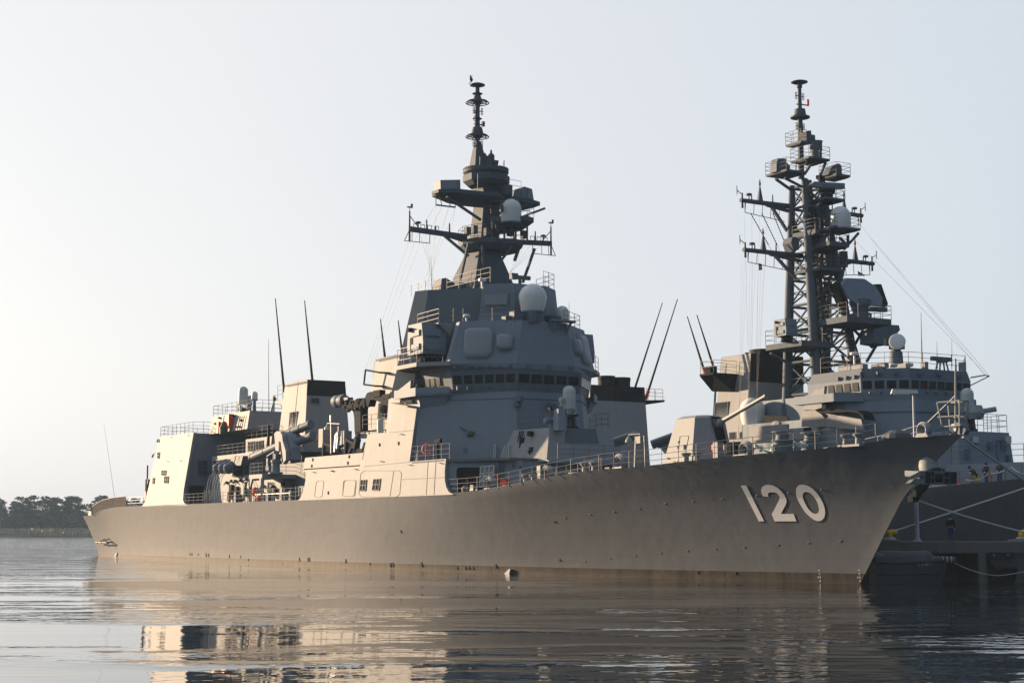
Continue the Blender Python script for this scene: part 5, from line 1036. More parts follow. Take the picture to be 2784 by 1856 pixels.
# ================================================================== SHIP 2: older destroyer with a lattice mast, beyond the quay
S2 = empty('warship', (B.o[0], B.o[1], 0), math.atan2(AFT[1], AFT[0]))
tag(S2, 'grey destroyer moored beyond the quay, with a lattice mast and a flat tilted radar', 'warship')
H2 = Hull(-27, STEM, [(-36, 9.3), (-20, 8.2), (5, 6.98), (16, 6.4), (24, 6.2), (40, 6.1), (115, 6.1)], 8.7, 8.2, 46, 62, 114, 'b')
hull2 = H2.build(S2, G['hull'], G['deck'], 2.0)
def part2(name, m, mat, parent=S2, label=None, smooth=False): return m.build(name, G[mat], parent, label, smooth)
ss = M().fr(lv3(mir([(17.0, 3.2), (21.6, 7.5), (24, 8.0), (42, 8.0)]), 6.2), lv3(mir([(17.3, 3.1), (21.8, 7.2), (24, 7.7), (42, 7.7)]), 9.3)).build('forward_superstructure', G['grey'], S2)
m = M(); m.fr(lv3(mir([(20.9, 3.5), (25.2, 7.6), (28, 7.6)]), 9.31), lv3(mir([(21.5, 3.42), (25.4, 7.0), (28, 7.0)]), 14.1)); m.fr(lv3(mir([(28.01, 6.4), (40, 6.4)]), 9.31), lv3(mir([(28.01, 6.4), (40, 6.4)]), 12.9)); part2('upper_block', m, 'grey', ss)
b2b, b2t = mir([(21.6, 3.42), (24.4, 6.2), (31, 6.2)]), mir([(21.45, 3.45), (24.3, 6.35), (31, 6.35)])
br2 = M().fr(lv3(b2b, 14.11), lv3(b2t, 15.9)).build('bridge', G['grey'], S2, 'bridge of the far destroyer with square windows')
m = M(); m.fr(lv3(b2t, 15.91), lv3(mir([(21.7, 3.3), (24.4, 6.1), (30.5, 6.1)]), 16.75)); part2('brow', m, 'dgrey', br2)
def b2w(a, b, n, z0, z1, fr_=.76):
    a, b = Vector((a[0], a[1], 0)), Vector((b[0], b[1], 0)); d = (b - a); nn = Vector((d.y, -d.x, 0)).normalized()
    if nn.x > 0.001 or (abs(nn.x) < .01 and nn.y < 0): nn = -nn
    for k in range(n):
        p = a + d * ((k + .12) / n); q = a + d * ((k + .12 + fr_) / n); e = nn * .03
        M().pris([Vector((p.x, p.y, z0)) + e, Vector((q.x, q.y, z0)) + e, Vector((q.x, q.y, z1)) + e * 1.8, Vector((p.x, p.y, z1)) + e * 1.8], nn * .04).build('window', G['glass'], br2)
b2w((21.55, 3.42), (24.35, 6.25), 4, 15.05, 15.72); b2w((21.5, 3.42), (21.5, -3.42), 7, 15.05, 15.72); b2w((24.5, 6.27), (28.5, 6.27), 4, 14.9, 15.62, .72)
b2w((21.55, -3.42), (24.35, -6.25), 4, 15.05, 15.72)
m = M()
for k in range(6): p = Vector((21.5, 2.9 - k * 1.1, 14.75)); m.tube(p, p + Vector((-.3, 0, 0)), .05); m.box(p + Vector((-.28, 0, -.1)), (.16, .16, .25))
for k in range(4): p = Vector((21.9 + k * .65, 3.8 + k * .65, 14.75)); m.tube(p, p + Vector((-.2, .2, 0)), .05); m.box(p + Vector((-.2, .2, -.1)), (.16, .16, .25))
for k in range(3): m.box((21.35, 2.4 - 2.2 * k, 16.3), (.3, .4, .25)); m.box((22.2 + k, 4.4 + k, 16.3), (.3, .4, .25)); m.box((25 + k, 6.35, 16.1), (.3, .35, .3))
m.tube((21.3, 3.4, 13.1), (25.3, 7.2, 13.1), .05); m.tube((21.3, 3.4, 13.1), (21.3, -3.4, 13.1), .05)
part2('wall_fitting', m, 'dgrey', br2)
m = M(); m.pris([(24.2, 6.0, 14.0), (25.4, 8.3, 14.0), (30.5, 8.3, 14.0), (30.5, 6, 14.0)], (0, 0, .14)); m.pris([(24.2, 6.2, 14.0), (25.4, 8.3, 14.0), (25.4, 8.3, 14.75), (24.2, 6.2, 14.75)], (.1, .06, 0)); m.pris([(25.4, 8.25, 14.0), (30.4, 8.25, 14.0), (30.4, 8.25, 14.7), (25.4, 8.25, 14.7)], (0, .1, 0)); m.pris([(24.3, -6.0, 14.0), (25.5, -8.3, 14.0), (30.5, -8.3, 14.0), (30.5, -6, 14.0)], (0, 0, .14)); m.pris([(24.3, -6.0, 14.0), (25.5, -8.3, 14.0), (25.5, -8.3, 14.8), (24.3, -6.0, 14.8)], (.1, 0, 0))
m.pris([(25.5, -8.3, 13.2), (25.5, -8.3, 14.8), (26.5, -8.3, 14.8), (26.5, -7.5, 12.8)], (0, .1, 0))
part2('bridge_wing', m, 'grey', br2)
def yp(pts, y, t=.3, name='side_plating', mat='side', parent=ss): return part2(name, M().pris([B.y(p, y) for p in pts], (0, -t, 0)), mat, parent)
yp([r3(*p) for p in [(1310, 1035), (1325, 910), (1395, 865), (1430, 825), (1500, 815), (1535, 780), (1525, 900), (1505, 960), (1505, 1010), (1440, 1030)]], 8.2)
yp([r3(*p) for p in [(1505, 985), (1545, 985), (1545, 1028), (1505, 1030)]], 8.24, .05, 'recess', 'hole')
yp([r3(*p) for p in [(725, 1370), (745, 1215), (1140, 1185), (1140, 1235), (1455, 1212), (1458, 1330), (1140, 1355)]], 8.4, .2)
yp([r3(*p) for p in [(560, 1405), (572, 1375), (730, 1358), (1180, 1345), (1180, 1362)]], 8.55, .5, 'side_plating')
yp([r3(*p) for p in [(1310, 1262), (1310, 1222), (1392, 1218), (1392, 1258)]], 8.43, .05, 'recess', 'dark')
yp([r3(*p) for p in [(1290, 1215), (1300, 1045), (1430, 1035), (1500, 1080), (1545, 1130), (1540, 1210)]], 7.4, .2)
yp([r3(*p) for p in [(1545, 1210), (1545, 1130), (1590, 1095), (1660, 1115), (1690, 1095), (1780, 1110), (1925, 1135), (1950, 1250), (1800, 1240)]], 7.7, .2)
yp([r3(*p) for p in [(980, 1195), (980, 1160), (1010, 1148), (1050, 1160), (1050, 1190)]], 6.5, .5)
# dark overhang of the boat recess
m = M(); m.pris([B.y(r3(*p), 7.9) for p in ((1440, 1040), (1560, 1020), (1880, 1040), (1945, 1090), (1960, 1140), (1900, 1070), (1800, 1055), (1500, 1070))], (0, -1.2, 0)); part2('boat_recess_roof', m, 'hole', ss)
# deckhouse between bridge and funnel
m = M(); a, b = B.y(r3(905, 1150), 3.0), B.y(r3(1320, 910), 3.0)
m.box(((a.x + b.x) / 2 + 0.2, 0, (9.3 + B.y(r3(905, 910), 5).z) / 2), (a.x - b.x + .4, 6, B.y(r3(905, 910), 5).z - 9.3)); part2('midship_deckhouse', m, 'grey')
m = M(); m.box((41, 0, 7.6), (34, 13, 3.2)); part2('lower_deckhouse', m, 'grey')
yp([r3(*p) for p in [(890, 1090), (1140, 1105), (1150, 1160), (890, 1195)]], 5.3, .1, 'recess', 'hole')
# forward funnel
f = (B.y((2041, 960), 3.2)); fb2 = B.y((2010, 1170), 3.6); fa2 = B.y((1962, 985), 3.2)
f3, rg3 = funnel(S2, fb2.x - .6, f.x, fa2.x + 1.6, fa2.x, 3.8, 3.2, -3.8, -3.2, 7.0, f.z, B.x(r3(660, 725), f.x).z, 'forward funnel of the far destroyer, pale side, black front')
m = M()
for px0, px1, yy, top in ((580, 872, 0, 415), (530, 575, 1.5, 445), (925, 1095, -1.5, 415), (870, 1140, -.5, 455)):
    a, b = B.y(r3(px0, 540), yy), B.y(r3(px1, 540), yy); r_ = abs(b.x - a.x) * .5 * .62; c = a.lerp(b, .5); zt_ = B.y(r3((px0 + px1) / 2, top), yy).z
    m.lathe([(r_, f.z - 1.2), (r_, zt_ - .25), (r_ * 1.04, zt_ - .2), (r_ * 1.04, zt_), (r_ * .85, zt_)], (f.x + 2.4 + (yy - 0) * .3, c.y * 0 + yy * 1.1 - .3, 0), 20)
part2('exhaust_pipe', m, 'black', f3, smooth=True)
def f3y(p): return B.y(r3(*p), 3.4)
a, b, c = f3y((370, 1130)), f3y((508, 1110)), f3y((378, 960)); b.z = a.z; c.x = a.x - .15
louvre(f3, a, b - a, c - a, 1, 16, out=Vector((0, 1, 0)))
for q0 in ((530, 1350, 600, 1345, 1275), (640, 1345, 690, 1340, 1270)): a, b, c = B.y(r3(q0[0], q0[1]), 4.1), B.y(r3(q0[2], q0[3]), 4.1), B.y(r3(q0[0], q0[4]), 4.1); b.z = a.z; c.x = a.x; louvre(f3, a, b - a, c - a, 1, 7, out=Vector((0, 1, 0)))
m = M()
for dx in (0, 12): m.path([f3y((350 + dx, 1130)), f3y((365 + dx, 870)), f3y((372 + dx, 800)), f3y((425 + dx, 750))], .05)
for k in range(14): m.tube(f3y((350 + k, 1120 - 25 * k)), f3y((364 + k, 1120 - 25 * k)), .03)
m.path([f3y((575, 825)), f3y((580, 838)), f3y((605, 840)), f3y((606, 830))], .04); part2('ladder', m, 'dark', f3)
pf = B.y(r3(345, 690), 5.2); m = M()
P = [B.y(r3(200, 692), 5.6), B.y(r3(345, 668), 5.6), B.y(r3(610, 668), 3.2), B.y(r3(640, 735), 3.2), B.y(r3(385, 750), 4.2)]
zp = P[1].z; xs_ = [B.z(r3(200, 685), zp), B.z(r3(345, 667), zp), B.z(r3(620, 660), zp)]
xa_ = B.y(r3(205, 690), 6.2).x; xf_ = B.y(r3(345, 670), 6.2).x
m.fr([(xf_ + .4, 3.2, zp - 1.5), (xf_ + 3.8, 3.2, zp - 1.2), (xf_ + 3.8, 3.4, zp - 1.2), (xf_ + .4, 3.4, zp - 1.5)], [(xf_, 3.2, zp), (xa_, 3.2, zp), (xa_, 6.2, zp), (xf_, 6.2, zp)]); m.box(((xa_ + xf_) / 2, 4.7, zp + .1), (xa_ - xf_, 3.0, .2)); pl2 = part2('antenna_platform', m, 'dark', f3)
rail(pl2, [(xf_, 3.4, zp + .2), (xf_, 6.1, zp + .2), (xa_, 6.1, zp + .2), (xa_, 3.4, zp + .2)], 1.2, 2, 1.4)
whip(S2, B.y(r3(268, 665), 5.5), B.y((1868.5, 860), 5.5), .13, base=.085); whip(S2, B.y(r3(375, 650), 4.8), B.y((1894.5, 856), 4.8), .13, base=.09)
m = M(); q = B.y(r3(320, 640), 5.2); m.box(q, (1.0, .8, 1.2)); part2('tuner_box', m, 'dark', pl2)
q = B.y(r3(770, 1195), 4.2); radome(S2, q, 1.2, B.y(r3(770, 905), 4.2).z - q.z, 'large white radome beside the forward funnel of the far destroyer', .80); m = M(); m.tube((q.x, q.y, 7), (q.x, q.y, q.z), 1.0, n=16); part2('radome_post', m, 'dark')
# after funnel
ga2 = B.y((1752, 1053), -4.0); gbz = B.y((1757, 1094), -4.05)
f4, rg4 = funnel(S2, B.y((1773, 1220), -4.5).x, ga2.x, ga2.x + 9, ga2.x + 7.5, 3.8, 3.2, -4.5, -4.0, 6.5, ga2.z, gbz.z, 'after funnel of the far destroyer, black top, seen past the bridge')
m = M()
for (x0, x1, top, bot) in ((362, 565, 222, 390), (565, 780, 245, 390)):
    a, b = B.x(q1(x0, 300), ga2.x + 3), B.x(q1(x1, 300), ga2.x + 3); z_ = B.x(q1((x0 + x1) / 2, top), ga2.x + 3).z; r_ = abs(a.y - b.y) / 2
    m.lathe([(r_, ga2.z - .6), (r_, z_ - .4), (r_ * 1.04, z_ - .35), (r_ * 1.04, z_), (r_ * .85, z_)], (ga2.x + 3, (a.y + b.y) / 2, 0), 22)
part2('exhaust_pipe', m, 'black', f4, smooth=True)
m = M()
for k in range(16): p = Vector(rg4(ga2.z)[0]).lerp(Vector(rg4(ga2.z)[1]), .12 + .8 * k / 15); m.box((p.x - .04, p.y, ga2.z - .9), (.05, .16, .9))
part2('vent_slot', m, 'hole', f4)
q = B.x(q1(1020, 575), ga2.x + 1); m = M(); m.fr([(ga2.x - .2, -4.1, q.z - .5), (ga2.x + 3, -4.1, q.z - .5), (ga2.x + 3, -4.15, q.z), (ga2.x - .2, -4.15, q.z)], [(ga2.x - .2, -6.6, q.z - .1), (ga2.x + 3, -6.6, q.z - .1), (ga2.x + 3, -6.6, q.z + .12), (ga2.x - .2, -6.6, q.z + .12)]); pl3 = part2('antenna_platform', m, 'dark', f4)
rail(pl3, [(ga2.x, -4.3, q.z + .1), (ga2.x, -6.5, q.z + .1), (ga2.x + 2.8, -6.5, q.z + .1)], 1.2, 3, 1.2)
whip(S2, B.x(q1(870, 390), ga2.x + 2), B.x((1801, 823), ga2.x + 2), .13); whip(S2, B.x(q1(1025, 540), ga2.x + 1), B.x((1842, 813), ga2.x + 1), .14, base=.075)
m = M(); m.fr([(40, -5.5, 6.2), (70, -5.5, 6.2), (70, 5.5, 6.2), (40, 5.5, 6.2)], [(40, -5.3, 8.4), (70, -5.3, 8.4), (70, 5.3, 8.4), (40, 5.3, 8.4)]); part2('after_deckhouse', m, 'grey')
m = M()
for c, y in ((q1(640, 1130), 0), (q1(740, 1110), 0)): a = B.x(c, 58); m.tube(a + Vector((.9, 1.0, -.5)), a + Vector((-.5, -1.0, .35)), .42, n=14)
for c in (q1(1285, 1130), q1(1355, 1120)): a = B.x(c, 50); m.tube(a + Vector((.9, .8, -.4)), a + Vector((-.6, -.6, .3)), .45, n=14)
a = B.x(q1(1325, 1200), 50); m.pris([a + Vector((0, .8, .3)), a + Vector((0, -.6, .9)), a + Vector((0, -.5, -.8))], (1, 0, 0)); part2('missile_tube', m, 'dgrey', smooth=True)
# ---- lattice mast
def bx(p, x): return B.x(p, x)
LG = {('f', 1): (Vector((34.2, 2.6, 9)), Vector((37.0, 1.0, 35.6))), ('a', 1): (Vector((38.3, 2.6, 9)), Vector((38.8, 1.0, 35.4)))}
LG[('f', 1)] = (B.y(r2(757, 1500), 2.6), B.y(r1(650, 900), 1.0)); LG[('a', 1)] = (B.y(r2(500, 1520), 2.6), B.y(r1(545, 960), 1.0))
for k in 'fa':
    a, b = LG[(k, 1)]; a = a + (a - b) * ((a.z - 9.0) / (b.z - a.z)); LG[(k, 1)] = (a, b); LG[(k, -1)] = (Vector((a.x, -a.y, a.z)), Vector((b.x, -b.y, b.z)))
def leg(k, sd, z): a, b = LG[(k, sd)]; return a + (b - a) * ((z - a.z) / (b.z - a.z))
mast2 = M()
for k in 'fa':
    for sd in (1, -1): mast2.tube(LG[(k, sd)][0], leg(k, sd, 25), .48, .42, 12); mast2.tube(leg(k, sd, 25), LG[(k, sd)][1], .42, .30, 12)
mast2 = part2('lattice_mast', mast2, 'mast', S2, 'tall open lattice mast of the far destroyer', True)
m = M(); lv_ = [12.5, 15.6, 18.6, 21.3, 23.9, 26.4, 28.8, 31.1, 33.2, 35.2]; pr = [('f', 1, 'a', 1), ('f', -1, 'a', -1), ('f', 1, 'f', -1), ('a', 1, 'a', -1)]
for i, z in enumerate(lv_):
    for a, sa, b, sb in pr:
        m.tube(leg(a, sa, z), leg(b, sb, z), .13, n=7)
        if i + 1 < len(lv_): z2_ = lv_[i + 1]; m.tube(leg(a, sa, z), leg(b, sb, z2_), .085, n=6); m.tube(leg(a, sa, z2_), leg(b, sb, z), .085, n=6); m.tube(leg(a, sa, (z + z2_) / 2), leg(b, sb, (z + z2_) / 2), .05, n=5)
part2('bracing', m, 'mast', mast2)
m = M(); cxz = lambda z: (leg('f', 1, z).x + leg('a', 1, z).x) / 2
for y in (-.7, 0, .6): m.bar((cxz(12) , y, 11), (cxz(35), y * .5, 36), .2, .28)
for y in (.25, .75): m.tube((cxz(11), y, 11), (cxz(36), y * .6, 36), .04)
for k in range(60): z = 12 + k * .4; m.tube((cxz(z), .25, z), (cxz(z), .7, z), .025, n=4)
part2('cable_trunk', m, 'dark', mast2)
def plat2(lp, rp_, xc, dep, th=.2, rails=1.1, mat='mast', name='platform', taper=.0):
    a, b = bx(lp, xc), bx(rp_, xc); z = (a.z + b.z) / 2; y0, y1 = a.y - .38 * dep, b.y + .38 * dep; P = [(xc - dep / 2, y0 - taper), (xc - dep / 2, y1 + taper), (xc, y1), (xc + dep / 2, y1 + taper), (xc + dep / 2, y0 - taper), (xc, y0)]
    m = M(); m.fr(lv3(P, z), lv3(P, z + th)); m.fr(lv3([(xc + (x - xc) * .7, (y0 + y1) / 2 + (y - (y0 + y1) / 2) * .8) for x, y in P], z - .12), lv3(P, z - .002)); o = part2(name, m, mat, mast2)
    if rails: rail(o, [(x, y, z + th) for x, y in P] + [(P[0][0], P[0][1], z + th)], rails, 3, 1.3)
    return o, a, b, z + th
def xb2(pts, xx, d, name, mat='mast', par=mast2): return part2(name, M().pris([bx(p, xx) for p in pts], (d, 0, 0)), mat, par)
plat2(r1(495, 615), r1(660, 605), 38, 2.2, .2); plat2(r1(540, 768), r1(855, 745), 37.5, 2.6); plat2(r1(325, 875), r1(655, 860), 37.6, 3.0); plat2(r1(785, 885), r1(1030, 905), 37.6, 2.4)
plat2(r1(690, 1105), r1(985, 1085), 36.4, 2.4); plat2(r1(735, 1365), r1(1112, 1325), 35.6, 3.0); plat2(r1(665, 1490), r1(1015, 1500), 35.5, 3.4, .4); plat2(r2(580, 455), r2(965, 440), 36, 3.4, .3)
plat2(r2(600, 945), r2(720, 945), 37, 3, .3, 0); plat2(r1(600, 1392), r1(730, 1375), 36.5, 3.2, .4, 1.0)
po_, a, b, z = plat2(r2(330, 1105), r2(870, 1085), 36.2, 5.0, .5, 1.3); q = bx(r2(490, 1005), 35.6); director(S2, (35.6, q.y, z), R(0), (bx(r2(490, 842), 35.6).z - z) / 2.9 , 'boxy jammer housing on the lattice mast platform')
po_, a, b, z = plat2(r2(750, 915), r2(1362, 880), 33.0, 4.4, .55, 1.2)
q0 = bx(r2(1130, 860), 33); o = M().lathe([(1.0, 0), (1.0, .6), (.7, .7), (.75, 1.2), (1.0, 1.5), (1.0, 1.9)], (33, q0.y, z), 18).build('flat_radar', G['dgrey'], S2, 'flat octagonal radar antenna tilted back, far destroyer', True)
P = [bx(r2(*p), 32.6) for p in ((980, 545), (1030, 487), (1185, 492), (1270, 560), (1310, 660), (1290, 740), (1100, 725), (1020, 665))]; zc = sum(p.z for p in P) / 8
for p in P: p.x += (p.z - zc) * .25
m = M(); m.pris(P, (.35, 0, .08)); part2('antenna_face', m, 'grey', o)
m = M(); m.pris([bx(r2(*p), 33.2) for p in ((915, 530), (935, 530), (1000, 715), (980, 712))], (.9, 0, 0)); m.pris([bx(r2(*p), 33.0) for p in ((915, 530), (975, 535), (1030, 705), (985, 710))], (.15, 0, 0)); m.pris([bx(r2(*p), 33.2) for p in ((1255, 540), (1305, 540), (1362, 705), (1355, 730), (1300, 715))], (.7, 0, 0)); part2('side_wing', m, 'dark', o)
m = M(); m.bar(bx(r2(1060, 745), 32.7), bx(r2(1345, 760), 32.7), .4, .4); part2('feed_bar', m, 'mast', o)
m = M(); q = bx(r2(1410, 1000), 31)
P = [bx(r2(*p), 31) for p in ((1240, 930), (1365, 885), (1455, 890), (1465, 930), (1360, 1060), (1240, 1040))]; m.pris(P, (1.8, 0, 0)); part2('equipment_house', m, 'dgrey', mast2)
q = bx(r1(958, 1320), 34.6); radome(mast2, q, .95, bx(r1(958, 1133), 34.6).z - q.z, 'white domed radome on the lattice mast')
m = M(); q = bx(r1(750, 720), 37); m.lathe([(.54, 0), (.54, .7), (.58, .75), (.58, bx(r1(750, 585), 37).z - q.z - .1), (.65, bx(r1(750, 580), 37).z - q.z)], q, 20); part2('drum_antenna', m, 'dgrey', mast2, smooth=True)
xb2([r1(*p) for p in ((410, 835), (412, 765), (425, 722), (490, 725), (500, 760), (528, 790), (525, 838))], 37.3, .9, 'jammer_box', 'dgrey'); xb2([r1(*p) for p in ((850, 862), (885, 790), (940, 765), (962, 780), (970, 862))], 37.3, .9, 'jammer_box', 'dgrey')
xb2([r1(*p) for p in ((660, 595), (665, 490), (705, 485), (710, 520), (740, 525), (745, 590))], 37.4, 1.2, 'direction_finder', 'mast')
xb2([r1(*p) for p in ((705, 950), (735, 920), (995, 935), (995, 982), (730, 965))], 35.5, .5, 'surface_search_radar', 'grey'); m = M(); q = bx(r1(800, 920), 36); m.lathe([(.3, -.2), (.3, .5)], q, 12); m.bar(q, bx(r1(760, 880), 37.2), .3, .3); part2('radar_pedestal', m, 'dark', mast2)
xb2([r1(*p) for p in ((535, 1440), (545, 1395), (570, 1392), (605, 1405), (605, 1500), (560, 1515))], 36, 1.2, 'equipment_box', 'mast')
m = M(); q = bx(r1(845, 1060), 36); m.box(q, (.8, .7, 1.0)); m.tube(q + Vector((0, .4, .7)), q + Vector((0, -.7, .7)), .3, n=12); m.box(bx(r1(720, 1200), 36), (.5, .5, 1.2)); m.box(bx(r1(745, 1425), 36), (.5, .6, 1.0)); m.box(bx(r1(555, 1300), 38.5), (.5, .5, .8)); part2('searchlight', m, 'dark', mast2)
# pole on top
zq = lambda y: B.y(r1(615, y), 0).z
m = M(); m.lathe([(.3, zq(900)), (.26, zq(500)), (.22, zq(385)), (.92, zq(383)), (.92, zq(372)), (.3, zq(370)), (.35, zq(366)), (.58, zq(358)), (.5, zq(308)), (.2, zq(302)), (.18, zq(130)), (.26, zq(122)), (.26, zq(100)), (.2, zq(92)), (.5, zq(88)), (.8, zq(78)), (.8, zq(73)), (.4, zq(62)), (.02, zq(60))], (38.5, .1, 0), 20); po2 = part2('pole_antenna', m, 'mast', mast2, 'stacked pole antenna with a flat disc on top, far destroyer', True)
m = M()
for yy in (195, 455):
    for sy in (-.52, .52): z = zq(yy); m.path([(38.5, .1 + sy, z - .3), (38.5, .1 + sy, z + .3), (38.5, .1 + sy * .7, z + .3), (38.5, .1 + sy * .7, z - .3)], .035, 5, True); m.tube((38.5, .1, z), (38.5, .1 + sy, z), .04)
m.tube((38.5, .1, zq(265)), (38.5, -.85, zq(262)), .06); m.tube((38.5, .1, zq(268)), (38.5, .5, zq(268)), .06); part2('dipole', m, 'mast', po2)
m = M(); m.lathe([(.12, -.3), (.13, .25), (.05, .35)], (38.5, -.9, zq(240)), 10); part2('warning_lamp', m, 'red', po2)
# yardarms
for (lp, rp_, xc, lb, rb) in ((r1(105, 1105), r1(1142, 1188), 39.0, r1(510, 1240), None), (r2(130, 270), r2(1238, 345), 37.6, r2(540, 440), None)):
    a, b = bx(lp, xc), bx(rp_, xc); z = (a.z + b.z) / 2
    for ye, yi in ((a.y, 1.0), (b.y, -1.0)):
        sd = 1 if ye > 0 else -1; m = M(); m.tube((xc, yi, z), (xc, ye, z), .26, .2, 10); m.tube((xc, yi, z - .5), (xc, ye - sd * 3.0, z - .15), .17, n=8); m.bar((xc, ye - sd * 3.6, z - .2), (xc, sd * 1.5, z - 2.4), .24, .24); o = part2('yardarm', m, 'mast', mast2)
        v = M(); v.tube((xc, ye - sd * .2, z - .7), (xc, ye - sd * .2, z + .7), .12, .07); v.tube((xc, ye - sd * .1, z + .6), (xc, ye + sd * .4, z + .9), .04); v.tube((xc, ye + sd * .4, z + .5), (xc, ye + sd * .4, z + 1.3), .04)
        for dy, h in ((1.3, .6), (2.3, 1.6), (3.8, .9), (5.2, .5)):
            if abs(ye) - dy > 2.5:
                yy = ye - sd * dy; v.tube((xc, yy, z), (xc, yy, z + h), .08, .05)
                if h > 1: v.lathe([(.3, z + .1), (.05, z + 1.6), (.12, z + 1.7), (.03, z + 2.2)], (xc, yy, 0), 6)
        v.lathe([(.05, z + .2), (.05, z + .5), (.28, z + .55), (.28, z + .7), (.15, z + .75)], (xc, ye - sd * 1.0, 0), 12); v.build('yard_antenna', G['mast'], o)
        g = M(); g.path([(xc, ye - sd * .5, z), (xc, ye - sd * .5, z - 1.1), (xc, ye - sd * 5.2, z - 1.5)], .035, 5)
        for k in range(5): g.tube((xc, ye - sd * (.6 + k), z), (xc, ye - sd * (.5 + k), z - 1.1 - .08 * k), .03)
        g.build('foot_rope', G['mast'], o)
m = M()
for k in range(9): m.tube((37.6, 8.1 - k * .32, 27.6), (38.6 + .5 * (k % 3), 8.0 - k * .33, 10.5), .007, n=4)
for k in range(4): m.tube((39, 6.6 - k * .9, 32.2), (42, 4.0 - k * .5, 20.5), .007, n=4)
part2('halyard', m, 'rail', mast2)
m = M()
jb2 = B.x(r4(1285, 540), 22.5)
for k, p in enumerate((r1(1105, 1270), r1(1050, 1390), r1(1210, 1400))): m.tube(bx(p, 38), jb2 + Vector((0, .25 * k, .05)), .011, n=4)
part2('aerial_wire', m, 'rail', mast2)
m = M(); m.tube((23.6, -5.7, 16.5), jb2 + Vector((0, .6, .05)), .06); m.tube((23.9, -5.6, 15.7), jb2, .05); m.tube(jb2 + Vector((0, .6, .05)), jb2, .05); part2('aerial_spreader', m, 'mast')
m = M()
for k in range(3):
    a = bx(r1(190 + 95 * k, 1190), 38.6); b = bx(r1(370 + 70 * k, 1510), 38.0); m.tube(a, b, .015, n=4)
    for j in range(12): q = a.lerp(b, j / 14); m.tube(q, q + (b - a).normalized() * .22, .05, n=5)
part2('insulated_wire', m, 'dark', mast2)
m = M()
for p, q in [((r1(405, 900), 37.2), (r1(540, 995), 37.8)), ((r1(480, 890), 37.2), (r1(645, 975), 37)), ((r1(830, 760), 37), (r1(780, 880), 37)), ((r1(720, 750), 37), (r1(650, 860), 37)), ((r1(1110, 1360), 35.6), (r1(985, 1500), 35.6)), ((r1(880, 1340), 35), (r1(770, 1450), 35.6)), ((r1(1020, 1380), 35.6), (r1(1020, 1470), 35.6)), ((r1(800, 1085), 36), (r1(690, 1210), 36)), ((r1(950, 1400), 35.4), (r1(1000, 1450), 35.4)), ((r2(1000, 900), 33), (r2(760, 1220), 34.5)), ((r2(885, 910), 33.5), (r2(880, 1060), 34)), ((r2(1000, 920), 34), (r2(1100, 1140), 35)), ((r2(1340, 930), 33), (r2(1180, 1200), 33)), ((r2(1150, 930), 34), (r2(1060, 1090), 35)), ((r2(1060, 920), 34), (r2(1230, 1080), 34)), ((r2(755, 930), 34.5), (r2(880, 1060), 34.5)), ((r2(360, 1130), 36), (r2(560, 1240), 36.5)), ((r2(860, 480), 36.5), (r2(850, 870), 35.5)), ((r2(960, 480), 35.5), (r2(1000, 620), 35)), ((r2(1010, 300), 36), (r2(970, 480), 36)), ((r2(1060, 1000), 34), (r2(1130, 1240), 34)), ((r2(970, 1140), 35), (r2(1010, 1260), 35))]: m.bar(bx(*p), bx(*q), .2, .2)
for k in (0, 1): m.bar(bx(r2(860 - 20 * k, 480), 38), bx(r2(840 - 20 * k, 1400), 38.5), .45, .4)
m.box(bx(r1(770, 1250), 37), (.6, .7, 4)); m.box(bx(r2(840, 330), 36.5), (.8, .8, 2)); m.box(bx(r2(980, 330), 36.5), (.6, .6, 1.5))
part2('brace', m, 'mast', mast2)
# bridge roof: tracking dish, railings, small antennas
q = B.y(r2(1430, 1130), 1.4); m = M(); m.lathe([(.6, -.9), (.55, .1), (.42, .2), (.42, .9)], q, 16); o = part2('tracking_radar', m, 'dgrey', S2, 'white tracking dish on the bridge roof of the far destroyer', True)
dc = B.y(r2(1435, 1035), 1.4) + Vector((-.5, .4, 0)); dn = Vector((-.75, .62, .22)).normalized(); qm = dn.to_track_quat('Z', 'Y').to_matrix(); rr = .7
m = M(); m.lathe([(.35, -.6), (.6, -.35), (rr, -.1), (rr, .02), (rr * .9, .07), (.5, .11), (.02, .13)], dc, 28, qm); part2('dish', m, 'white', o, smooth=True)
m = M(); m.box(dc - dn * .7, (.9, 1.0, .9)); m.box(dc - dn * .5 + Vector((.5, .7, .1)), (.35, .35, .6)); part2('dish_mount', m, 'dark', o)
rail(br2, [(29.5, 6.1, 16.8), (24.6, 6.0, 16.8), (21.8, 3.3, 16.8), (21.8, -3.3, 16.8), (24.5, -5.9, 16.8)], 1.3, 3, 1.6)
q = B.y(r2(1075, 1135), 4.5); m = M(); m.tube((q.x, 4.5, 16.7), (q.x, 4.5, q.z), .09); m.lathe([(.38, -.1), (.4, 0), (.38, .1), (.2, .16)], q, 16); part2('satellite_dome', m, 'white', smooth=True)
m = M()
for p, y in ((r4(465, 455), 3.5), (r4(600, 450), 1.2)): q = B.y(p, y); q.z = max(q.z, 16.8); m.lathe([(.3, -.1), (.4, .05), (.35, .2), (.1, .25)], q, 14)
part2('satellite_dome', m, 'white', smooth=True)
whip(S2, B.y(r4(713, 450), .5), B.y(r4(702, 0), .5), .05, 'rail'); whip(S2, B.y(r4(840, 380), -1), B.y(r4(838, 240), -1), .025, 'rail'); whip(S2, B.y(r4(967, 460), -2.5), B.y(r4(965, 220), -2.5), .03, 'rail')
q = B.y(r4(880, 395), -2); m = M(); m.bar(q + Vector((0, 1.2, 0)), q + Vector((0, -1.0, 0)), .35, .35); m.lathe([(.5, -.3), (.5, 0)], q, 12)
for dy in (-.8, -.3, .3, .8): m.tube((q.x, q.y + dy * .6, q.z - .2), (q.x, q.y + dy, 16.75), .07)
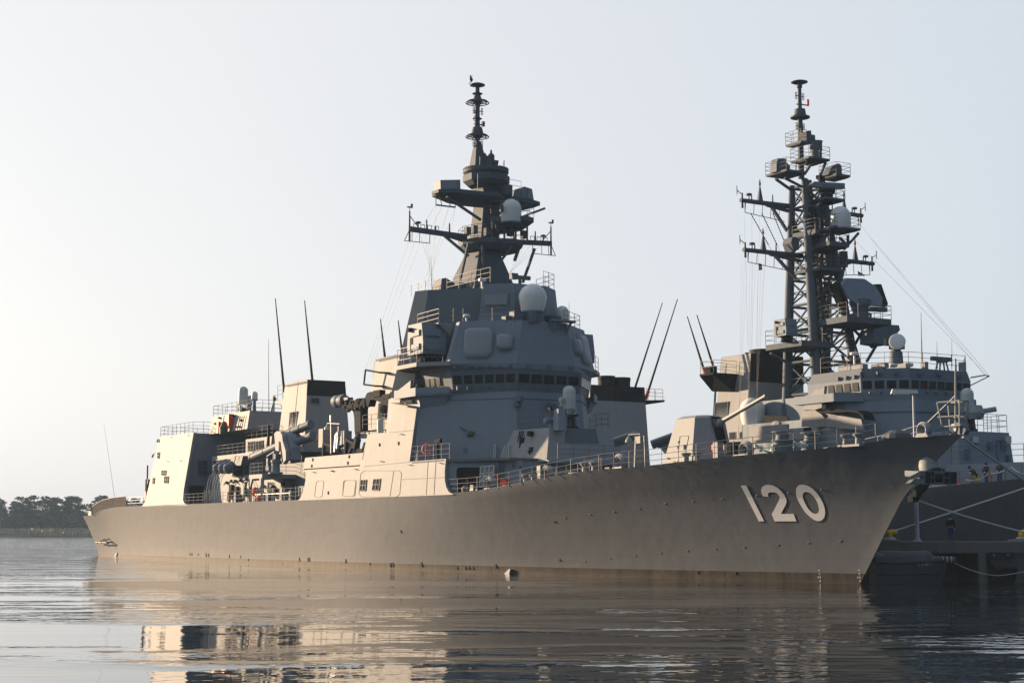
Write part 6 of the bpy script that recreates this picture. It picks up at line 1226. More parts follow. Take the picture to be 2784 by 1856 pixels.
part2('navigation_radar', m, 'dgrey')
m = M(); m.box((22, -3.1, 17.1), (.5, .4, .9)); m.box((23.5, 2.2, 17.0), (1.0, .5, .6)); m.box((22.3, 1.0, 17.1), (.5, .4, .6)); m.box((26, 5.6, 17.0), (3, .6, .4)); m.box((23.8, 4.6, 17.0), (1.6, .5, .4)); part2('roof_box', m, 'side')
# platform with close-in gun in front of the bridge
gp = M().fr([(16.5, 3.2, 7), (16.5, -3.2, 7), (21, -4, 7), (21, 4, 7)], [(16.9, 2.9, 11.3), (16.9, -2.9, 11.3), (21.4, -3.4, 11.3), (21.4, 3.4, 11.3)]).build('gun_platform', G['grey'], S2)
q = B.y(r4(1105, 1000), 0); zt_ = B.y(r4(1105, 640), 0).z; ciws(S2, (q.x, 0, 11.3), (zt_ - 11.3) / 4.82, R(0), 'close-in gun with a pale domed drum, far destroyer')
m = M(); m.lathe([(.6, -.5), (.75, 0), (.5, .6)], (q.x - .7, -.2, 12.9), 12); m.tube((q.x - .8, -.6, 13), (q.x - 1.6, -1.6, 13.2), .22, n=10); part2('canvas_cover', m, 'array', smooth=True)
rail(gp, [(17, 2.8, 11.35), (17, -2.8, 11.35), (20, -3.3, 11.35)], 1.4, 3, 1.2)
m = M(); m.fr(lv3(mir([(4, 3.6), (16.4, 5)]), 6.5), lv3(mir([(4.3, 3.4), (16.4, 4.8)]), 8.5)); part2('missile_cell_block', m, 'grey')
m = M()
for y, z, w, h in ((1.2, 10.4, .3, .7), (-1.9, 10.2, .35, .7), (-.4, 10.1, .4, .6), (-2.4, 9.2, .25, .5), (2.2, 9.4, .4, .8)): m.box((16.6, y, z), (.3, w, h))
m.path([(16.55, -1.2, 8.4), (16.7, -1.2, 10.6), (16.7, -2.1, 10.6), (16.55, -2.1, 8.4)], .05); part2('wall_fitting', m, 'dgrey', gp)
m = M(); m.box((16.55, 1.3, 10.6), (.3, .4, .5)); m.box((16.55, -2.4, 10.7), (.3, .45, .6)); part2('notice_plate', m, 'ciws', gp)
rail(S2, [(17.4, 3.1, 9.35), (21.6, 7.0, 9.35), (24, 7.6, 9.35), (29, 7.6, 9.35)], 1.2, 3, 1.5); rail(S2, [(6, 3.4, 8.6), (16, 4.6, 8.6)], 1.3, 3, 1.6)
def de2(x, e=.3): d = max(0, x - H2.xs(8.9)); return H2.Bd * (1 - (1 - min(d / H2.Ld, 1)) ** 2) - e
def dz2(x): return H2.deckz(x)
rail(S2, [(x, de2(x), dz2(x)) for x in (36, 30, 26, 22, 19, 16, 13, 10, 7, 4, 0, -5)], 1.1, 2, 1.8)
m = M()
for k in range(5): q = B.y(r5(830 + 12 * k, 545 - 5 * k), 7.0); m.path([q + Vector((-.9, 0, .1 * k)), q + Vector((0, .12, .1 * k - .05)), q + Vector((.9, 0, .1 * k))], .07)
part2('flaked_line', m, 'rope')
q = B.y(r5(1110, 500), 7.2); q.z = dz2(q.x); m = M(); m.lathe([(.5, -.35), (.62, -.3), (.62, .3), (.5, .35)], q + Vector((.3, -.5, .55)), 16, Matrix.Rotation(R(90), 3, 'X')); part2('hawser_reel', m, 'yellow', label='yellow reel on the far destroyer deck'); m = M(); m.lathe([(.6, -.1), (.65, .0), (.6, .1)], q + Vector((.3, -.05, .55)), 16, Matrix.Rotation(R(90), 3, 'X')); part2('reel_flange', m, 'grey')
m = M()
for p in (r5(1298, 470), r5(1030, 510)): q = B.y(p, 6.9); m.box(q, (.16, .16, .4))
part2('fire_extinguisher', m, 'red')

# ================================================================== quay, boat, people, ropes, flags, bird
QY, QZ, QX0, QX1, QB = 106.4, 2.62, 22.9, 39.5, 111.5
qy = M()
qy.box(((QX0 + QX1) / 2, (QY + QB) / 2, 2.26), (QX1 - QX0, QB - QY, .72))
qo = empty('quay'); tag(qo, 'concrete quay head with dark openings between its piers', 'quay')
qy.build('quay_slab', G['conc'], qo)
m = M(); x = QX0
for a, b in ((QX0, 23.6), (30.1, 33.6), (36.9, 39.5)): m.box(((a + b) / 2, (QY + .25 + QB) / 2, .45), (b - a, QB - QY - .5, 2.9))
m.box(((30.1 + 30.5) / 2, QY + .12, .6), (.45, .2, 2.59)); m.box((33.4, QY + .12, .6), (.4, .2, 2.59)); m.box(((QX0 + QX1) / 2, QB - .3, .45), (QX1 - QX0 - .1, .4, 2.88)); m.build('quay_pier', G['conc'], qo)
m = M(); m.pris([(30.7, QY - .02, 1.55), (32.4, QY - .02, 1.55), (32.4, QY - .02, 1.95), (30.7, QY - .02, 1.95)], (0, .3, 0)); m.fr([(30.9, QY - .8, .95), (32.3, QY - .8, .95), (32.35, QY + .2, -.3), (30.75, QY + .2, -.3)], [(30.9, QY - .75, 1.1), (31.9, QY - .75, 1.1), (32.35, QY + .2, 1.56), (30.75, QY + .2, 1.56)]); o = m.build('fender', G['rubber'], qo)
m = M()
for x in (31.05, 31.95): m.tube((x, QY - .08, 1.78), (x, QY + .05, 1.78), .09, n=10)
m.build('bolt', G['conc'], o)
def bollard(x, y, lab):
    t = M().lathe([(.52, 0), (.50, .1), (.40, .18), (.37, .5), (.38, .72), (.40, .9)], (0, 0, 0), 20); v = []; K = 16
    # hooked head leaning to one side
    ring = []
    for i, (cx, cz, r, tl) in enumerate(((0, .72, .385, 0), (.03, .92, .40, 18), (.16, 1.08, .36, 50), (.42, 1.15, .31, 80), (.72, 1.12, .27, 98), (.92, 1.07, .20, 105), (.99, 1.05, .08, 108))):
        tm = Matrix.Rotation(R(tl), 3, 'Y'); ring += [Vector((cx, 0, cz)) + tm @ Vector((r * math.cos(2 * math.pi * j / K), r * 1.25 * math.sin(2 * math.pi * j / K), 0)) for j in range(K)]
    t.add(ring, [(i * K + j, i * K + (j + 1) % K, (i + 1) * K + (j + 1) % K, (i + 1) * K + j) for i in range(6) for j in range(K)] + [tuple(6 * K + j for j in range(K))])
    o = t.build('mooring_bollard', G['yellow'], smooth=True, loc=(x, y, QZ)); o.scale = (.55, .55, .55); tag(o, lab, 'bollard', 'yellow bollards on the quay'); return o
q = W.y(r5(435, 998), 108.6); b1 = bollard(24.75, 108.2, 'yellow hooked mooring bollard close to the bow of destroyer 120'); b2 = bollard(33.35, 107.9, 'yellow hooked mooring bollard at the right edge of the photo')
m = M()
for x, y in ((24.75, 108.2), (33.35, 107.9)):
    o = M().lathe([(.42, .0), (.44, .05), (.42, .1), (.36, .1), (.29, .14), (.31, .2), (.35, .16), (.35, .0)], (0, 0, 0), 18).build('rope_coil', G['rope'], smooth=True, loc=(x, y, QZ + .10)); tag(o, 'loop of mooring rope around the bollard near destroyer 120' if x < 30 else 'loop of mooring rope around the right-hand bollard', 'rope')
m = M(); m.lathe([(1.0, 0), (.8, .16), (.3, .2)], (0, 0, 0), 16); o = m.build('concrete_pad', G['conc'], qo, loc=(33.2, 107.4, QZ)); o = M().lathe([(.8, 0), (.8, .1), (.6, .14)], (0, 0, 0), 14).build('concrete_pad', G['conc'], qo, loc=(24.6, 108, QZ))
# quay lamp behind the bow
lb = W.y(r5(673, 1003), 108.5); lt = W.y(r4(641, 690), 108.5)
lamp = empty('quay_lamp', (lb.x, 108.5, QZ)); tag(lamp, 'tall grey lamp post on the quay rising behind the bow', 'lamp post')
h = lt.z - QZ; m = M(); m.lathe([(.32, 0), (.32, .06), (.2, .1), (.14, .35), (.14, h * .45), (.10, h * .46), (.08, h)], n=14); m.box((0, -.2, 1.9), (.16, .14, .9)); m.build('pole', G['pole'], lamp, smooth=True)
m = M(); m.fr([(-1.5, -.2, h), (.3, -.2, h), (.3, .2, h), (-1.5, .2, h)], [(-1.4, -.12, h + .3), (.25, -.12, h + .25), (.25, .12, h + .25), (-1.4, .12, h + .3)]); hd = m.build('lamp_head', G['ciws'], lamp); M().box((-.8, 0, h - .03), (1.0, .3, .05)).build('lens', G['lens'], hd)
# launch tied up at the quay head
bt = empty('launch', (22.9, 105.0, 0)); tag(bt, 'dark grey launch under a canvas cover, moored below the quay', 'launch')
xb = W.y(n6(1020, 845), 105.0).x - 22.9; xt = W.y(n6(1160, 480), 105.0).x - 22.9; zt = W.y(n6(1160, 480), 105.0).z; zm = W.y(n6(0, 520), 104.2).z
m = M(); S = 14; rows = 6; v = []
def bsec(s, t): # s along, t up
    x = s * lerp(xb, xt, t); hb = 1.15 * (1 - max(0, (s - .35) / .65) ** 2.2) * lerp(.72, 1.0, t ** .6); z = -.3 + t * (lerp(zm, zt, max(0, (s - .3) / .7) ** 1.3) + .3); return x, hb, z
for sd in (-1, 1):
    v = []
    for j in range(rows):
        for i in range(S): x, hb, z = bsec(i / (S - 1), j / (rows - 1)); v.append((x, sd * hb, z))
    m.add(v, [(j * S + i, j * S + i + 1, (j + 1) * S + i + 1, (j + 1) * S + i) for j in range(rows - 1) for i in range(S - 1)])
T = [bsec(i / (S - 1), 1) for i in range(S)]; v = [(x, sd * hb, z - .02) for x, hb, z in T for sd in (-1, 1)]; m.add(v, [(2 * i, 2 * i + 1, 2 * i + 3, 2 * i + 2) for i in range(S - 1)])
E0 = [bsec(0, j / (rows - 1)) for j in range(rows)]; m.add([(x, -hb, z) for x, hb, z in E0] + [(x, hb, z) for x, hb, z in E0], [(j, j + 1, rows + j + 1, rows + j) for j in range(rows - 1)])
bh = m.build('hull', G['boat'], bt, smooth=True)
m = M(); m.path([(x, -hb - .03, z) for x, hb, z in T], .06); m.path([(x, hb + .03, z) for x, hb, z in T], .06); m.path([(bsec(i / 13, .55)[0], -bsec(i / 13, .55)[1] - .01, bsec(i / 13, .55)[2]) for i in range(13)], .04); m.build('rubbing_strake', G['rubber'], bh, smooth=True)
zc = W.y(n6(500, 310), 105.0).z; xe = W.y(n6(840, 325), 105.0).x - 22.9; xe2 = W.y(n6(960, 440), 105.0).x - 22.9
m = M(); K = 9; v = []; prof = [(0, zc - .12), (.8, zc), (2.2, zc - .04), (3.4, zc), (xe, zc - .03), ((xe + xe2) / 2, zc - .45), (xe2, zc - .85)]
for x, z in prof:
    _, hb, zz = bsec(min(x / xt, 1), 1)
    for j in range(K): a = math.pi * j / (K - 1); v.append((x, -math.cos(a) * (hb - .1) , zz - .05 + (z - zz) * (math.sin(a) ** .55 if 0 < j < K - 1 else 0)))
m.add(v, [(i * K + j, i * K + j + 1, (i + 1) * K + j + 1, (i + 1) * K + j) for i in range(len(prof) - 1) for j in range(K - 1)]); m.build('canvas_cover', G['tarp'], bt, smooth=True)
m = M(); x0 = xe2 + .02
for i in range(5): x = lerp(xe2 - .05, xt + .25, i / 4); m.lathe([(.1, -.2), (.17, -.16), (.17, .16), (.1, .2)], (x, -.2 * (1 - i / 4), zt + .06), 12, Matrix.Rotation(R(90), 3, 'Y'))
bf = m.build('bow_fender', G['tarp'], bt, smooth=True); m = M()
for i in range(4): x = lerp(xe2 + .1, xt + .12, i / 3); m.lathe([(.17, -.03), (.2, -.03), (.2, .03), (.17, .03)], (x, -.12, zt + .06), 12, Matrix.Rotation(R(90), 3, 'Y'))
m.build('lashing', G['rope'], bf, smooth=True)
m = M()
for x in (W.y(n6(720, 400), 104.6).x - 22.9, W.y(n6(890, 400), 104.6).x - 22.9): m.tube((x, -.75, zt - .05), (x, -.75, zt + .42), .035); m.tube((x - .18, -.75, zt + .25), (x + .18, -.75, zt + .25), .03)
m.build('cleat_post', G['steel'], bt)
vs, fs_ = text_mesh('しらぬい'); c = W.y(n6(770, 540), 104.2); s_ = .27
cx_ = c.x - 22.9; v = []
for p in vs:
    x = cx_ + p.x * s_ * 1.0; z = c.z - .1 + p.y * s_; t = 0.9; sx = min(1, x / xt)
    # find the section parameter giving this height
    lo, hi = 0, 1
    for _ in range(20):
        t = (lo + hi) / 2; s__ = x / lerp(xb, xt, t)
        if bsec(min(s__, 1), t)[2] < z: lo = t
        else: hi = t
    v.append((x, -bsec(min(x / lerp(xb, xt, t), 1), t)[1] - .035, z))
M().add(v, fs_).build('name_lettering', G['ciws'], bh, 'small white boat name lettering')
# ropes
def rope(pts, r, lab, mat='rope', sag=0.0, n=24):
    P = [Vector(p) for p in pts]; Q = []
    for a, b in zip(P, P[1:]): Q += [a.lerp(b, i / n) - Vector((0, 0, sag * 4 * (i / n) * (1 - i / n))) for i in range(n)]
    Q.append(P[-1]); o = M().path(Q, r, 7).build('mooring_rope', G[mat], smooth=True); tag(o, lab, 'rope', 'mooring ropes of the two destroyers' if r > .03 else 'thin lines of the launch'); return o
bw = A.world(A.y(r4(1058, 1060), .25)); rope([bw, (38.6, 107.6, 3.3)], .075, 'thick green-grey mooring rope from the top of the bow down to the right', 'ropet', .15)
rope([A.world(A.y(n2(680, 1230), -.35)), (33.9, 107.9, 3.15)], .055, 'pale mooring rope from under the anchor down to the right-hand bollard', 'rope', .12)
e3 = W.y((2784, 1325), 112.0); s3 = Vector((24.7, 108.2, 3.2)); d3 = e3 - s3
rope([s3, s3 + d3 * 1.35], .05, 'pale mooring rope rising right from the bollard near the bow to the far destroyer', 'rope', .05)
rope([(22.9 + W.y(n6(1190, 480), 105).x - 22.9, 105, W.y(n6(1190, 480), 105).z), W.y(n6(1960, 720), 105.6), (36.6, 106.2, 1.9)], .022, 'thin slack line from the launch bow to the right', 'rope', .22)
rope([W.y(n6(0, 350), 104.1), W.y(n6(420, 477), 104.1), W.y(n6(720, 398), 104.25)], .02, 'thin slack line along the side of the launch cover', 'rope', .06)
def rope2(pts, r, lab, sag): o = rope(pts, r, lab, 'rope', sag); return o
P2 = [B.world(B.y(r5(*p), 8.0)) for p in ((900, 525), (1035, 515))]
rope2([P2[0], P2[1]], .045, 'slack white line hung on the far deck railing, left of the yellow reel', .22)
rope2([B.world(B.y(r5(1085, 480), 8.0)), B.world(B.y(r5(1285, 425), 7.8))], .05, 'slack white line along the far deck railing, between the sailors', .28)
rope2([B.world(B.y(r5(1298, 425), 7.8)), B.world(B.y(r5(1440, 390), 7.6)), B.world(B.y(r5(1470, 365), 7.6))], .05, 'slack white line along the far deck railing, before the rightmost sailor', .12)
rope2([B.world(B.y(r5(1470, 368), 7.6)), B.world(B.y(r5(1620, 420), 7.4))], .05, 'slack white line along the far deck railing, at the right edge', .25)
# people: one skinned body, clothes as separate close-fitting skins
def skin(pts, edges, rad, name, mat, parent, root=0, sub=1):
    me = bpy.data.meshes.new(name); me.from_pydata([tuple(p) for p in pts], edges, []); me.materials.append(mat)
    o = bpy.data.objects.new(name, me); C.objects.link(o); o.parent = parent
    o.modifiers.new('skin', 'SKIN'); me.skin_vertices[0].data
    for i, r_ in enumerate(rad): me.skin_vertices[0].data[i].radius = (r_, r_) if not isinstance(r_, tuple) else r_
    me.skin_vertices[0].data[root].use_root = True
    s = o.modifiers.new('sub', 'SUBSURF'); s.levels = sub; s.render_levels = sub
    dg = bpy.context.evaluated_depsgraph_get(); dg.update(); m2 = bpy.data.meshes.new_from_object(o.evaluated_get(dg)); o.modifiers.clear(); o.data = m2; bpy.data.meshes.remove(me)
    for p in m2.polygons: p.use_smooth = True
    return o
def person(loc, rz, lab, bend=0.0, arms=((.1, .05), (.1, .05)), stride=.06, legs='blue', torso='navy', cap='cap', scale=1.0, lean=0.0):
    """standing figure facing local -y; bend tips the trunk forward at the hips; arms = (forward, outward) reach of each hand"""
    p = empty('person', loc, rz); tag(p, lab, 'person', 'sailors on the quay and deck'); s = scale
    def tr(x, y, z):                                    # bend above the hips
        if z > .94: v = Matrix.Rotation(bend, 3, 'X') @ Vector((x, y, z - .94)); return Vector((v.x, v.y, v.z + .94)) * s
        return Vector((x, y, z)) * s
    hip = tr(0, 0, .93); legs_ = []
    J = [tr(0, 0, .95), tr(0, .01, 1.15), tr(0, .02, 1.36), tr(0, .0, 1.47), tr(0, -.02, 1.56), tr(0, -.03, 1.66), tr(0, -.02, 1.74)]
    E = [(0, 1), (1, 2), (2, 3), (3, 4), (4, 5), (5, 6)]; Rr = [.13, .12, .13, .055, .075, .092, .06]
    hands = []
    for k, sd in enumerate((1, -1)):
        fw, ou = arms[k]; sh = tr(sd * .19, .02, 1.40); hd = tr(sd * (.20 + ou), -fw, .84 + .55 * min(fw, .6) if bend < .3 else .80 + .2 * fw)
        if bend > .3: hd = Vector((sd * .12, -.55, .70)) * s
        el = sh.lerp(hd, .5) + Vector((sd * .05, .07, -.02)); n = len(J); J += [sh, el, hd]; E += [(2, n), (n, n + 1), (n + 1, n + 2)]; Rr += [.065, .045, .034]; hands.append((hd, (hd - el).normalized()))
        lx = sd * .095; fy = -stride * sd; n = len(J); J += [Vector((lx, 0, .9)) * s, Vector((lx, fy * .5 - .02, .5)) * s, Vector((lx, fy + .03, .09)) * s, Vector((lx, fy - .11, .04)) * s]; E += [(0, n), (n, n + 1), (n + 1, n + 2), (n + 2, n + 3)]; Rr += [.085, .055, .042, .04]
    skin(J, E, [r_ * s for r_ in Rr], 'body', G['skin'], p)
    TJ = [tr(0, 0, .93), tr(0, .01, 1.12), tr(0, .02, 1.34), tr(0, .005, 1.45)]; TE = [(0, 1), (1, 2), (2, 3)]; TR = [(.165, .135), (.165, .14), (.185, .14), .07]
    for k, sd in enumerate((1, -1)): sh, el, hd = [J[7 + k * 7 + i] for i in range(3)]; n = len(TJ); TJ += [sh, el, el.lerp(hd, .9)]; TE += [(2, n), (n, n + 1), (n + 1, n + 2)]; TR += [.088, .065, .052]
    skin(TJ, TE, [(a[0] * s, a[1] * s) if isinstance(a, tuple) else a * s for a in TR], 'jacket', G[torso], p)
    LJ = [tr(0, 0, .98)]; LE = []; LR = [(.16, .13)]
    for k, sd in enumerate((1, -1)): a = J[10 + k * 7:14 + k * 7]; n = len(LJ); LJ += [a[0], a[1], a[2]]; LE += [(0, n), (n, n + 1), (n + 1, n + 2)]; LR += [.105, .08, .068]
    skin(LJ, LE, [(a[0] * s, a[1] * s) if isinstance(a, tuple) else a * s for a in LR], 'trousers', G[legs], p)
    for k in (0, 1): a = J[12 + k * 7]; skin([a + Vector((0, .05, -.04)) * s, a + Vector((0, -.06, -.045)) * s, a + Vector((0, -.17, -.055)) * s], [(0, 1), (1, 2)], [.05 * s, .05 * s, .035 * s], 'shoe', G['hair'], p)
    hc = J[5]; m = M(); q = Matrix.Rotation(bend, 3, 'X')
    m.lathe([(.102 * s, .0), (.108 * s, .03 * s), (.100 * s, .09 * s), (.06 * s, .135 * s), (.01, .145 * s)], hc + q @ Vector((0, .012, .015)), 14, q); c = m.build('cap', G[cap], p, smooth=True)
    m = M(); m.fr([hc + q @ Vector((a * s, b * s, .02 * s)) for a, b in ((-.07, -.08), (.07, -.08), (.05, -.18), (-.05, -.18))], [hc + q @ Vector((a * s, b * s, .035 * s)) for a, b in ((-.07, -.08), (.07, -.08), (.05, -.18), (-.05, -.18))]); m.build('cap_peak', G[cap], c)
    m = M(); m.lathe([(.09 * s, -.07 * s), (.098 * s, -.02 * s), (.098 * s, .02 * s)], hc + q @ Vector((0, .022, 0)), 12, q); m.build('hair', G['hair'], p, smooth=True)
    for hd, d in hands:                                 # palm, four fingers and a thumb, slightly curled
        side_ = d.cross(Vector((0, 1, 0))); side_ = side_.normalized() if side_.length > .1 else Vector((1, 0, 0)); m = M(); m.bar(hd - d * .01, hd + d * .085 * s, .085 * s, .034 * s, up=d.cross(side_))
        for f_, L_ in ((-.032, .075), (-.011, .085), (.011, .08), (.032, .062)): a = hd + d * .08 * s + side_ * f_ * s; b = a + d * L_ * .55 * s; m.tube(a, b, .010 * s, n=6); m.tube(b, b + (d + Vector((0, -.5, 0))).normalized() * L_ * .5 * s, .009 * s, n=6)
        a = hd + d * .02 * s - side_ * .042 * s; b = a + (d - side_ * .9).normalized() * .04 * s; m.tube(a, b, .012 * s, n=6); m.tube(b, b + d * .03 * s, .010 * s, n=6); m.build('hand', G['skin'], p)
    return p
pq = W.y((2585.5, 1474), QY + .35)
person((pq.x, QY + .35, QZ), R(155), 'sailor in dark jacket and blue trousers standing at the quay edge', stride=.10, arms=((.16, .0), (.16, .0)), scale=.98)
def p2(px, y, lab, rz, **k):
    q = B.y(px, y); w = B.world((q.x, q.y, dz2(q.x))); return person(w, rz, lab, **k)
p2(r5(1170, 505), 6.6, 'sailor in blue cap bending over the railing line on the far destroyer', R(-75), bend=R(42), scale=1.0)
p2(r5(1262, 500), 6.4, 'sailor in blue cap standing upright on the far deck, left of the rightmost sailor', R(-65), arms=((.32, .05), (.28, .02)))
p2(r5(1375, 495), 6.0, 'rightmost sailor on the far deck, in a blue-green coat and blue cap', R(-20), torso='tealcoat' if 'tealcoat' in G else 'navy', arms=((.38, -.05), (.38, -.05)))
p2(r5(900, 530), 5.2, 'sailor half hidden behind the bow anchor, only the dark head showing', R(-60), cap='hair')
# flags
def flag(name, pts, mats, lab):
    o = empty(name); tag(o, lab, 'flag', 'signal flags under the lattice mast yard')
    m = M(); a, b, c, d = pts; n = 8; v = []; f = []
    for i in range(n + 1):
        for j in range(n + 1): u, w = i / n, j / n; v.append(a.lerp(b, u).lerp(d.lerp(c, u), w) + Vector((0, .07 * math.sin(u * 7), 0)))
    k = n + 1; tri = lambda i, j: (i * k + j, (i + 1) * k + j, (i + 1) * k + j + 1, i * k + j + 1)
    for nm, mt, cond in mats:
        m = M(); m.add(v, [tri(i, j) for i in range(n) for j in range(n) if cond(i / n, j / n)]); m.build(nm, mt, o)
    return o
yc, bc, wc, kc = flat('flag_yellow', (.62, .42, .03), .8), flat('flag_blue', (.02, .07, .25), .8), flat('flag_white', (.6, .6, .6), .8), flat('flag_black', (.02, .02, .025), .8)
fp_ = [B.world(bx(r2(*p), 37.5)) for p in ((258, 360), (288, 372), (290, 420), (260, 422))]
flag('signal_flag', fp_, [('field', bc, lambda u, w: abs(w - .5) > .28 - .25 * u), ('stripe', yc, lambda u, w: abs(w - .5) <= .28 - .25 * u)], 'small blue and yellow signal flag below the left yardarm end')
fp_ = [B.world(bx(r2(*p), 37.5)) for p in ((1105, 425), (1165, 468), (1160, 472), (1105, 470))]
flag('signal_flag', fp_, [('upper_field', kc, lambda u, w: w < .4), ('lower_field', wc, lambda u, w: w >= .4)], 'small black and white signal pennant below the right yardarm')
# bird on the disc of the foreground mast
q = A.world(A.x(z4(631, 81), MX)); m = M(); zb = q.z
bd = M().lathe([(.03, -.22), (.10, -.16), (.15, -.02), (.13, .14), (.07, .24), (.085, .31), (.06, .38), (.01, .41)], (0, 0, .32), 12, Matrix.Rotation(R(-12), 3, 'Y')).build('bird', G['feather'], smooth=True, loc=(q.x, q.y, q.z)); tag(bd, 'dark bird perched on the disc atop the mast of destroyer 120', 'bird')
M().tube((.06, 0, .68), (.17, 0, .65), .035, .005).build('beak', G['dark'], bd); M().bar((-.05, 0, .12), (-.22, 0, -.12), .12, .04).build('tail', G['feather'], bd); m = M(); m.tube((.0, .04, .12), (.0, .04, 0), .015); m.tube((.0, -.04, .12), (.0, -.04, 0), .015); m.build('legs', G['dark'], bd)

# ================================================================== far shore
random.seed(11)
SY = 760.0
m = M(); nx, ny = 60, 8; v = []
for j in range(ny):
    for i in range(nx):
        x = -420 + 640 * i / (nx - 1); y = SY + [0, 4, 12, 25, 60, 120, 260, 600][j] + 5 * math.sin(x * .03) + 2 * math.sin(x * .11); v.append((x, y, [-.6, .7, 1.6, 2.4, 3.0, 3.5, 4, 4][j] + .3 * math.sin(x * .05 + j)))
m.add(v, [(j * nx + i, j * nx + i + 1, (j + 1) * nx + i + 1, (j + 1) * nx + i) for j in range(ny - 1) for i in range(nx - 1)])
setting(m.build('far_shore', paint('shore_earth', (.10, .085, .065), .95, .25, .05, 0), smooth=True))
m = M()
for k in range(9000):
    x = random.uniform(-400, 210); y = SY + 5 * math.sin(x * .03) + random.uniform(3, 30); h = random.uniform(.9, 2.2); z = 1.2 if y < SY + 12 else 2.2; a = random.uniform(0, 3.14); w = random.uniform(.5, 1.3)
    m.add([(x - w * math.cos(a), y - w * math.sin(a), z - .6), (x + w * math.cos(a), y + w * math.sin(a), z - .6), (x + .6 * w * math.cos(a), y + .6 * w * math.sin(a) + .2, z + h), (x - .7 * w * math.cos(a), y - .6 * w * math.sin(a) + .3, z + h * .8)], [(0, 1, 2, 3)])
o = m.build('reeds', G['reed']); o['kind'] = 'stuff'
def leafy(m, c, r, n, sz, flatz=1.0):
    for _ in range(n):
        while True:
            p = Vector((random.uniform(-1, 1), random.uniform(-1, 1), random.uniform(-1, 1)))
            if .25 < p.length < 1: break
        q = Vector((c[0] + p.x * r, c[1] + p.y * r, c[2] + p.z * r * flatz)); d = Vector((random.gauss(0, 1), random.gauss(0, 1), random.gauss(0, 1) + .6)).normalized(); a = d.orthogonal().normalized(); b = d.cross(a); s = sz * random.uniform(.6, 1.4)
        a, b = a * s, b * s * .7; m.add([q - a - b * .4, q + b, q + a - b * .3, q - b], [(0, 1, 2, 3)])
pines = []
for k in range(7):
    H = random.uniform(14.5, 18.5); tr_ = M(); pts = [Vector((0, 0, -1))]; lx = random.uniform(-.8, .8)
    for i in range(1, 6): pts.append(Vector((lx * i / 3 + random.uniform(-.25, .25), random.uniform(-.3, .3), H * .86 * i / 5)))
    for i in range(5): tr_.tube(pts[i], pts[i + 1], .36 - .055 * i, .36 - .055 * (i + 1), 7)
    cr_ = M(); top = pts[-1]
    for i in range(random.randint(13, 18)):
        t = random.uniform(.28, 1.0); z = H * t * .93; a = random.uniform(0, 6.28); rr = random.uniform(.8, 4.6) * (1.15 - .55 * t); base = pts[min(5, int(t * 5))]; c = Vector((base.x + rr * math.cos(a), base.y + rr * math.sin(a), z)); tr_.tube(Vector((base.x, base.y, z - 1.2)), c, .11, .04, 5)
        leafy(cr_, c, random.uniform(1.5, 2.6), 85, .42, .5)
    leafy(cr_, (top.x, top.y, H * .94), 1.9, 110, .42, .55)
    tm_ = tr_.build('trunk', G['bark']); cm_ = cr_.build('crown', G['pine']); tm_.hide_render = False; pines.append((tm_, cm_))
looks = ['broad-crowned', 'tall slender', 'layered flat-topped', 'leaning', 'dense round-crowned', 'ragged open', 'stout low-branched']
xs_p = []
for i in range(74): xs_p.append((-262 + i * 3.1 + random.uniform(-1.6, 1.6), SY + 34 + random.choice((0, 8, 18, 30)) + random.uniform(-4, 4)))
for i, (x, y) in enumerate(xs_p):
    k = random.randrange(7); e = empty('pine_tree', (x, y, 2.4), random.uniform(0, 6.28)); s = random.uniform(.82, 1.12); px = CX + F * x / y
    if -252 < x < -246: s = .7
    e.scale = (s * 1.2, s * 1.2, s * .92)
    where = 'near the left edge of the photo' if px < 60 else 'in the left shore wood' if px < 150 else 'just left of the destroyer stern' if px < 262 else 'behind the destroyer stern'
    tag(e, f'{looks[k]} dark pine {where}, far shore', 'tree', 'pines on the far shore')
    for s_ in pines[k]: c_ = s_.copy(); C.objects.link(c_); c_.parent = e
for a, b in pines: bpy.data.objects.remove(a); bpy.data.objects.remove(b)
bushes = []
for k in range(4):
    bm_ = M(); st = M()
    for i in range(9): c = Vector((random.uniform(-2.6, 2.6), random.uniform(-1.5, 1.5), random.uniform(.8, 3.4))); leafy(bm_, c, random.uniform(1.3, 2.0), 80, .4, .85); st.tube((c.x * .3, c.y * .3, -.5), c, .10, .03, 5)
    bushes.append((bm_.build('crown', G['bush']), st.build('trunk', G['bark'])))
for i in range(34):
    x = -258 + i * 4.6 + random.uniform(-1.5, 1.5)
    px = CX + F * x / 775; e = empty('bush', (x, SY + random.uniform(18, 48), 2.0), random.uniform(0, 6)); s = random.uniform(.8, 1.25) * (2.0 if i < 14 else 1.5); e.scale = (s, s, s)
    where = 'near the left edge of the photo' if px < 60 else 'in the left shore thicket' if px < 150 else 'in the tan reeds left of the destroyer stern' if px < 262 else 'behind the destroyer stern'
    tag(e, f'dark leafy bush {where}, under the pines', 'bush', 'bushes on the far shore')
    for s_ in bushes[i % 4]: c_ = s_.copy(); C.objects.link(c_); c_.parent = e
for a, b in bushes: bpy.data.objects.remove(a); bpy.data.objects.remove(b)

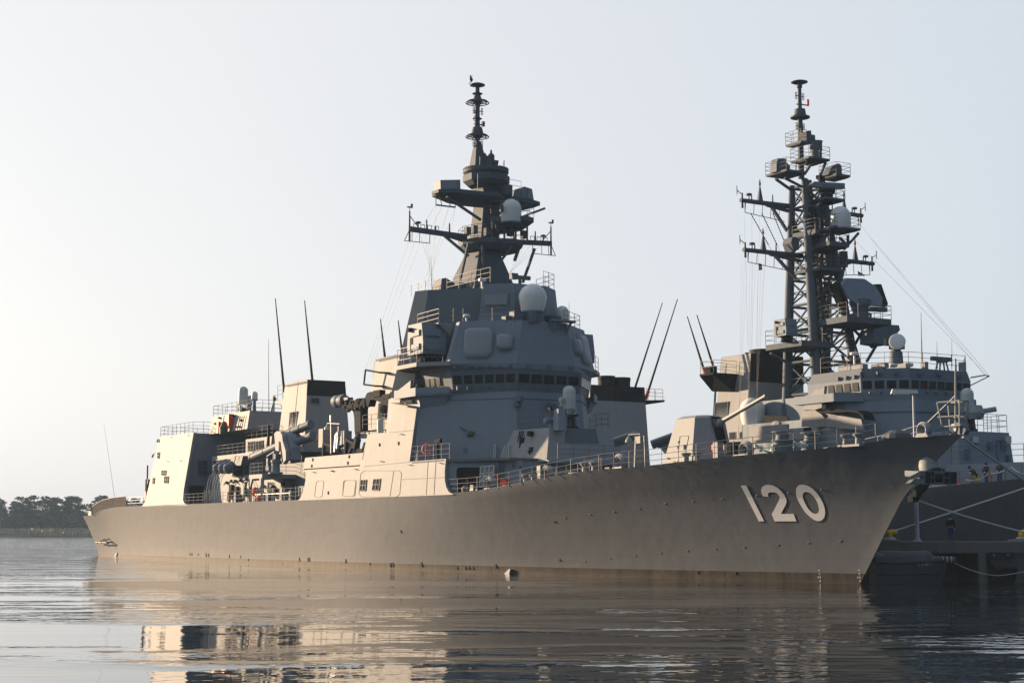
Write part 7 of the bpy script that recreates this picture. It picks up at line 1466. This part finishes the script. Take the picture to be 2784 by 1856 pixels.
# ================================================================== water
WATER = (.09, .05, .14, .03, .7)
mw, N, L, P = new_mat('harbour_water'); tc = N.new('ShaderNodeTexCoord').outputs['Object']
P.inputs['Base Color'].default_value = (.006, .012, .017, 1); P.inputs['Roughness'].default_value = .02; P.inputs['IOR'].default_value = 1.33
sp_ = N.new('ShaderNodeSeparateXYZ'); L.new(tc, sp_.inputs[0]); sp = sp_.outputs
def mul(a, b): return math_node(N, L, 'MULTIPLY', a, b)
def add(a, b): return math_node(N, L, 'ADD', a, b)
def sm(v, a, b):
    n = N.new('ShaderNodeMapRange'); n.interpolation_type = 'SMOOTHSTEP'; n.inputs['From Min'].default_value = a; n.inputs['From Max'].default_value = b; L.new(v, n.inputs['Value']); return n.outputs[0]
swell = mul(noise(N, L, tc, .11, 2, .4, sx=.45), WATER[0]); pat2 = sm(noise(N, L, tc, .040, 3, .6, sx=.35, sy=1.0), .50, .62)
mid_ = mul(noise(N, L, tc, .62, 3, .55, sx=.75), mul(add(pat2, .12), WATER[1]))
pat = sm(noise(N, L, tc, .055, 4, .65, sx=.35, sy=1.0), .48, .61)
far = sm(sp[1], 95.0, 130.0)
fine = mul(noise(N, L, tc, 1.05, 2, .5, sx=1.0), mul(add(mul(pat, 1.0), WATER[3]), WATER[2]))
# a passing wake astern of the ship
wk = mul(mul(sm(sp[1], 95.0, 140.0), sm(sp[0], -22.0, -45.0)), WATER[4])
wake = mul(noise(N, L, tc, .35, 2, .45, sx=.12, sy=1.0), wk)
ht = add(add(swell, mid_), add(fine, wake))
bn = N.new('ShaderNodeBump'); bn.inputs['Strength'].default_value = 1; bn.inputs['Distance'].default_value = 1; L.new(ht, bn.inputs['Height']); L.new(bn.outputs[0], P.inputs['Normal'])
ws = M(); ws.sheet([(-2500, -300, 0), (2500, -300, 0), (2500, 5000, 0), (-2500, 5000, 0)]); wo = ws.build('harbour_water', mw); setting(wo)

# ================================================================== hazy air between the harbour and the far wood
mh_, N, L, P = new_mat('haze_air'); N.remove(P); pv = N.new('ShaderNodeVolumePrincipled'); pv.inputs['Density'].default_value = .00014
pv.inputs['Color'].default_value = (.52, .74, 1.0, 1); pv.inputs['Anisotropy'].default_value = 0
L.new(pv.outputs[0], N['Material Output'].inputs['Volume'])
hb = M(); hb.box((-60, 480, 27), (1500, 1200, 60)); ho = hb.build('haze', mh_); ho['kind'] = 'stuff'

# ---- every loose fitting an object of its own
def split_pieces(o, gap=.06):
    me = o.data; par = list(range(len(me.vertices)))
    def find(i):
        while par[i] != i: par[i] = par[par[i]]; i = par[i]
        return i
    for p in me.polygons:
        v = p.vertices
        for a in v[1:]: par[find(a)] = find(v[0])
    isl = {}
    for i in range(len(par)): isl.setdefault(find(i), []).append(i)
    L_ = [(vs, [min(me.vertices[i].co[k] for i in vs) - gap for k in range(3)], [max(me.vertices[i].co[k] for i in vs) + gap for k in range(3)]) for vs in isl.values()]
    grp = list(range(len(L_)))
    def gf(i):
        while grp[i] != i: i = grp[i]
        return i
    for i in range(len(L_)):
        for j in range(i): 
            if all(L_[i][1][k] < L_[j][2][k] and L_[j][1][k] < L_[i][2][k] for k in range(3)): grp[gf(i)] = gf(j)
    out = {}
    for i in range(len(L_)): out.setdefault(gf(i), set()).update(L_[i][0])
    if len(out) < 2: return
    nm = o.name.split('.')[0]; sm_ = any(p.use_smooth for p in me.polygons)
    for k, vs in enumerate(out.values()):
        mp_ = {}; m = M()
        for i in sorted(vs): mp_[i] = len(m.v); m.v.append(tuple(me.vertices[i].co))
        m.f = [tuple(mp_[i] for i in p.vertices) for p in me.polygons if p.vertices[0] in vs]
        n_ = m.build(nm, me.materials[0], o.parent, o.get('label'), sm_)
        for ch in list(o.children):
            if k == 0: ch.parent = n_
    bpy.data.objects.remove(o)
LOOSE = {'hull_lug', 'hull_outlet', 'mast_equipment', 'wall_fitting', 'wall_box', 'fire_gear', 'eye_plate', 'hand_rung', 'deck_box', 'cleat', 'washer_bracket', 'cargo_locker', 'cell_hatch', 'roof_box', 'satellite_dome', 'floodlight', 'notice_plate', 'decoy_launcher_shield', 'deck_locker', 'raft_rack_wedge', 'fire_extinguisher', 'searchlight', 'wall_pipe', 'deck_lamp', 'machine_gun_stand', 'pelorus', 'optical_sight', 'vent', 'rubbing_strake', 'crown_pocket', 'exhaust_pipe', 'rungs', 'vent_slot', 'quay_pier', 'cargo_frame', 'brace', 'halyard', 'aerial_wire', 'insulated_wire', 'dipole', 'legs', 'side_panel', 'kerb', 'door_fitting', 'davit', 'sight_stand', 'life_vest_rack', 'flaked_line', 'side_wing', 'bolt', 'cleat_post', 'vent_slot', 'hydraulics', 'platform_post', 'ladder', 'upper_block', 'ring', 'yard_antenna', 'foot_rope', 'bridge_wing', 'gun_mount', 'sight', 'strap', 'slide_rail', 'band', 'lashing', 'missile_tube', 'launcher_frame', 'shackle', 'fire_monitor', 'bridge_fitting', 'hydrant_box', 'director_base', 'canvas_cover', 'lower_anchor'}
for o in [o for o in bpy.data.objects if o.type == 'MESH' and o.name.split('.')[0] in LOOSE]: split_pieces(o)
